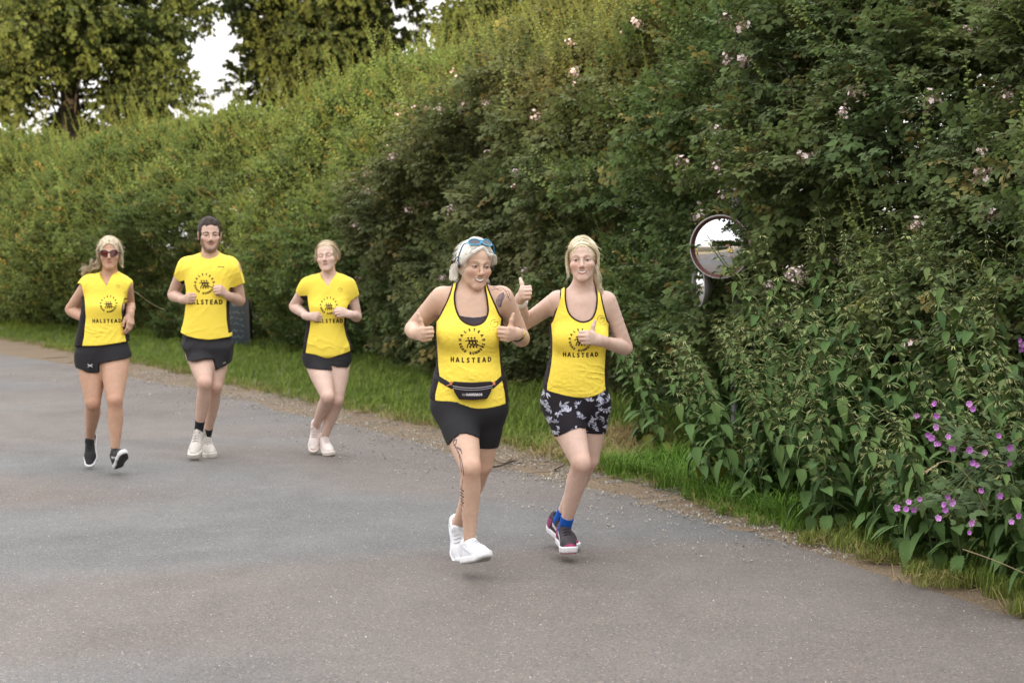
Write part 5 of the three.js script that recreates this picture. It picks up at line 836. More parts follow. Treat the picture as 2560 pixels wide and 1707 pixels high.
  const ctx = { root, P, J, HM, inHead, garment, torso, neck, armR, armL, L, big, rows, toPx, k, mid, shape, trunk };
  o.dress(ctx);
  shoe(root, J.anR, V(...o.footR.toe), V(...o.footR.up), { ...o.shoes, ...(o.footR.shoe ?? {}) });
  shoe(root, J.anL, V(...o.footL.toe), V(...o.footL.up), { ...o.shoes, ...(o.footL.shoe ?? {}) });
  if (o.sock) for (const s of ['R', 'L']) { const a = J['an' + s], d = J['kn' + s].clone().sub(a).normalize(); const g = skin((x, y, z) => { const v = cone(a.clone().addScaledVector(d, -0.03), a.clone().addScaledVector(d, o.sock.high + 0.05), 0.036, 0.0365)(x, y, z), b = body(x, y, z); const h = (x - a.x) * d.x + (y - a.y) * d.y + (z - a.z) * d.z; return smax(smax(b - 0.003, v - 0.02, 0.002), h - o.sock.high, 0.003); }, [a.clone().subScalar(0.1).toArray(), a.clone().addScalar(0.12).toArray()], 0.004); mesh('sock', skinGeometry(g), o.sock.mat, root); }
  
  return ctx;
}
/* print of the club shirt: ring of letters round three runners, and the name below; (cx, cy) and size r in the sheet's own units */
function clubPrint(g, cx, cy, r, nameY, nameW, nameX, nameH, skew = 0) {
  g.save(); g.fillStyle = INK; g.strokeStyle = INK; g.textAlign = 'center'; g.textBaseline = 'middle';
  const arc = (text, a0, a1, flip, f) => { g.font = `${f} ${r * 0.30}px sans-serif`; [...text].forEach((c, i) => { const a = lerp(a0, a1, i / (text.length - 1)); g.save(); g.translate(cx + Math.sin(a) * r, cy - Math.cos(a) * r); g.rotate(flip ? a + Math.PI : a); g.lineWidth = r * 0.03; g.fillText(c, 0, 0); g.strokeText(c, 0, 0); g.restore(); }); };
  arc('HALSTEAD', -1.42, 1.42, false, 'bold'); arc('ROAD RUNNERS', Math.PI * 2 - 1.78, Math.PI * 2 - 4.5, true, 'bold');
  for (let i = 0; i < 3; i++) {
    const x = cx + (i - 1) * r * 0.27, y = cy - r * 0.30, s = r * 0.01;
    g.beginPath(); g.arc(x - 4 * s, y, r * 0.085, 0, 7); g.fill();
    g.lineCap = 'round'; g.lineJoin = 'round'; g.lineWidth = r * 0.085; const L = (...p) => { g.beginPath(); p.forEach(([a, b], j) => (j ? g.lineTo(x + a * s, y + b * s) : g.moveTo(x + a * s, y + b * s))); g.stroke(); };
    L([-26, 26], [-14, 22], [0, 16], [18, 20], [18, 32]); g.lineWidth = r * 0.13; L([2, 18], [6, 44]); g.lineWidth = r * 0.09; L([4, 44], [-8, 58], [-12, 80]); L([6, 44], [22, 56], [8, 74], [14, 80]); L([10, 50], [34, 62], [i === 2 ? 66 : 40, i === 2 ? 76 : 66]);
  }
  if (nameW) {
    g.font = `bold ${nameH * 1.45}px sans-serif`; const t = 'HALSTEAD', step = nameW / 7;
    [...t].forEach((c, i) => { const x = nameX - nameW / 2 + i * step; g.save(); g.translate(x, nameY + skew * Math.abs(i - 3.5) * -1); g.scale(0.9, 1); g.lineWidth = nameH * 0.08; g.fillText(c, 0, 0); g.strokeText(c, 0, 0); g.restore(); });
  }
  g.restore();
}
function brandMark(g, x, y, r, word) {                               // round S-shaped mark on the chest
  g.save(); g.strokeStyle = INK; g.fillStyle = INK; g.lineWidth = r * 0.1;
  g.beginPath(); g.arc(x, y, r, 2.6, 5.3); g.stroke(); g.beginPath(); g.arc(x, y, r, -0.55, 2.15); g.stroke();
  for (const d of [-0.32, 0.32]) { g.beginPath(); g.moveTo(x + r * (d < 0 ? 1.35 : 0.55), y + r * d - r * 0.15); g.lineTo(x - r * (d < 0 ? 0.5 : 1.25), y + r * d + r * 0.18); g.lineTo(x, y + r * d - r * 0.1); g.fill(); }
  if (word) { g.font = `${r * 0.42}px sans-serif`; g.textAlign = 'center'; [...'SCIMITAR'].forEach((c, i) => g.fillText(c, x + (i - 3.5) * r * 0.36, y + r * 1.75)); }
  g.restore();
}
/* colour sheet of a garment: front in its own half, back in the other; draw(g, side) works in photograph pixels */
const sheet = (box, W, H, draw) => canvasTexture(W * 2, H, (g) => { for (const s of [0, 1]) { g.save(); g.beginPath(); g.rect(s * W, 0, W, H); g.clip(); g.translate(s * W, 0); g.scale(W / box[2], H / box[3]); g.translate(-box[0], -box[1]); draw(g, s); g.restore(); } });
const line = (g, pts, w, c) => { g.strokeStyle = c; g.lineWidth = w; g.lineJoin = 'round'; g.lineCap = 'round'; g.beginPath(); pts.forEach(([x, y], i) => (i ? g.lineTo(x, y) : g.moveTo(x, y))); g.stroke(); };
const fillPoly = (g, pts, c) => { g.fillStyle = c; g.beginPath(); pts.forEach(([x, y], i) => (i ? g.lineTo(x, y) : g.moveTo(x, y))); g.closePath(); g.fill(); };
// ---------------------------------------------------------------- hair, glasses
const hairMaterial = () => new THREE.MeshPhysicalMaterial({ vertexColors: true, roughness: 0.5, specularIntensity: 0.6 });
/* height of the crown of the head above a point of head space */
const crownAt = (x, z, off = 0.012) => 0.035 + 0.08 * Math.sqrt(Math.max(0.02, 1 - (x / 0.074) ** 2 - ((z + 0.018) / 0.092) ** 2)) + off;
function hair(ctx, o) {
  const { HM, root } = ctx, h = o.off ?? 0.012, out = { pos: [], nor: [], idx: [], col: [] };
  const w = o.wide ?? 1, shell = [ell(V(0, 0.037, -0.02), V(0.073 * w + h, 0.079 + (o.top ?? h), 0.093 + h)), ell(V(0, 0.0, -0.045), V(0.064 * w + h, 0.072 + h, 0.062 + h))];
  const open = ell(V(...(o.openAt ?? [0, -0.038, 0.108])), V(...(o.open ?? [0.066, 0.1, 0.082]))), part = o.part ?? 0;
  const f = (x, y, z) => {
    let d = smin(shell[0](x, y, z), shell[1](x, y, z), 0.03);
    const a = Math.atan2(x - part, y - 0.02), b = Math.atan2(z + 0.02, Math.hypot(x, y - 0.02));
    d -= (o.ridge ?? 0.0022) * (noise3(a * (o.fine ?? 16), b * 3, 5) + 0.6 * noise3(a * (o.fine ?? 16) * 2.7, b * 5, 9)) + (o.lump ?? 0.003) * noise3(x * 30, y * 30, z * 30 + 3);
    if (part) d += 0.006 * Math.exp(-(((x - part) / 0.004) ** 2)) * smooth(0.0, 0.06, z) * smooth(0.04, 0.09, y);
    d = smax(d, -open(x, y, z), 0.008); d = smax(d, (o.nape ?? -0.085) - y + (z > 0.0 ? Math.max(0, z) * (o.side ?? 1.6) : 0), 0.012);
    for (const c of o.cut ?? []) d = smax(d, -c(x, y, z), 0.006);
    return d;
  };
  const s = skin(f, [[-0.13, -0.15, -0.16], [0.13, 0.16, 0.13]], 0.0033), base = new THREE.Color(o.color), nm = new THREE.Matrix3().getNormalMatrix(HM), t = V();
  for (let i = 0; i < s.pos.length; i += 3) {
    const x = s.pos[i], y = s.pos[i + 1], z = s.pos[i + 2], a = Math.atan2(x - part, y - 0.02), b = Math.atan2(z + 0.02, Math.hypot(x, y - 0.02));
    const tone = 0.92 + 0.34 * noise3(a * 22, b * 2.2, 2) + 0.25 * noise3(a * 60, b * 3, 4), root2 = o.roots ? smooth(0.3, 0.8, noise3(a * 14, b * 2, 7) + 0.5) * o.roots : 0;
    t.set(x, y, z).applyMatrix4(HM); out.pos.push(t.x, t.y, t.z); t.set(s.nor[i], s.nor[i + 1], s.nor[i + 2]).applyMatrix3(nm).normalize(); out.nor.push(t.x, t.y, t.z);
    out.col.push(base.r * tone * (1 - 0.5 * root2), base.g * tone * (1 - 0.55 * root2), base.b * tone * (1 - 0.6 * root2));
  }
  for (const v of s.idx) out.idx.push(v);
  for (const [guide, n, spread, r, wild, c] of o.locks ?? []) strands(out, HM, guide, n, spread, r ?? 0.0011, c ?? o.color, wild ?? 0.004);
  // a thin cover of single hairs over the cap
  if (o.fuzz) for (let i = 0; i < o.fuzz.n; i++) {
    const a = rr(-Math.PI, Math.PI), b = Math.asin(rr(-0.25, 1)), d = V(Math.sin(a) * Math.cos(b), Math.sin(b), Math.cos(a) * Math.cos(b)), p = d.clone().multiply(V(0.074 * w + h, 0.08 + (o.top ?? h), 0.094 + h)).add(V(0, 0.037, -0.02));
    if (f(p.x, p.y, p.z) > 0.004) continue;
    const flow = V(...o.fuzz.flow(p, d)).normalize(), l = rr(0.5, 1) * o.fuzz.len;
    strands(out, HM, [[p.x, p.y, p.z], [p.x + flow.x * l * 0.5 + d.x * o.fuzz.lift, p.y + flow.y * l * 0.5 + d.y * o.fuzz.lift, p.z + flow.z * l * 0.5 + d.z * o.fuzz.lift], [p.x + flow.x * l, p.y + flow.y * l, p.z + flow.z * l]].map((q) => q.slice()), 1, [0, 0.002], o.fuzz.r ?? 0.0009, o.color, 0.004);
  }
  return mesh('hair', buffer(out.pos, out.idx, { normal: out.nor, color: out.col }), hairMaterial(), root);
}
function sunglasses(ctx, o) {                                        // given in head space; frame, two lenses
  const { HM, root } = ctx, A = basis(V(...o.at), V(1, 0, 0), V(0, Math.cos(o.tilt), -Math.sin(o.tilt)), V(0, Math.sin(o.tilt), Math.cos(o.tilt))), M = HM.clone().multiply(A);
  const geo = [], rim = (k) => { const p = []; for (let i = 0; i < 22; i++) { const a = i / 22 * 6.283; p.push(V(k * 0.0335 + Math.cos(a) * o.w, Math.sin(a) * o.h + Math.cos(a) * k * 0.004 + (Math.sin(a) > 0 ? 0.002 : 0), -4.5 * (k * 0.0335 + Math.cos(a) * o.w) ** 2)); } return p; };
  for (const k of [-1, 1]) geo.push(tubeThrough(rim(k), o.r, 6, 44, true));
  geo.push(tubeThrough([V(-0.01, 0.006, 0), V(0, 0.009, 0.002), V(0.01, 0.006, 0)], o.r * 1.2, 6, 8));
  const frame = mesh('sunglasses', moved(mergeGeometries(geo), M), o.frame, root);
  for (const k of [-1, 1]) { const p = rim(k), sh = [0, 0, 0]; const pos = [k * 0.0335, 0, -0.0028], idx = []; p.forEach((v) => pos.push(v.x, v.y, v.z - 0.0004)); for (let i = 0; i < 22; i++) idx.push(0, 1 + i, 1 + (i + 1) % 22); mesh('lens', moved(buffer(pos, idx), M), o.lens, frame); }
  const Ai = A.clone().invert(); for (const k of [-1, 1]) mesh('temple', moved(tubeThrough([V(k * (0.0335 + o.w), 0.004, -0.02), ...o.temple.map(([x, y, z]) => V(k * x, y, z).applyMatrix4(Ai))], o.r * 1.1, 6, 20), M), o.arm ?? o.frame, frame);
  return frame;
}
// ---------------------------------------------------------------- the runner with white-blonde hair and a waist pack
{
  const tx = [1058, 684, 230, 346];
  const leftEdge = [[1092, 795], [1091, 830], [1093, 862], [1096, 910], [1100, 938], [1094, 962], [1089, 982], [1088, 1030]], rightEdge = [[1254, 785], [1250, 830], [1247, 862], [1250, 900], [1254, 940], [1262, 980], [1266, 1030]];
  const neckIn = [[1143, 684], [1144, 707], [1139, 738], [1143, 770], [1157, 796], [1184, 808], [1207, 801], [1218, 781], [1217, 753], [1210, 711], [1209, 684]];
  const armL = [[1129, 684], [1130, 707], [1125, 730], [1111, 763], [1089, 800], [1076, 806]], armR = [[1223, 684], [1219, 708], [1225, 727], [1240, 761], [1254, 790], [1270, 800]];
  const hem = [[1290, 996], [1266, 1006], [1245, 1012], [1204, 1017], [1176, 1014], [1155, 1006], [1133, 1000], [1088, 998], [1062, 990]];
  const cut = [...spline2(armL), ...spline2([[1062, 820], [1060, 900], [1060, 985]]), ...spline2([...hem].reverse()), ...spline2([[1292, 990], [1290, 900], [1286, 806]]), ...spline2([...armR].reverse()), ...spline2([...neckIn].reverse())];
  const neckBack = [[1143, 684], [1144, 707], [1148, 730], [1180, 744], [1210, 730], [1210, 711], [1209, 684]];
  const cutBack = [...spline2(armL), ...spline2([[1062, 820], [1060, 900], [1060, 985]]), ...spline2([...hem].reverse()), ...spline2([[1292, 990], [1290, 900], [1286, 806]]), ...spline2([...armR].reverse()), ...spline2([...neckBack].reverse())];
  const map = sheet(tx, 512, 768, (g, back) => {
    g.fillStyle = YELLOW; g.fillRect(0, 0, 3000, 3000);
    fillPoly(g, [[1000, 790], ...leftEdge, [1000, 1040]], '#1d1517'); fillPoly(g, [[1330, 780], ...rightEdge, [1330, 1040]], '#1d1517');
    line(g, spline2(back ? neckBack : neckIn), 8.5, INK); line(g, spline2(armL), 7.5, INK); line(g, spline2(armR), 7.5, INK);
    if (back) return;
    clubPrint(g, 1181, 850, 29.5, 897, 92, 1178, 11, 0.5); brandMark(g, 1236, 806, 9, true);
  });
  const silver = new THREE.MeshStandardMaterial({ color: lin(0.6, 0.6, 0.62), roughness: 0.3, metalness: 0.4 });
  person({
    label: 'runner with white-blonde hair and a black waist pack, both thumbs up', D: 9.75, px: 1176, skin: [0.60, 0.39, 0.285], mass: 1.08, arm: 1.06, leg: 0.98, neck: 0.051, headSize: 0.97,
    joints: { neck: [1180, 733, -0.01], head: [1188, 661, 0.025], shR: [1103, 746, 0], shL: [1256, 745, 0], elR: [1032, 822, -0.17], wrR: [1042, 834, 0.05], elL: [1304, 846, -0.15], wrL: [1291, 834, 0.07], hipR: [1139, 1026, 0.02], hipL: [1212, 1026, -0.01], knR: [1176, 1168, 0.24], anR: [1174, 1360, 0.13], knL: [1206, 1162, -0.08], anL: [1141, 1318, -0.38] },
    torso: [[730, 1128, 1236, 0.05, 0.07], [760, 1110, 1250, 0.08, 0.095], [800, 1098, 1250, 0.10, 0.10], [835, 1097, 1246, 0.105, 0.095], [870, 1098, 1244, 0.102, 0.09], [905, 1099, 1247, 0.108, 0.088], [940, 1092, 1256, 0.118, 0.095], [985, 1082, 1263, 0.118, 0.115], [1018, 1081, 1264, 0.112, 0.125], [1048, 1094, 1254, 0.10, 0.115]],
    bumps: [[1139, 838, 0.085, 0.072, 0.06, 0.05], [1207, 838, 0.085, 0.072, 0.06, 0.05]],
    headTurn: [0.13, 0.40, -0.06], face: { smile: 0.95, open: true, squint: 0.72, look: 0.6, iris: '#46525c', brow: '#937659', browAlpha: 0.8, lips: '#b96a62', wide: 1.0, jaw: 0.98, blush: '#c9705c', lash: '#4a3a34' },
    handR: { dir: [0.42, -0.02, 0.9], palm: [0.9, 0.1, -0.42], thumb: 'up' }, handL: { dir: [-0.5, -0.02, 0.86], palm: [-0.86, 0.1, -0.5], thumb: 'up' }, hand: 1.0,
    footR: { toe: [0.42, 0.2, 0.88], up: [-0.12, 0.97, -0.2] }, footL: { toe: [0.12, -0.78, 0.6], up: [0.0, 0.6, 0.8] },
    shoes: { lace: cloth({ color: lin(0.55, 0.55, 0.58) }), length: 0.97, sole: 0.034, upper: cloth({ color: lin(0.78, 0.78, 0.80), roughness: 0.7, bumpMap: knitMap(10), bumpScale: 0.0004 }), soleMat: new THREE.MeshStandardMaterial({ color: lin(0.80, 0.80, 0.81), roughness: 0.6 }), accents: shoePanels(cloth({ color: lin(0.70, 0.70, 0.73), roughness: 0.5 })), tread: new THREE.MeshStandardMaterial({ color: lin(0.34, 0.33, 0.31), roughness: 0.8 }) },
    tattoos: [
      { x: 1214, y: 706, w: 70, h: 80, z0: -0.2, z1: 0.3, draw: (g) => { g.translate(-1214, -706); g.globalAlpha = 0.75; const c = '#4c3f49'; g.fillStyle = '#6b5b66'; fillPoly(g, [[1258, 730], [1248, 737], [1242, 752], [1246, 764], [1253, 766], [1256, 752], [1261, 740]], '#756573'); line(g, spline2([[1258, 730], [1246, 739], [1241, 755], [1250, 767], [1255, 752], [1261, 740], [1258, 730]]), 1.6, c); line(g, [[1259, 731], [1250, 765]], 1.4, c); line(g, [[1243, 748], [1256, 750]], 1.1, c); line(g, spline2([[1228, 720], [1236, 717], [1244, 722], [1254, 718], [1262, 724], [1268, 734], [1272, 746]]), 1.2, c); line(g, spline2([[1230, 724], [1240, 722], [1250, 725], [1260, 722], [1266, 730], [1270, 740], [1277, 752]]), 1.2, c); line(g, spline2([[1262, 728], [1270, 727], [1274, 738], [1268, 742], [1263, 735]]), 1, c); } },
      { x: 1112, y: 1080, w: 60, h: 230, z: 0.19, z0: -0.1, z1: 0.5, draw: (g) => { g.translate(-1104, -1080); g.globalAlpha = 0.8; const c = '#4f4149'; line(g, spline2([[1139, 1087], [1130, 1093], [1125, 1104], [1131, 1115], [1144, 1123], [1147, 1130]]), 2.4, c); line(g, spline2([[1127, 1100], [1133, 1097], [1130, 1110], [1126, 1112]]), 2.1, c); line(g, spline2([[1129, 1117], [1138, 1116], [1145, 1121]]), 2.2, c); line(g, spline2([[1133, 1120], [1144, 1140], [1149, 1160], [1152, 1183]]), 2.3, c); line(g, spline2([[1138, 1125], [1143, 1150], [1146, 1175]]), 2.0, c); line(g, [[1148, 1196], [1147, 1211]], 2.0, c); for (let i = 0; i < 6; i++) line(g, spline2([[1141, 1212 + i * 8], [1147 + (i % 2) * 4, 1216 + i * 8], [1143, 1221 + i * 8], [1150, 1224 + i * 8]]), 2.1, c); line(g, spline2([[1141, 1210], [1138, 1235], [1143, 1262], [1146, 1280]]), 2.0, c); } },
    ],
    dress(c) {
      const { garment, torso, neck, armR: aR, armL: aL, L, P, J, inHead, root, HM } = c;
      const shirt = [torso, { ...L.R, prims: L.R.thigh, join: 0.03 }, { ...L.L, prims: L.L.thigh, join: 0.03 }, { ...neck, prims: neck.prims.slice(1) }];
      const w1 = wrinkles(0.0075, 0.92, -0.38, 26, 2), w2 = wrinkles(0.006, 0.99, 0.08, 40, 7), yw = P(1180, 905).y, yc = P(1180, 830).y;
      const wr = (x, y, z) => { const b = smooth(yc, yw, y) , low = Math.exp(-(((y - yw) / 0.09) ** 2)); return low * w1(x, y, z) + 0.6 * Math.exp(-(((y - yw + 0.13) / 0.06) ** 2)) * w2(x, y, z) + 0.0012 * noise3(x * 60, y * 60, z * 60); };
      garment('vest', shirt, cut, cutBack, { off: 0.0105, mat: cloth({ map, roughness: 0.72, bumpMap: knitMap(30), bumpScale: 0.00025 }), box: tx, wrinkle: wr, cell: 0.0048, z: [-0.25, 0.26], mid: -0.02 });
      garment('sports_bra', [torso], [[1128, 789], [1145, 786], [1165, 790], [1184, 792], [1204, 790], [1222, 785], [1236, 789], [1236, 845], [1128, 845]], null, { off: 0.004, mat: cloth({ color: lin(0.045, 0.035, 0.04), bumpMap: knitMap(18), bumpScale: 0.0008 }), z: [-0.02, 0.25] });
      garment('shorts', [{ prims: [c.trunk], k: 0.02, join: 0.03 }, L.R, L.L], [[1040, 960], [1300, 960], [1260, 1110], [1200, 1088], [1184, 1079], [1168, 1074], [1152, 1075], [1138, 1085], [1120, 1109], [1040, 1125]], null, { split: [[1040, 960], [1300, 960], [1300, 1123], [1246, 1121], [1220, 1122], [1194, 1120], [1130, 1118]], off: 0.005, mat: BLACK, z: [-0.32, 0.34] });
      // waist pack
      const strap = [[1060, 915], [1095, 934], [1128, 952], [1234, 952], [1258, 933], [1290, 912], [1290, 928], [1258, 948], [1234, 968], [1128, 968], [1095, 950], [1060, 930]];
      const pack = garment('waist_pack', [torso], strap, null, { off: 0.013, mat: cloth({ color: lin(0.02, 0.02, 0.022), roughness: 0.65 }), z: [-0.25, 0.27] });
      const bb = [1120, 944, 122, 54];
      const bagMap = sheet(bb, 512, 226, (g, back) => { g.fillStyle = '#231d20'; g.fillRect(0, 0, 3000, 3000); if (back) return; line(g, spline2([[1129, 957], [1150, 961], [1181, 963], [1212, 961], [1234, 957]]), 1.3, '#cfccd0'); line(g, spline2([[1130, 962], [1150, 966], [1181, 968], [1212, 966], [1233, 962]]), 1.2, '#b9b6bb'); g.fillStyle = '#f0eeee'; g.font = 'bold 8.6px sans-serif'; g.textAlign = 'left'; g.fillText('KARRIMOR', 1167, 982.5, 40); g.fillStyle = '#8d898c'; for (let i = 0; i < 3; i++) g.fillRect(1157 + i * 3.2, 976.5 + (i % 2), 2.4, 5.5); });
      garment('pouch', [torso], [[1131, 952], [1137, 949], [1181, 951], [1227, 949], [1235, 953], [1228, 975], [1219, 991], [1184, 994], [1149, 992], [1138, 975]], null, { off: 0.038, mat: cloth({ map: bagMap, roughness: 0.6 }), box: bb, z: [0.02, 0.3], wrinkle: (x, y) => 0.006 * Math.cos(x * 14 + 0.1) , cell: 0.004 }, pack);
      const orange = new THREE.MeshStandardMaterial({ color: lin(0.62, 0.2, 0.1), roughness: 0.6 });
      for (const [x, y] of [[1127, 958], [1235, 958]]) { const p = P(x, y, 0.155); mesh('zip_pull', new THREE.BoxGeometry(0.012, 0.016, 0.006).translate(p.x, p.y, p.z), orange, pack); }
      const za = P(1124, 961, 0.16), zb = P(1113, 966, 0.155); mesh('zip_pull', tubeThrough([za, za.clone().lerp(zb, 0.5).add(V(0, 0, 0.01)), zb], 0.0022, 5, 8), orange, pack);
      watch(root, J.wrL.clone().addScaledVector(J.elL.clone().sub(J.wrL).normalize(), 0.028), J.wrL.clone().sub(J.elL), V(-0.9, 0.2, 0.3), { r: 0.033, thick: 0.006, band: new THREE.MeshStandardMaterial({ color: lin(0.03, 0.03, 0.032), roughness: 0.5 }), face: new THREE.MeshStandardMaterial({ color: lin(0.45, 0.36, 0.06), roughness: 0.25, metalness: 0.5 }) });
      reseed(101);
      const W = '#fffaf0', sw = (k, a, n) => [[[0.012, crownAt(0.012, 0.056 - a * 0.08, 0.016), 0.056 - a * 0.08], [k * 0.03 + 0.008, crownAt(k * 0.03 + 0.008, 0.062 - a * 0.08, 0.016), 0.070 - a * 0.08], [k * 0.062, 0.062 - a * 0.005, 0.088 - a * 0.08], [k * 0.082, 0.028 - a * 0.02, 0.062 - a * 0.08], [k * 0.088, 0.006 - a * 0.04, 0.04 - a * 0.075]], n, [0.008, 0.008], 0.0007, 0.003, W];
      const locks = []; for (const k of [-1, 1]) for (let i = 0; i < 5; i++) locks.push(sw(k, i / 4 * 1.25, 60));
      for (const k of [-1, 1]) for (let i = 0; i < 4; i++) locks.push([[[k * 0.082, 0.01 - i * 0.01, -0.02 - i * 0.02], [k * 0.088, -0.04, -0.03 - i * 0.02], [k * (0.082 + i * 0.002), -0.075 - i * 0.004, -0.03 - i * 0.018], [k * 0.094, -0.094, -0.018 - i * 0.016]], 40, [0.012, 0.01], 0.0008, 0.006, W]);
      hair(c, { color: '#fbf6ea', off: 0.010, top: 0.012, part: 0.012, open: [0.068, 0.088, 0.086], openAt: [0, -0.034, 0.106], nape: -0.10, side: 3.2, locks, fuzz: { n: 260, len: 0.05, lift: 0.003, r: 0.0006, flow: (p) => [p.x > 0.012 ? 0.9 : -0.9, -0.7, -0.5] } });
      const blue = new THREE.MeshPhysicalMaterial({ color: lin(0.02, 0.30, 0.50), roughness: 0.3, clearcoat: 0.6 });
      sunglasses(c, { at: [0.0, 0.121, 0.048], tilt: 0.85, w: 0.0295, h: 0.0185, r: 0.0032, frame: blue, arm: new THREE.MeshStandardMaterial({ color: lin(0.02, 0.13, 0.25), roughness: 0.4 }), lens: new THREE.MeshPhysicalMaterial({ color: lin(0.06, 0.06, 0.07), roughness: 0.08 }), temple: [[0.08, 0.10, 0.02], [0.094, 0.055, 0.012], [0.094, 0.01, -0.006]] });
      const dark = new THREE.MeshStandardMaterial({ color: lin(0.025, 0.025, 0.028), roughness: 0.45 });
      const ph = mesh('earphones', moved(tubeThrough([V(-0.092, 0.0, 0.006), V(-0.093, 0.032, -0.012), V(-0.092, 0.012, -0.045), V(-0.07, -0.03, -0.105), V(0, -0.04, -0.128), V(0.07, -0.03, -0.105), V(0.092, 0.012, -0.045), V(0.093, 0.03, -0.012), V(0.092, 0.0, 0.006)], 0.003, 6, 60), HM), dark, root);
      for (const k of [-1, 1]) mesh('ear_pad', moved(new THREE.SphereGeometry(1, 16, 12).scale(0.008, 0.017, 0.012).translate(k * 0.09, -0.008, 0.012), HM), dark, ph);
    },
  });
}
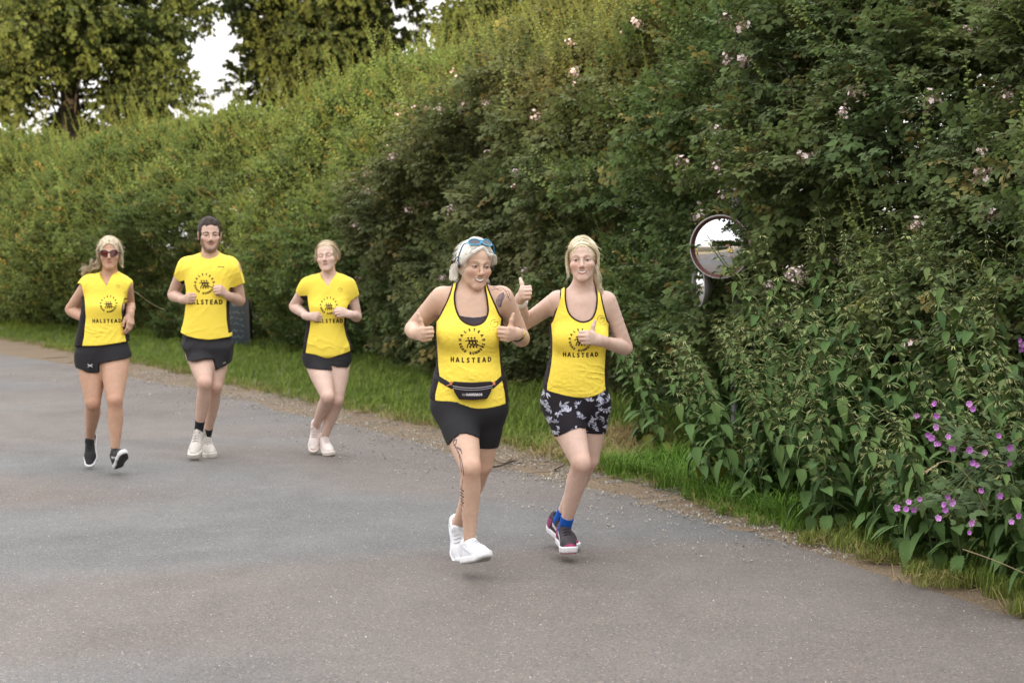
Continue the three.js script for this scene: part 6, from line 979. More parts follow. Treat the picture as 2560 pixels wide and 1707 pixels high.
// ---------------------------------------------------------------- the runner with patterned shorts
{
  const tx = [1340, 690, 205, 320];
  const neckIn = [[1414, 690], [1415, 716], [1415, 749], [1423, 780], [1438, 795], [1457, 801], [1476, 794], [1487, 772], [1490, 738], [1487, 716], [1486, 690]];
  const armL = [[1403, 690], [1401, 718], [1397, 745], [1388, 774], [1375, 806], [1360, 812]], armR = [[1499, 690], [1501, 720], [1506, 751], [1513, 780], [1522, 804], [1540, 810]];
  const hem = [[1345, 962], [1366, 973], [1395, 981], [1430, 988], [1461, 990], [1490, 984], [1515, 972], [1540, 958]];
  const neckBack = [[1414, 690], [1415, 716], [1420, 736], [1452, 748], [1484, 736], [1487, 716], [1486, 690]];
  const mk = (n) => [...spline2(armL), [1346, 860], [1344, 955], ...spline2(hem), [1542, 860], [1540, 812], ...spline2([...armR].reverse()), ...spline2([...n].reverse())];
  const leftEdge = [[1377, 800], [1380, 840], [1381, 879], [1378, 906], [1374, 930], [1368, 957], [1366, 1000]], rightEdge = [[1522, 800], [1519, 840], [1514, 879], [1511, 924], [1512, 957], [1516, 1000]];
  const map = sheet(tx, 512, 800, (g, back) => {
    g.fillStyle = YELLOW; g.fillRect(0, 0, 3000, 3000);
    fillPoly(g, [[1300, 795], ...leftEdge, [1300, 1010]], '#1d1517'); fillPoly(g, [[1600, 795], ...rightEdge, [1600, 1010]], '#1d1517');
    line(g, spline2(back ? neckBack : neckIn), 7.5, INK); line(g, spline2(armL), 7, INK); line(g, spline2(armR), 7, INK);
    if (back) return;
    clubPrint(g, 1449, 847, 26, 884.5, 79, 1450, 10.5, 0.6); brandMark(g, 1501, 796, 8.5, true);
  });
  const sb = [1345, 940, 190, 160];
  reseed(77);
  const leafy = sheet(sb, 760, 640, (g) => {
    g.fillStyle = '#1b161d'; g.fillRect(0, 0, 3000, 3000);
    for (let i = 0; i < 84; i++) {
      const x = rr(1345, 1535), y = rr(940, 1100), a0 = rr(0, 6.28), n = 2 + Math.floor(rr(1, 5));
      for (let j = 0; j < n; j++) { const a = a0 + (j - n / 2) * rr(0.35, 0.6), l = rr(9, 19), w = rr(2, 3.8); g.save(); g.translate(x, y); g.rotate(a); g.fillStyle = rnd() < 0.75 ? '#b9bac9' : '#8f90a3'; g.beginPath(); g.moveTo(2.5, 0); g.quadraticCurveTo(l * 0.5, -w * 1.3, l, rr(-1, 1)); g.quadraticCurveTo(l * 0.45, w * 1.2, 2.5, 0); g.fill(); if (rnd() < 0.6) { g.strokeStyle = '#1b161d'; g.lineWidth = 0.7; g.beginPath(); g.moveTo(3, 0); g.lineTo(l, 0); g.stroke(); } g.restore(); }
    }
  });
  person({
    label: 'runner in black shorts with a white leaf pattern and bright blue socks, one thumb raised', D: 10.23, px: 1440, skin: [0.63, 0.435, 0.345], mass: 1.0, arm: 0.94, leg: 0.97, neck: 0.05, headSize: 0.93,
    joints: { neck: [1456, 742, -0.01], head: [1457, 649, 0.03], shR: [1391, 753, 0], shL: [1518, 755, 0], elR: [1307, 811, -0.15], wrR: [1301, 746, 0.05], elL: [1565, 870, -0.05], wrL: [1498, 851, 0.13], hipR: [1404, 1012, 0.02], hipL: [1476, 1012, -0.01], knR: [1453, 1158, 0.24], anR: [1411, 1324, 0.06], knL: [1473, 1150, -0.04], anL: [1397, 1303, -0.3] },
    torso: [[738, 1410, 1504, 0.05, 0.07], [768, 1392, 1517, 0.075, 0.09], [810, 1382, 1516, 0.092, 0.095], [845, 1382, 1515, 0.098, 0.09], [880, 1385, 1510, 0.10, 0.085], [920, 1374, 1509, 0.112, 0.085], [950, 1367, 1511, 0.116, 0.095], [975, 1363, 1514, 0.114, 0.11], [1002, 1361, 1517, 0.108, 0.118], [1032, 1370, 1512, 0.098, 0.11]],
    bumps: [[1421, 848, 0.075, 0.066, 0.055, 0.045], [1484, 848, 0.075, 0.066, 0.055, 0.045]],
    headTurn: [0.0, -0.10, 0.03], face: { smile: 0.8, open: true, squint: 0.85, iris: '#46525a', brow: '#937659', browAlpha: 0.8, lips: '#b7645c', wide: 1.0, jaw: 0.96, blush: '#cb7b68', lash: '#54423a' },
    handR: { dir: [0.12, 0.38, 0.9], palm: [0.92, 0.0, -0.15], thumb: 'up' }, handL: { dir: [-0.72, 0.2, 0.62], palm: [-0.6, -0.1, -0.72], thumb: 'up', curls: [[62, 92, 50], [66, 94, 50], [70, 96, 50], [74, 96, 50]] }, hand: 0.96,
    footR: { toe: [0.16, -0.12, 0.95], up: [0, 1, 0.1] }, footL: { toe: [0.5, -0.35, 0.8], up: [0.1, 0.9, 0.4] },
    sock: { high: 0.08, mat: cloth({ color: lin(0.01, 0.09, 0.42), roughness: 0.85 }) },
    shoes: { length: 0.96, sole: 0.036, upper: cloth({ color: lin(0.045, 0.038, 0.045), roughness: 0.7, bumpMap: knitMap(10), bumpScale: 0.0006 }), soleMat: new THREE.MeshStandardMaterial({ color: lin(0.72, 0.70, 0.72), roughness: 0.6 }), tread: new THREE.MeshStandardMaterial({ color: lin(0.45, 0.04, 0.12), roughness: 0.7 }), lace: cloth({ color: lin(0.02, 0.02, 0.022) }), accents: shoePanels(cloth({ color: lin(0.30, 0.05, 0.14), roughness: 0.6 }), cloth({ color: lin(0.33, 0.035, 0.10), roughness: 0.6 })).slice(0, 2).concat(shoePanels(cloth({ color: lin(0.55, 0.53, 0.55) })).slice(2)) },
    dress(c) {
      const { garment, torso, neck, armR: aR, armL: aL, L, P, J, root } = c;
      const shirt = [torso, { ...L.R, prims: L.R.thigh, join: 0.03 }, { ...L.L, prims: L.L.thigh, join: 0.03 }, { ...neck, prims: neck.prims.slice(1) }];
      const w1 = wrinkles(0.0075, 0.985, -0.17, 34, 4), w2 = wrinkles(0.006, 0.99, 0.1, 46, 11), yw = P(1450, 925).y, yh = P(1450, 970).y;
      const wr = (x, y, z) => Math.exp(-(((y - yw) / 0.09) ** 2)) * w1(x, y, z) + 0.7 * Math.exp(-(((y - yh) / 0.05) ** 2)) * w2(x, y, z) + 0.001 * noise3(x * 60, y * 60, z * 60);
      garment('vest', shirt, mk(neckIn), mk(neckBack), { off: 0.0105, mat: cloth({ map, roughness: 0.72, bumpMap: knitMap(30), bumpScale: 0.00025 }), box: tx, wrinkle: wr, cell: 0.0048, z: [-0.25, 0.26], mid: -0.02 });
      garment('shorts', [{ prims: [c.trunk], k: 0.02, join: 0.03 }, L.R, L.L], [[1330, 945], [1550, 945], [1530, 1075], [1470, 1066], [1446, 1061], [1425, 1066], [1405, 1076], [1388, 1085], [1330, 1100]], null, { split: [[1330, 945], [1550, 945], [1550, 1086], [1504, 1084], [1480, 1082], [1457, 1079], [1390, 1076]], off: 0.005, mat: cloth({ map: leafy, roughness: 0.75 }), box: sb, z: [-0.32, 0.34] });
      const wd = J.wrR.clone().sub(J.elR), white = new THREE.MeshStandardMaterial({ color: lin(0.75, 0.73, 0.70), roughness: 0.5 });
      watch(root, J.wrR.clone().addScaledVector(wd.clone().normalize(), -0.03), wd, V(0.3, -0.5, 0.8), { r: 0.031, thick: 0.0075, band: white, face: white });
      const gold = new THREE.MeshStandardMaterial({ color: lin(0.8, 0.72, 0.6), roughness: 0.25, metalness: 1 });
      reseed(202);
      const B = '#f5ecd6', locks = [];
      for (const k of [-1, 1]) for (let i = 0; i < 9; i++) { const a = i / 8, z0 = 0.062 - a * 0.128, f = 1 - smooth(0.1, 0.5, a), sx = -0.012; locks.push([[[sx + k * 0.002, crownAt(sx, z0, 0.014), z0], [sx + k * 0.034, crownAt(sx + k * 0.034, z0, 0.016), z0 + 0.004 * f], [k * 0.074, 0.062 - 0.008 * f, z0 * 0.8 + 0.004], [k * 0.087, 0.018, z0 * 0.7 - 0.002], [k * (0.086 - 0.02 * (1 - f)), -0.035, lerp(z0 * 0.5 - 0.05, 0.030, f)], [k * lerp(0.03, 0.078, f), lerp(-0.05, -0.098, f), lerp(-0.10, 0.028, f)]], 70, [0.006, 0.007], 0.0008, 0.002, i % 2 ? B : '#ead9b6']); }
      for (let i = 0; i < 4; i++) locks.push([[[0.03, -0.04, -0.105], [0.055, -0.085, -0.09], [0.075, -0.13, -0.05], [0.085 + i * 0.004, -0.165, -0.01], [0.095, -0.19 - i * 0.006, 0.005]], 44, [0.016, 0.012], 0.0008, 0.006, '#e6d4b0']);
      locks.push([[[0.07, -0.03, 0.03], [0.09, -0.08, 0.035], [0.098, -0.13, 0.025], [0.085, -0.16, 0.01]], 22, [0.008, 0.01], 0.0007, 0.006, B]);
      locks.push([[[-0.075, -0.06, 0.035], [-0.085, -0.1, 0.03], [-0.1, -0.13, 0.02]], 8, [0.004, 0.012], 0.0006, 0.008, B]);
      hair(c, { color: '#ecdcbc', off: 0.011, top: 0.014, ridge: 0.001, lump: 0.001, part: -0.012, open: [0.070, 0.121, 0.086], openAt: [0, -0.038, 0.108], nape: -0.09, side: 1.2, locks, fuzz: { n: 120, len: 0.04, lift: 0.002, r: 0.0006, flow: (p) => [p.x > -0.012 ? 0.9 : -0.9, -0.8, -0.5] } });
    },
  });
}
// ---------------------------------------------------------------- the runner in sunglasses
{
  const tx = [170, 665, 170, 210];
  const cut = (v) => [...spline2([[243, 672], [212, 682], [196, 692], [184, 704], [186, 712]]), ...spline2([[192, 709], [205, 710], [213, 738]]), [204, 742], [198, 780], [196, 815], [188, 840], [184, 866], ...spline2([[210, 863], [261, 861], [318, 853]]), [330, 850], [322, 835], [312, 811], [310, 780], ...spline2([[313, 750], [322, 724], [329, 704], [318, 693], [305, 685], [286, 676]]), ...(v ? [[281, 690], [272, 716], [256, 694]] : [[266, 684]])];
  const panel = [[213, 734], [219, 760], [221, 790], [218, 815], [216, 840], [210, 868], [170, 872], [175, 734]], panel2 = [[314, 745], [309, 775], [308, 811], [315, 840], [318, 856], [345, 856], [340, 745]];
  const map = sheet(tx, 512, 632, (g, back) => {
    g.fillStyle = YELLOW; g.fillRect(0, 0, 3000, 3000); fillPoly(g, panel, '#1d1719'); fillPoly(g, panel2, '#1d1719'); if (back) return;
    clubPrint(g, 279, 759, 19, 800, 62, 273, 8.8, 0); brandMark(g, 300, 715, 4.6, false);
  });
  person({
    label: 'runner with wavy blonde hair wearing dark red sunglasses and short black shorts', D: 14.04, fine: 1.25, px: 272, skin: [0.52, 0.31, 0.21], mass: 1.0, arm: 1.02, leg: 1.06, neck: 0.05, headSize: 0.93,
    joints: { neck: [271, 703, -0.01], head: [273, 634, 0.02], shR: [220, 713, 0], shL: [311, 712, 0], elR: [175, 774, -0.14], wrR: [230, 806, 0.06], elL: [322, 762, -0.2], wrL: [324, 782, 0.02], hipR: [229, 895, 0], hipL: [285, 895, 0.01], knR: [231, 1006, 0.08], anR: [223, 1098, -0.2], knL: [286, 1000, 0.16], anL: [287, 1134, 0.13] },
    torso: [[702, 236, 303, 0.05, 0.06], [724, 221, 314, 0.072, 0.085], [760, 216, 311, 0.088, 0.09], [790, 216, 307, 0.09, 0.082], [820, 213, 306, 0.095, 0.082], [850, 204, 309, 0.1, 0.098], [878, 200, 312, 0.102, 0.114], [902, 204, 309, 0.096, 0.108]],
    bumps: [[243, 765, 0.068, 0.06, 0.05, 0.04], [287, 765, 0.068, 0.06, 0.05, 0.04]],
    headTurn: [-0.03, 0.14, 0.02], face: { smile: 0, open: true, iris: '#555', brow: '#8b6a4e', lips: '#b0665a', wide: 0.98, jaw: 0.95, blush: '#b9644f' },
    handR: { dir: [0.82, 0.1, 0.52], palm: [0.52, 0, -0.82], thumb: 'fist', curls: [[62, 85, 45], [68, 88, 48], [72, 90, 50], [76, 90, 50]] }, handL: { dir: [0.12, -0.85, 0.42], palm: [-0.75, -0.1, -0.5], thumb: 'open', curls: [[18, 34, 20], [24, 36, 22], [30, 38, 24], [36, 40, 24]] }, hand: 0.97,
    footR: { toe: [0.05, -0.84, 0.54], up: [0, 0.55, 0.84] }, footL: { toe: [0.34, 0.42, 0.84], up: [-0.42, 0.82, -0.3] },
    shoes: { length: 0.97, sole: 0.034, upper: cloth({ color: lin(0.03, 0.03, 0.032), roughness: 0.75, bumpMap: knitMap(10), bumpScale: 0.0005 }), soleMat: new THREE.MeshStandardMaterial({ color: lin(0.68, 0.67, 0.66), roughness: 0.6 }), tread: new THREE.MeshStandardMaterial({ color: lin(0.035, 0.034, 0.034), roughness: 0.7 }), accents: shoePanels(cloth({ color: lin(0.5, 0.5, 0.5) })).slice(2) },
    dress(c) {
      const { garment, torso, armR: aR, armL: aL, neck, L, P, J, root, big } = c;
      const loose = big([[690, 226, 308, 0.06, 0.07], [712, 204, 322, 0.085, 0.095], [745, 209, 318, 0.105, 0.10], [765, 208, 316, 0.135, 0.10], [800, 202, 311, 0.12, 0.1], [830, 197, 313, 0.12, 0.105], [850, 193, 318, 0.125, 0.12], [872, 188, 324, 0.128, 0.135]]);
      const w1 = wrinkles(0.009, 0.55, 0.83, 17, 3), w2 = wrinkles(0.010, 0.97, -0.2, 28, 9), yh = P(270, 835).y;
      const wr = (x, y, z) => 0.6 * w1(x, y, z) + Math.exp(-(((y - yh) / 0.06) ** 2)) * w2(x, y, z) + 0.001 * noise3(x * 50, y * 50, z * 50);
      garment('shirt', [loose, torso, { ...neck, prims: neck.prims.slice(1) }, { ...aR, prims: aR.upper }, { ...aL, prims: aL.upper }], cut(true), cut(false), { off: 0.008, mat: tee(map), box: tx, wrinkle: wr, z: [-0.3, 0.3], mid: -0.03 });
      const sh = garment('shorts', [big([[842, 197, 314, 0.112, 0.115], [870, 195, 317, 0.118, 0.128], [895, 195, 317, 0.114, 0.128], [912, 199, 313, 0.105, 0.115]]), { ...L.R, join: 0.055 }, { ...L.L, join: 0.055 }], [[180, 861], [210, 858], [261, 856], [318, 848], [335, 845], [330, 940], [275, 934], [253, 928], [243, 930], [225, 928], [210, 921], [190, 918], [182, 918]], null, { split: [[180, 861], [210, 858], [261, 856], [318, 848], [335, 845], [330, 890], [320, 894], [290, 899], [262, 905], [230, 910], [182, 915]], off: 0.008, taper: [885, 862, 0.003], mat: BLACK, wrinkle: wrinkles(0.008, 0.3, 0.95, 18, 5), z: [-0.3, 0.36] });
      const em = P(224, 914, 0.145), wm = new THREE.MeshStandardMaterial({ color: lin(0.7, 0.68, 0.7), roughness: 0.5 }), eg = [];
      for (const s of [-1, 1]) eg.push(tubeThrough([V(-0.016, s * 0.011, -0.001), V(-0.009, s * 0.004, 0.001), V(0, s * 0.0025, 0.001), V(0.009, s * 0.004, 0.001), V(0.016, s * 0.011, -0.001)], 0.0024, 5, 12)); eg.forEach((q) => q.translate(em.x, em.y, em.z)); mesh('emblem', mergeGeometries(eg), wm, sh);
      watch(root, J.wrL.clone().addScaledVector(J.wrL.clone().sub(J.elL).normalize(), -0.02), J.wrL.clone().sub(J.elL), V(-0.3, -0.7, -0.2), { r: 0.029, band: new THREE.MeshStandardMaterial({ color: lin(0.03, 0.03, 0.035), roughness: 0.5 }), face: new THREE.MeshStandardMaterial({ color: lin(0.02, 0.02, 0.025), roughness: 0.2 }) });
      reseed(303);
      const B = '#e8dac0', locks = [];
      for (const k of [-1, 1]) for (let i = 0; i < 4; i++) { const a = i / 3; locks.push([[[0.0, crownAt(0, 0.058 - a * 0.1, 0.016), 0.058 - a * 0.1], [k * 0.045, crownAt(0.045, 0.05 - a * 0.09, 0.018), 0.05 - a * 0.09], [k * 0.084, 0.045, 0.04 - a * 0.07], [k * 0.09, 0.0, 0.02 - a * 0.06], [k * 0.08, -0.05, -0.01 - a * 0.05], [k * 0.086, -0.085, -0.02 - a * 0.04]], 40, [0.01, 0.012], 0.0009, 0.010, B]); }
      for (let i = 0; i < 13; i++) { const a = i / 12, y = -0.03 - a * 0.06, w = rr(-0.02, 0.02), u = rr(-0.025, 0.025); locks.push([[[-0.04, 0.0 - a * 0.03, -0.095], [-0.075, y + 0.012, -0.08], [-0.098, y - 0.028 + w, -0.055], [-0.122 - rr(0, 0.02), y - 0.012 + u, -0.05 + w], [-0.145 - rr(0, 0.03), y - 0.058 + w, -0.045], [-0.172 - rr(0, 0.04), y - 0.048 + u, -0.04], [-0.182 - rr(0, 0.05), y - 0.09 + w, -0.03]], 30, [0.015, 0.008], 0.0009, 0.007, ['#ecdcc0', '#dac4a0', '#cbb088'][i % 3]]); }
      for (const k of [-1, 1]) for (let i = 0; i < 4; i++) locks.push([[[k * 0.07, 0.06, 0.03 - i * 0.015], [k * 0.092, 0.02, 0.022 - i * 0.015], [k * 0.083, -0.02, 0.02 - i * 0.012], [k * 0.096, -0.055, 0.012 - i * 0.012], [k * 0.086, -0.09, 0.008 - i * 0.01], [k * 0.098, -0.112, 0.0]], 22, [0.008, 0.008], 0.0009, 0.006, B]);
      hair(c, { color: '#d8c8ac', off: 0.015, top: 0.018, part: 0.004, open: [0.069, 0.120, 0.084], openAt: [0, -0.042, 0.107], nape: -0.085, side: 1.3, lump: 0.004, ridge: 0.002, roots: 0.5, locks, fuzz: { n: 200, len: 0.05, lift: 0.006, r: 0.0007, flow: (p) => [p.x > 0 ? 0.9 : -0.9, -0.6, -0.8] } });
      sunglasses(c, { at: [0, 0.0, 0.089], tilt: 0.06, w: 0.0305, h: 0.0225, r: 0.0034, frame: new THREE.MeshPhysicalMaterial({ color: lin(0.05, 0.02, 0.018), roughness: 0.25, clearcoat: 0.5 }), lens: new THREE.MeshPhysicalMaterial({ color: lin(0.10, 0.018, 0.014), roughness: 0.1 }), temple: [[0.078, 0.006, 0.04], [0.086, 0.006, -0.01], [0.084, -0.01, -0.03]] });
    },
  });
}
// ---------------------------------------------------------------- the bearded runner
{
  const tx = [425, 615, 195, 245];
  const cut = (v) => [...spline2([[499, 625], [478, 636], [453, 646], [443, 664], [434, 689]]), [436, 693], [455, 711], [463, 700], ...spline2([[464, 720], [465, 760], [460, 795], [452, 832]]), ...spline2([[455, 831], [479, 840], [528, 847], [576, 841]]), ...spline2([[578, 838], [571, 799], [570, 762], [574, 722]]), [577, 722], [608, 708], ...spline2([[604, 690], [596, 660], [586, 645], [568, 636], [549, 625]]), ...(v ? spline2([[548, 633], [540, 642], [523, 647], [507, 642], [500, 633]]) : [[523, 632]])];
  const map = sheet(tx, 512, 640, (g, back) => {
    g.fillStyle = YELLOW; g.fillRect(0, 0, 3000, 3000); fillPoly(g, [[464, 700], [468, 722], [467, 760], [463, 790], [457, 815], [440, 815], [445, 705]], '#1d1719'); fillPoly(g, [[577, 718], [571, 735], [568, 762], [569, 799], [573, 830], [600, 830], [600, 718]], '#1d1719'); if (back) return;
    clubPrint(g, 517, 708, 23.5, 754, 78, 517, 11, 0); g.save(); g.strokeStyle = INK; g.lineWidth = 1; g.beginPath(); for (let i = 0; i < 17; i++) { const x = 549 + i, y = 667 + Math.sin(i * 2.1) * 1 - (i < 3 ? 1.5 - i * 0.5 : 0); i ? g.lineTo(x, y) : g.moveTo(x, y); } g.stroke(); g.restore();
  });
  person({
    label: 'bearded runner with short dark brown hair in a yellow shirt and loose black shorts', D: 15.02, fine: 1.25, px: 520, skin: [0.565, 0.375, 0.29], mass: 1.1, arm: 1.08, leg: 1.02, neck: 0.056, headSize: 1.06,
    joints: { neck: [524, 654, -0.01], head: [523, 587, 0.02], shR: [462, 669, 0], shL: [582, 670, 0], elR: [431, 737, -0.15], wrR: [459, 749, 0.07], elL: [599, 751, -0.1], wrL: [567, 738, 0.09], hipR: [499, 886, 0], hipL: [539, 886, 0], knR: [512, 958, 0.26], anR: [495, 1083, 0.12], knL: [537, 966, 0.1], anL: [515, 1099, -0.12] },
    torso: [[656, 482, 566, 0.06, 0.07], [676, 471, 576, 0.085, 0.095], [705, 470, 574, 0.1, 0.1], [740, 473, 569, 0.1, 0.095], [780, 473, 566, 0.095, 0.085], [820, 470, 567, 0.098, 0.09], [850, 467, 570, 0.1, 0.1], [880, 467, 571, 0.1, 0.11], [900, 472, 567, 0.09, 0.1]],
    headTurn: [0.0, 0.26, 0.0], face: { smile: 0, open: true, squint: 0.7, iris: '#4a3b30', brow: '#33231b', browAlpha: 0.95, browWide: 0.0085, browY: 0.0135, browArch: 0.0035, lips: '#a8625a', beard: '#3a261c', wide: 1.0, jaw: 1.06, lash: '#2a1c16' },
    handR: { dir: [0.6, 0.15, 0.78], palm: [0.78, 0, -0.6], thumb: 'fist' }, handL: { dir: [-0.5, 0.5, 0.68], palm: [-0.8, -0.2, -0.45], thumb: 'up', curls: [[70, 92, 50], [74, 94, 50], [78, 96, 50], [80, 96, 50]] }, hand: 1.04,
    footR: { toe: [-0.1, -0.5, 0.86], up: [0, 0.85, 0.5] }, footL: { toe: [0.32, -0.2, 0.92], up: [0, 1, 0.2] },
    sock: { high: 0.105, mat: cloth({ color: lin(0.02, 0.022, 0.028), roughness: 0.9 }) },
    shoes: { lace: cloth({ color: lin(0.30, 0.27, 0.25) }), length: 1.1, sole: 0.04, upper: cloth({ color: lin(0.62, 0.57, 0.52), roughness: 0.75, bumpMap: knitMap(10), bumpScale: 0.0006 }), accents: shoePanels(cloth({ color: lin(0.52, 0.48, 0.44) })), soleMat: new THREE.MeshStandardMaterial({ color: lin(0.66, 0.62, 0.55), roughness: 0.65 }), tread: new THREE.MeshStandardMaterial({ color: lin(0.42, 0.38, 0.16), roughness: 0.8 }) },
    dress(c) {
      const { garment, torso, armR: aR, armL: aL, neck, L, P, big } = c;
      const loose = big([[646, 478, 570, 0.07, 0.08], [670, 464, 583, 0.1, 0.105], [705, 465, 577, 0.118, 0.112], [745, 467, 572, 0.12, 0.11], [790, 463, 571, 0.12, 0.11], [830, 457, 574, 0.125, 0.125], [855, 453, 578, 0.128, 0.13]]);
      const sleeve = (a) => ({ prims: a.upper, k: 0.02, join: 0.05 });
      const w1 = wrinkles(0.008, 0.45, 0.89, 13, 6), w2 = wrinkles(0.006, 0.9, 0.4, 20, 2);
      garment('shirt', [loose, torso, { ...neck, prims: neck.prims.slice(1) }, sleeve(aR), sleeve(aL)], cut(true), cut(false), { off: 0.013, mat: tee(map), box: tx, wrinkle: (x, y, z) => 0.7 * w1(x, y, z) + 0.5 * w2(x, y, z), z: [-0.3, 0.3], mid: -0.03 });
      const sh = garment('shorts', [big([[835, 459, 574, 0.115, 0.12], [865, 457, 577, 0.125, 0.13], [890, 458, 577, 0.122, 0.125], [905, 461, 575, 0.115, 0.115]]), { ...L.R, prims: L.R.thigh, join: 0.02 }, { ...L.L, prims: L.L.thigh, join: 0.02 }], [[445, 826], [479, 835], [528, 842], [576, 836], [590, 834], [580, 870], [560, 895], [521, 893], [500, 898], [475, 900], [468, 880], [448, 850]], null, { split: [[445, 826], [479, 835], [528, 842], [576, 836], [590, 834], [580, 870], [576, 900], [569, 911], [553, 918], [534, 928], [500, 922], [460, 880]], off: 0.026, taper: [872, 846, 0.02], mat: BLACK, wrinkle: wrinkles(0.010, 0.25, 0.97, 15, 8), z: [-0.3, 0.4] });
      const em = P(560, 907, 0.13); mesh('emblem', new THREE.BoxGeometry(0.024, 0.012, 0.003).rotateZ(0.5).translate(em.x, em.y, em.z), new THREE.MeshStandardMaterial({ color: lin(0.12, 0.14, 0.1), roughness: 0.5 }), sh);
      reseed(404);
      hair(c, { color: '#36241b', off: 0.007, top: 0.016, open: [0.071, 0.119, 0.084], openAt: [0, -0.042, 0.104], nape: -0.05, side: 0.9, lump: 0.004, ridge: 0.002, fine: 26, fuzz: { n: 900, len: 0.016, lift: 0.001, r: 0.0008, flow: (p, d) => [d.x * 0.3 + 0.5, 0.35, -0.6] } });
    },
  });
}
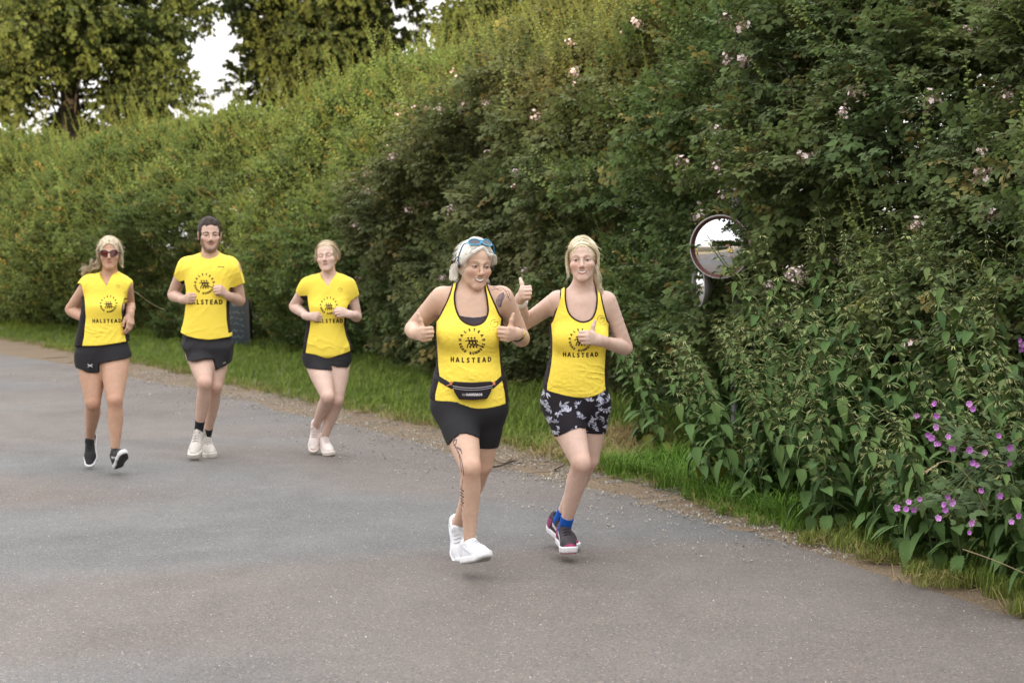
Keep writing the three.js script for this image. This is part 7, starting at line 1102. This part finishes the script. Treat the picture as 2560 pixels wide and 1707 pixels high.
// ---------------------------------------------------------------- the runner with closed eyes
{
  const tx = [728, 672, 180, 235];
  const cut = (v) => [...spline2([[795, 678], [776, 688], [757, 696], [747, 709], [738, 727]]), [740, 730], [760, 753], [769, 744], ...spline2([[767, 770], [766, 809], [761, 845], [757, 884]]), ...spline2([[765, 881], [793, 885], [821, 894], [849, 886], [871, 879]]), [880, 874], ...spline2([[877, 862], [868, 838], [865, 806], [871, 766]]), [877, 753], [897, 738], ...spline2([[893, 722], [884, 700], [866, 690], [842, 678]]), ...(v ? [[837, 690], [822, 716], [806, 695]] : [[820, 686]])];
  const panel = [[770, 738], [772, 755], [777, 777], [778, 809], [772, 842], [765, 882], [740, 890], [745, 740]], panel2 = [[872, 760], [862, 790], [861, 810], [866, 838], [875, 862], [876, 880], [900, 880], [900, 755]];
  const map = sheet(tx, 512, 668, (g, back) => {
    g.fillStyle = YELLOW; g.fillRect(0, 0, 3000, 3000); fillPoly(g, panel, '#1d1719'); fillPoly(g, panel2, '#1d1719'); if (back) return;
    clubPrint(g, 825, 763, 19.5, 801, 62, 824, 9.2, 0); brandMark(g, 853, 723, 5, false);
  });
  person({
    label: 'runner with closed eyes and hair tied back, in a yellow shirt and pale pink shoes', D: 15.17, fine: 1.25, px: 816, skin: [0.65, 0.455, 0.37], mass: 0.98, arm: 0.98, leg: 1.0, neck: 0.049, headSize: 0.98,
    joints: { neck: [821, 704, -0.01], head: [817, 641, 0.02], shR: [770, 712, 0], shL: [871, 711, 0], elR: [734, 766, -0.1], wrR: [769, 791, 0.1], elL: [892, 792, -0.06], wrL: [876, 786, 0.13], hipR: [791, 898, 0], hipL: [844, 898, 0], knR: [819, 992, 0.24], anR: [787, 1068, -0.12], knL: [841, 1000, 0.1], anL: [809, 1097, -0.08] },
    torso: [[700, 784, 858, 0.05, 0.06], [725, 774, 868, 0.072, 0.085], [760, 781, 864, 0.088, 0.09], [790, 781, 860, 0.09, 0.082], [815, 779, 859, 0.092, 0.082], [845, 772, 863, 0.1, 0.095], [880, 767, 865, 0.1, 0.112], [902, 771, 862, 0.092, 0.105]],
    bumps: [[799, 766, 0.066, 0.058, 0.05, 0.036], [846, 766, 0.066, 0.058, 0.05, 0.036]],
    headTurn: [-0.08, -0.14, 0.1], face: { smile: 0, open: false, brow: '#9b7a60', browAlpha: 0.5, lips: '#b5706a', wide: 1.0, jaw: 1.0, blush: '#cf8676', lash: '#8a6452' },
    handR: { dir: [0.88, 0.0, 0.46], palm: [0.46, -0.15, -0.88], thumb: 'fist', curls: relaxed }, handL: { dir: [-0.82, 0.22, 0.5], palm: [-0.5, -0.35, -0.75], thumb: 'open', curls: [[38, 50, 30], [44, 52, 30], [50, 56, 32], [56, 58, 32]] }, hand: 0.97,
    footR: { toe: [-0.04, -0.78, 0.62], up: [0, 0.62, 0.78] }, footL: { toe: [0.38, -0.22, 0.9], up: [0, 1, 0.2] },
    sock: { high: 0.028, mat: cloth({ color: lin(0.55, 0.42, 0.38), roughness: 0.9 }) },
    shoes: { lace: cloth({ color: lin(0.46, 0.34, 0.31) }), length: 0.98, sole: 0.036, upper: cloth({ color: lin(0.78, 0.69, 0.645), roughness: 0.75, bumpMap: knitMap(10), bumpScale: 0.0005 }), accents: shoePanels(cloth({ color: lin(0.68, 0.56, 0.52) })), soleMat: new THREE.MeshStandardMaterial({ color: lin(0.74, 0.66, 0.60), roughness: 0.65 }), tread: new THREE.MeshStandardMaterial({ color: lin(0.40, 0.33, 0.28), roughness: 0.8 }) },
    dress(c) {
      const { garment, torso, armR: aR, armL: aL, neck, L, P, J, root, big } = c;
      const loose = big([[692, 782, 860, 0.06, 0.07], [720, 766, 874, 0.085, 0.095], [750, 770, 871, 0.105, 0.1], [768, 770, 869, 0.135, 0.1], [800, 768, 866, 0.115, 0.098], [830, 766, 868, 0.115, 0.1], [860, 762, 874, 0.122, 0.115], [890, 760, 877, 0.122, 0.128]]);
      const sleeve = (a) => ({ prims: a.upper, k: 0.02, join: 0.05 });
      const w1 = wrinkles(0.008, 0.5, 0.86, 16, 12), w2 = wrinkles(0.011, 0.93, -0.36, 26, 4), yh = P(820, 860).y;
      garment('shirt', [loose, torso, { ...neck, prims: neck.prims.slice(1) }, sleeve(aR), sleeve(aL)], cut(true), cut(false), { off: 0.009, mat: tee(map), box: tx, wrinkle: (x, y, z) => 0.6 * w1(x, y, z) + Math.exp(-(((y - yh) / 0.06) ** 2)) * w2(x, y, z), z: [-0.3, 0.3], mid: -0.03 });
      garment('shorts', [{ prims: [c.trunk], k: 0.02, join: 0.03 }, { ...L.R, join: 0.055 }, { ...L.L, join: 0.055 }], [[745, 872], [793, 879], [821, 888], [849, 880], [871, 873], [890, 862], [885, 925], [846, 922], [821, 921], [795, 919], [767, 918], [750, 905]], null, { split: [[745, 872], [793, 879], [821, 888], [849, 880], [871, 873], [890, 862], [885, 895], [871, 917], [846, 915], [830, 909], [790, 905]], off: 0.009, mat: BLACK, wrinkle: wrinkles(0.004, 0.95, 0.2, 26, 8), z: [-0.3, 0.36] });
      watch(root, J.wrL.clone().addScaledVector(J.wrL.clone().sub(J.elL).normalize(), -0.02), J.wrL.clone().sub(J.elL), V(-0.5, -0.5, -0.5), { r: 0.0285, band: new THREE.MeshStandardMaterial({ color: lin(0.025, 0.025, 0.028), roughness: 0.5 }) });
      reseed(505);
      const B = '#ddccb2', locks = [];
      for (const k of [-1, 1]) for (let i = 0; i < 5; i++) { const a = i / 4; locks.push([[[0.0, crownAt(0, 0.06 - a * 0.1, 0.011), 0.06 - a * 0.1], [k * 0.042, crownAt(0.042, 0.048 - a * 0.09, 0.012), 0.048 - a * 0.09], [k * 0.079, 0.055, 0.026 - a * 0.06], [k * 0.088, 0.01, -0.02 - a * 0.04], [k * 0.07, -0.03, -0.075 - a * 0.02]], 44, [0.008, 0.008], 0.0008, 0.004, i % 2 ? B : '#c8b293']); }
      locks.push([[[0.07, 0.05, 0.045], [0.086, 0.02, 0.03], [0.094, -0.02, 0.01], [0.088, -0.04, -0.01]], 16, [0.004, 0.01], 0.0007, 0.008, B], [[[-0.07, 0.05, 0.045], [-0.088, 0.0, 0.03], [-0.092, -0.05, 0.01]], 12, [0.004, 0.01], 0.0007, 0.008, B]);
      hair(c, { color: '#cdb999', off: 0.009, top: 0.011, ridge: 0.001, lump: 0.001, open: [0.071, 0.116, 0.084], openAt: [0, -0.036, 0.106], nape: -0.08, side: 2.2, locks, fuzz: { n: 160, len: 0.05, lift: 0.002, r: 0.0006, flow: (p) => [p.x > 0 ? 0.7 : -0.7, -0.3, -1] } });
    },
  });
}
renderer.render(scene, camera);
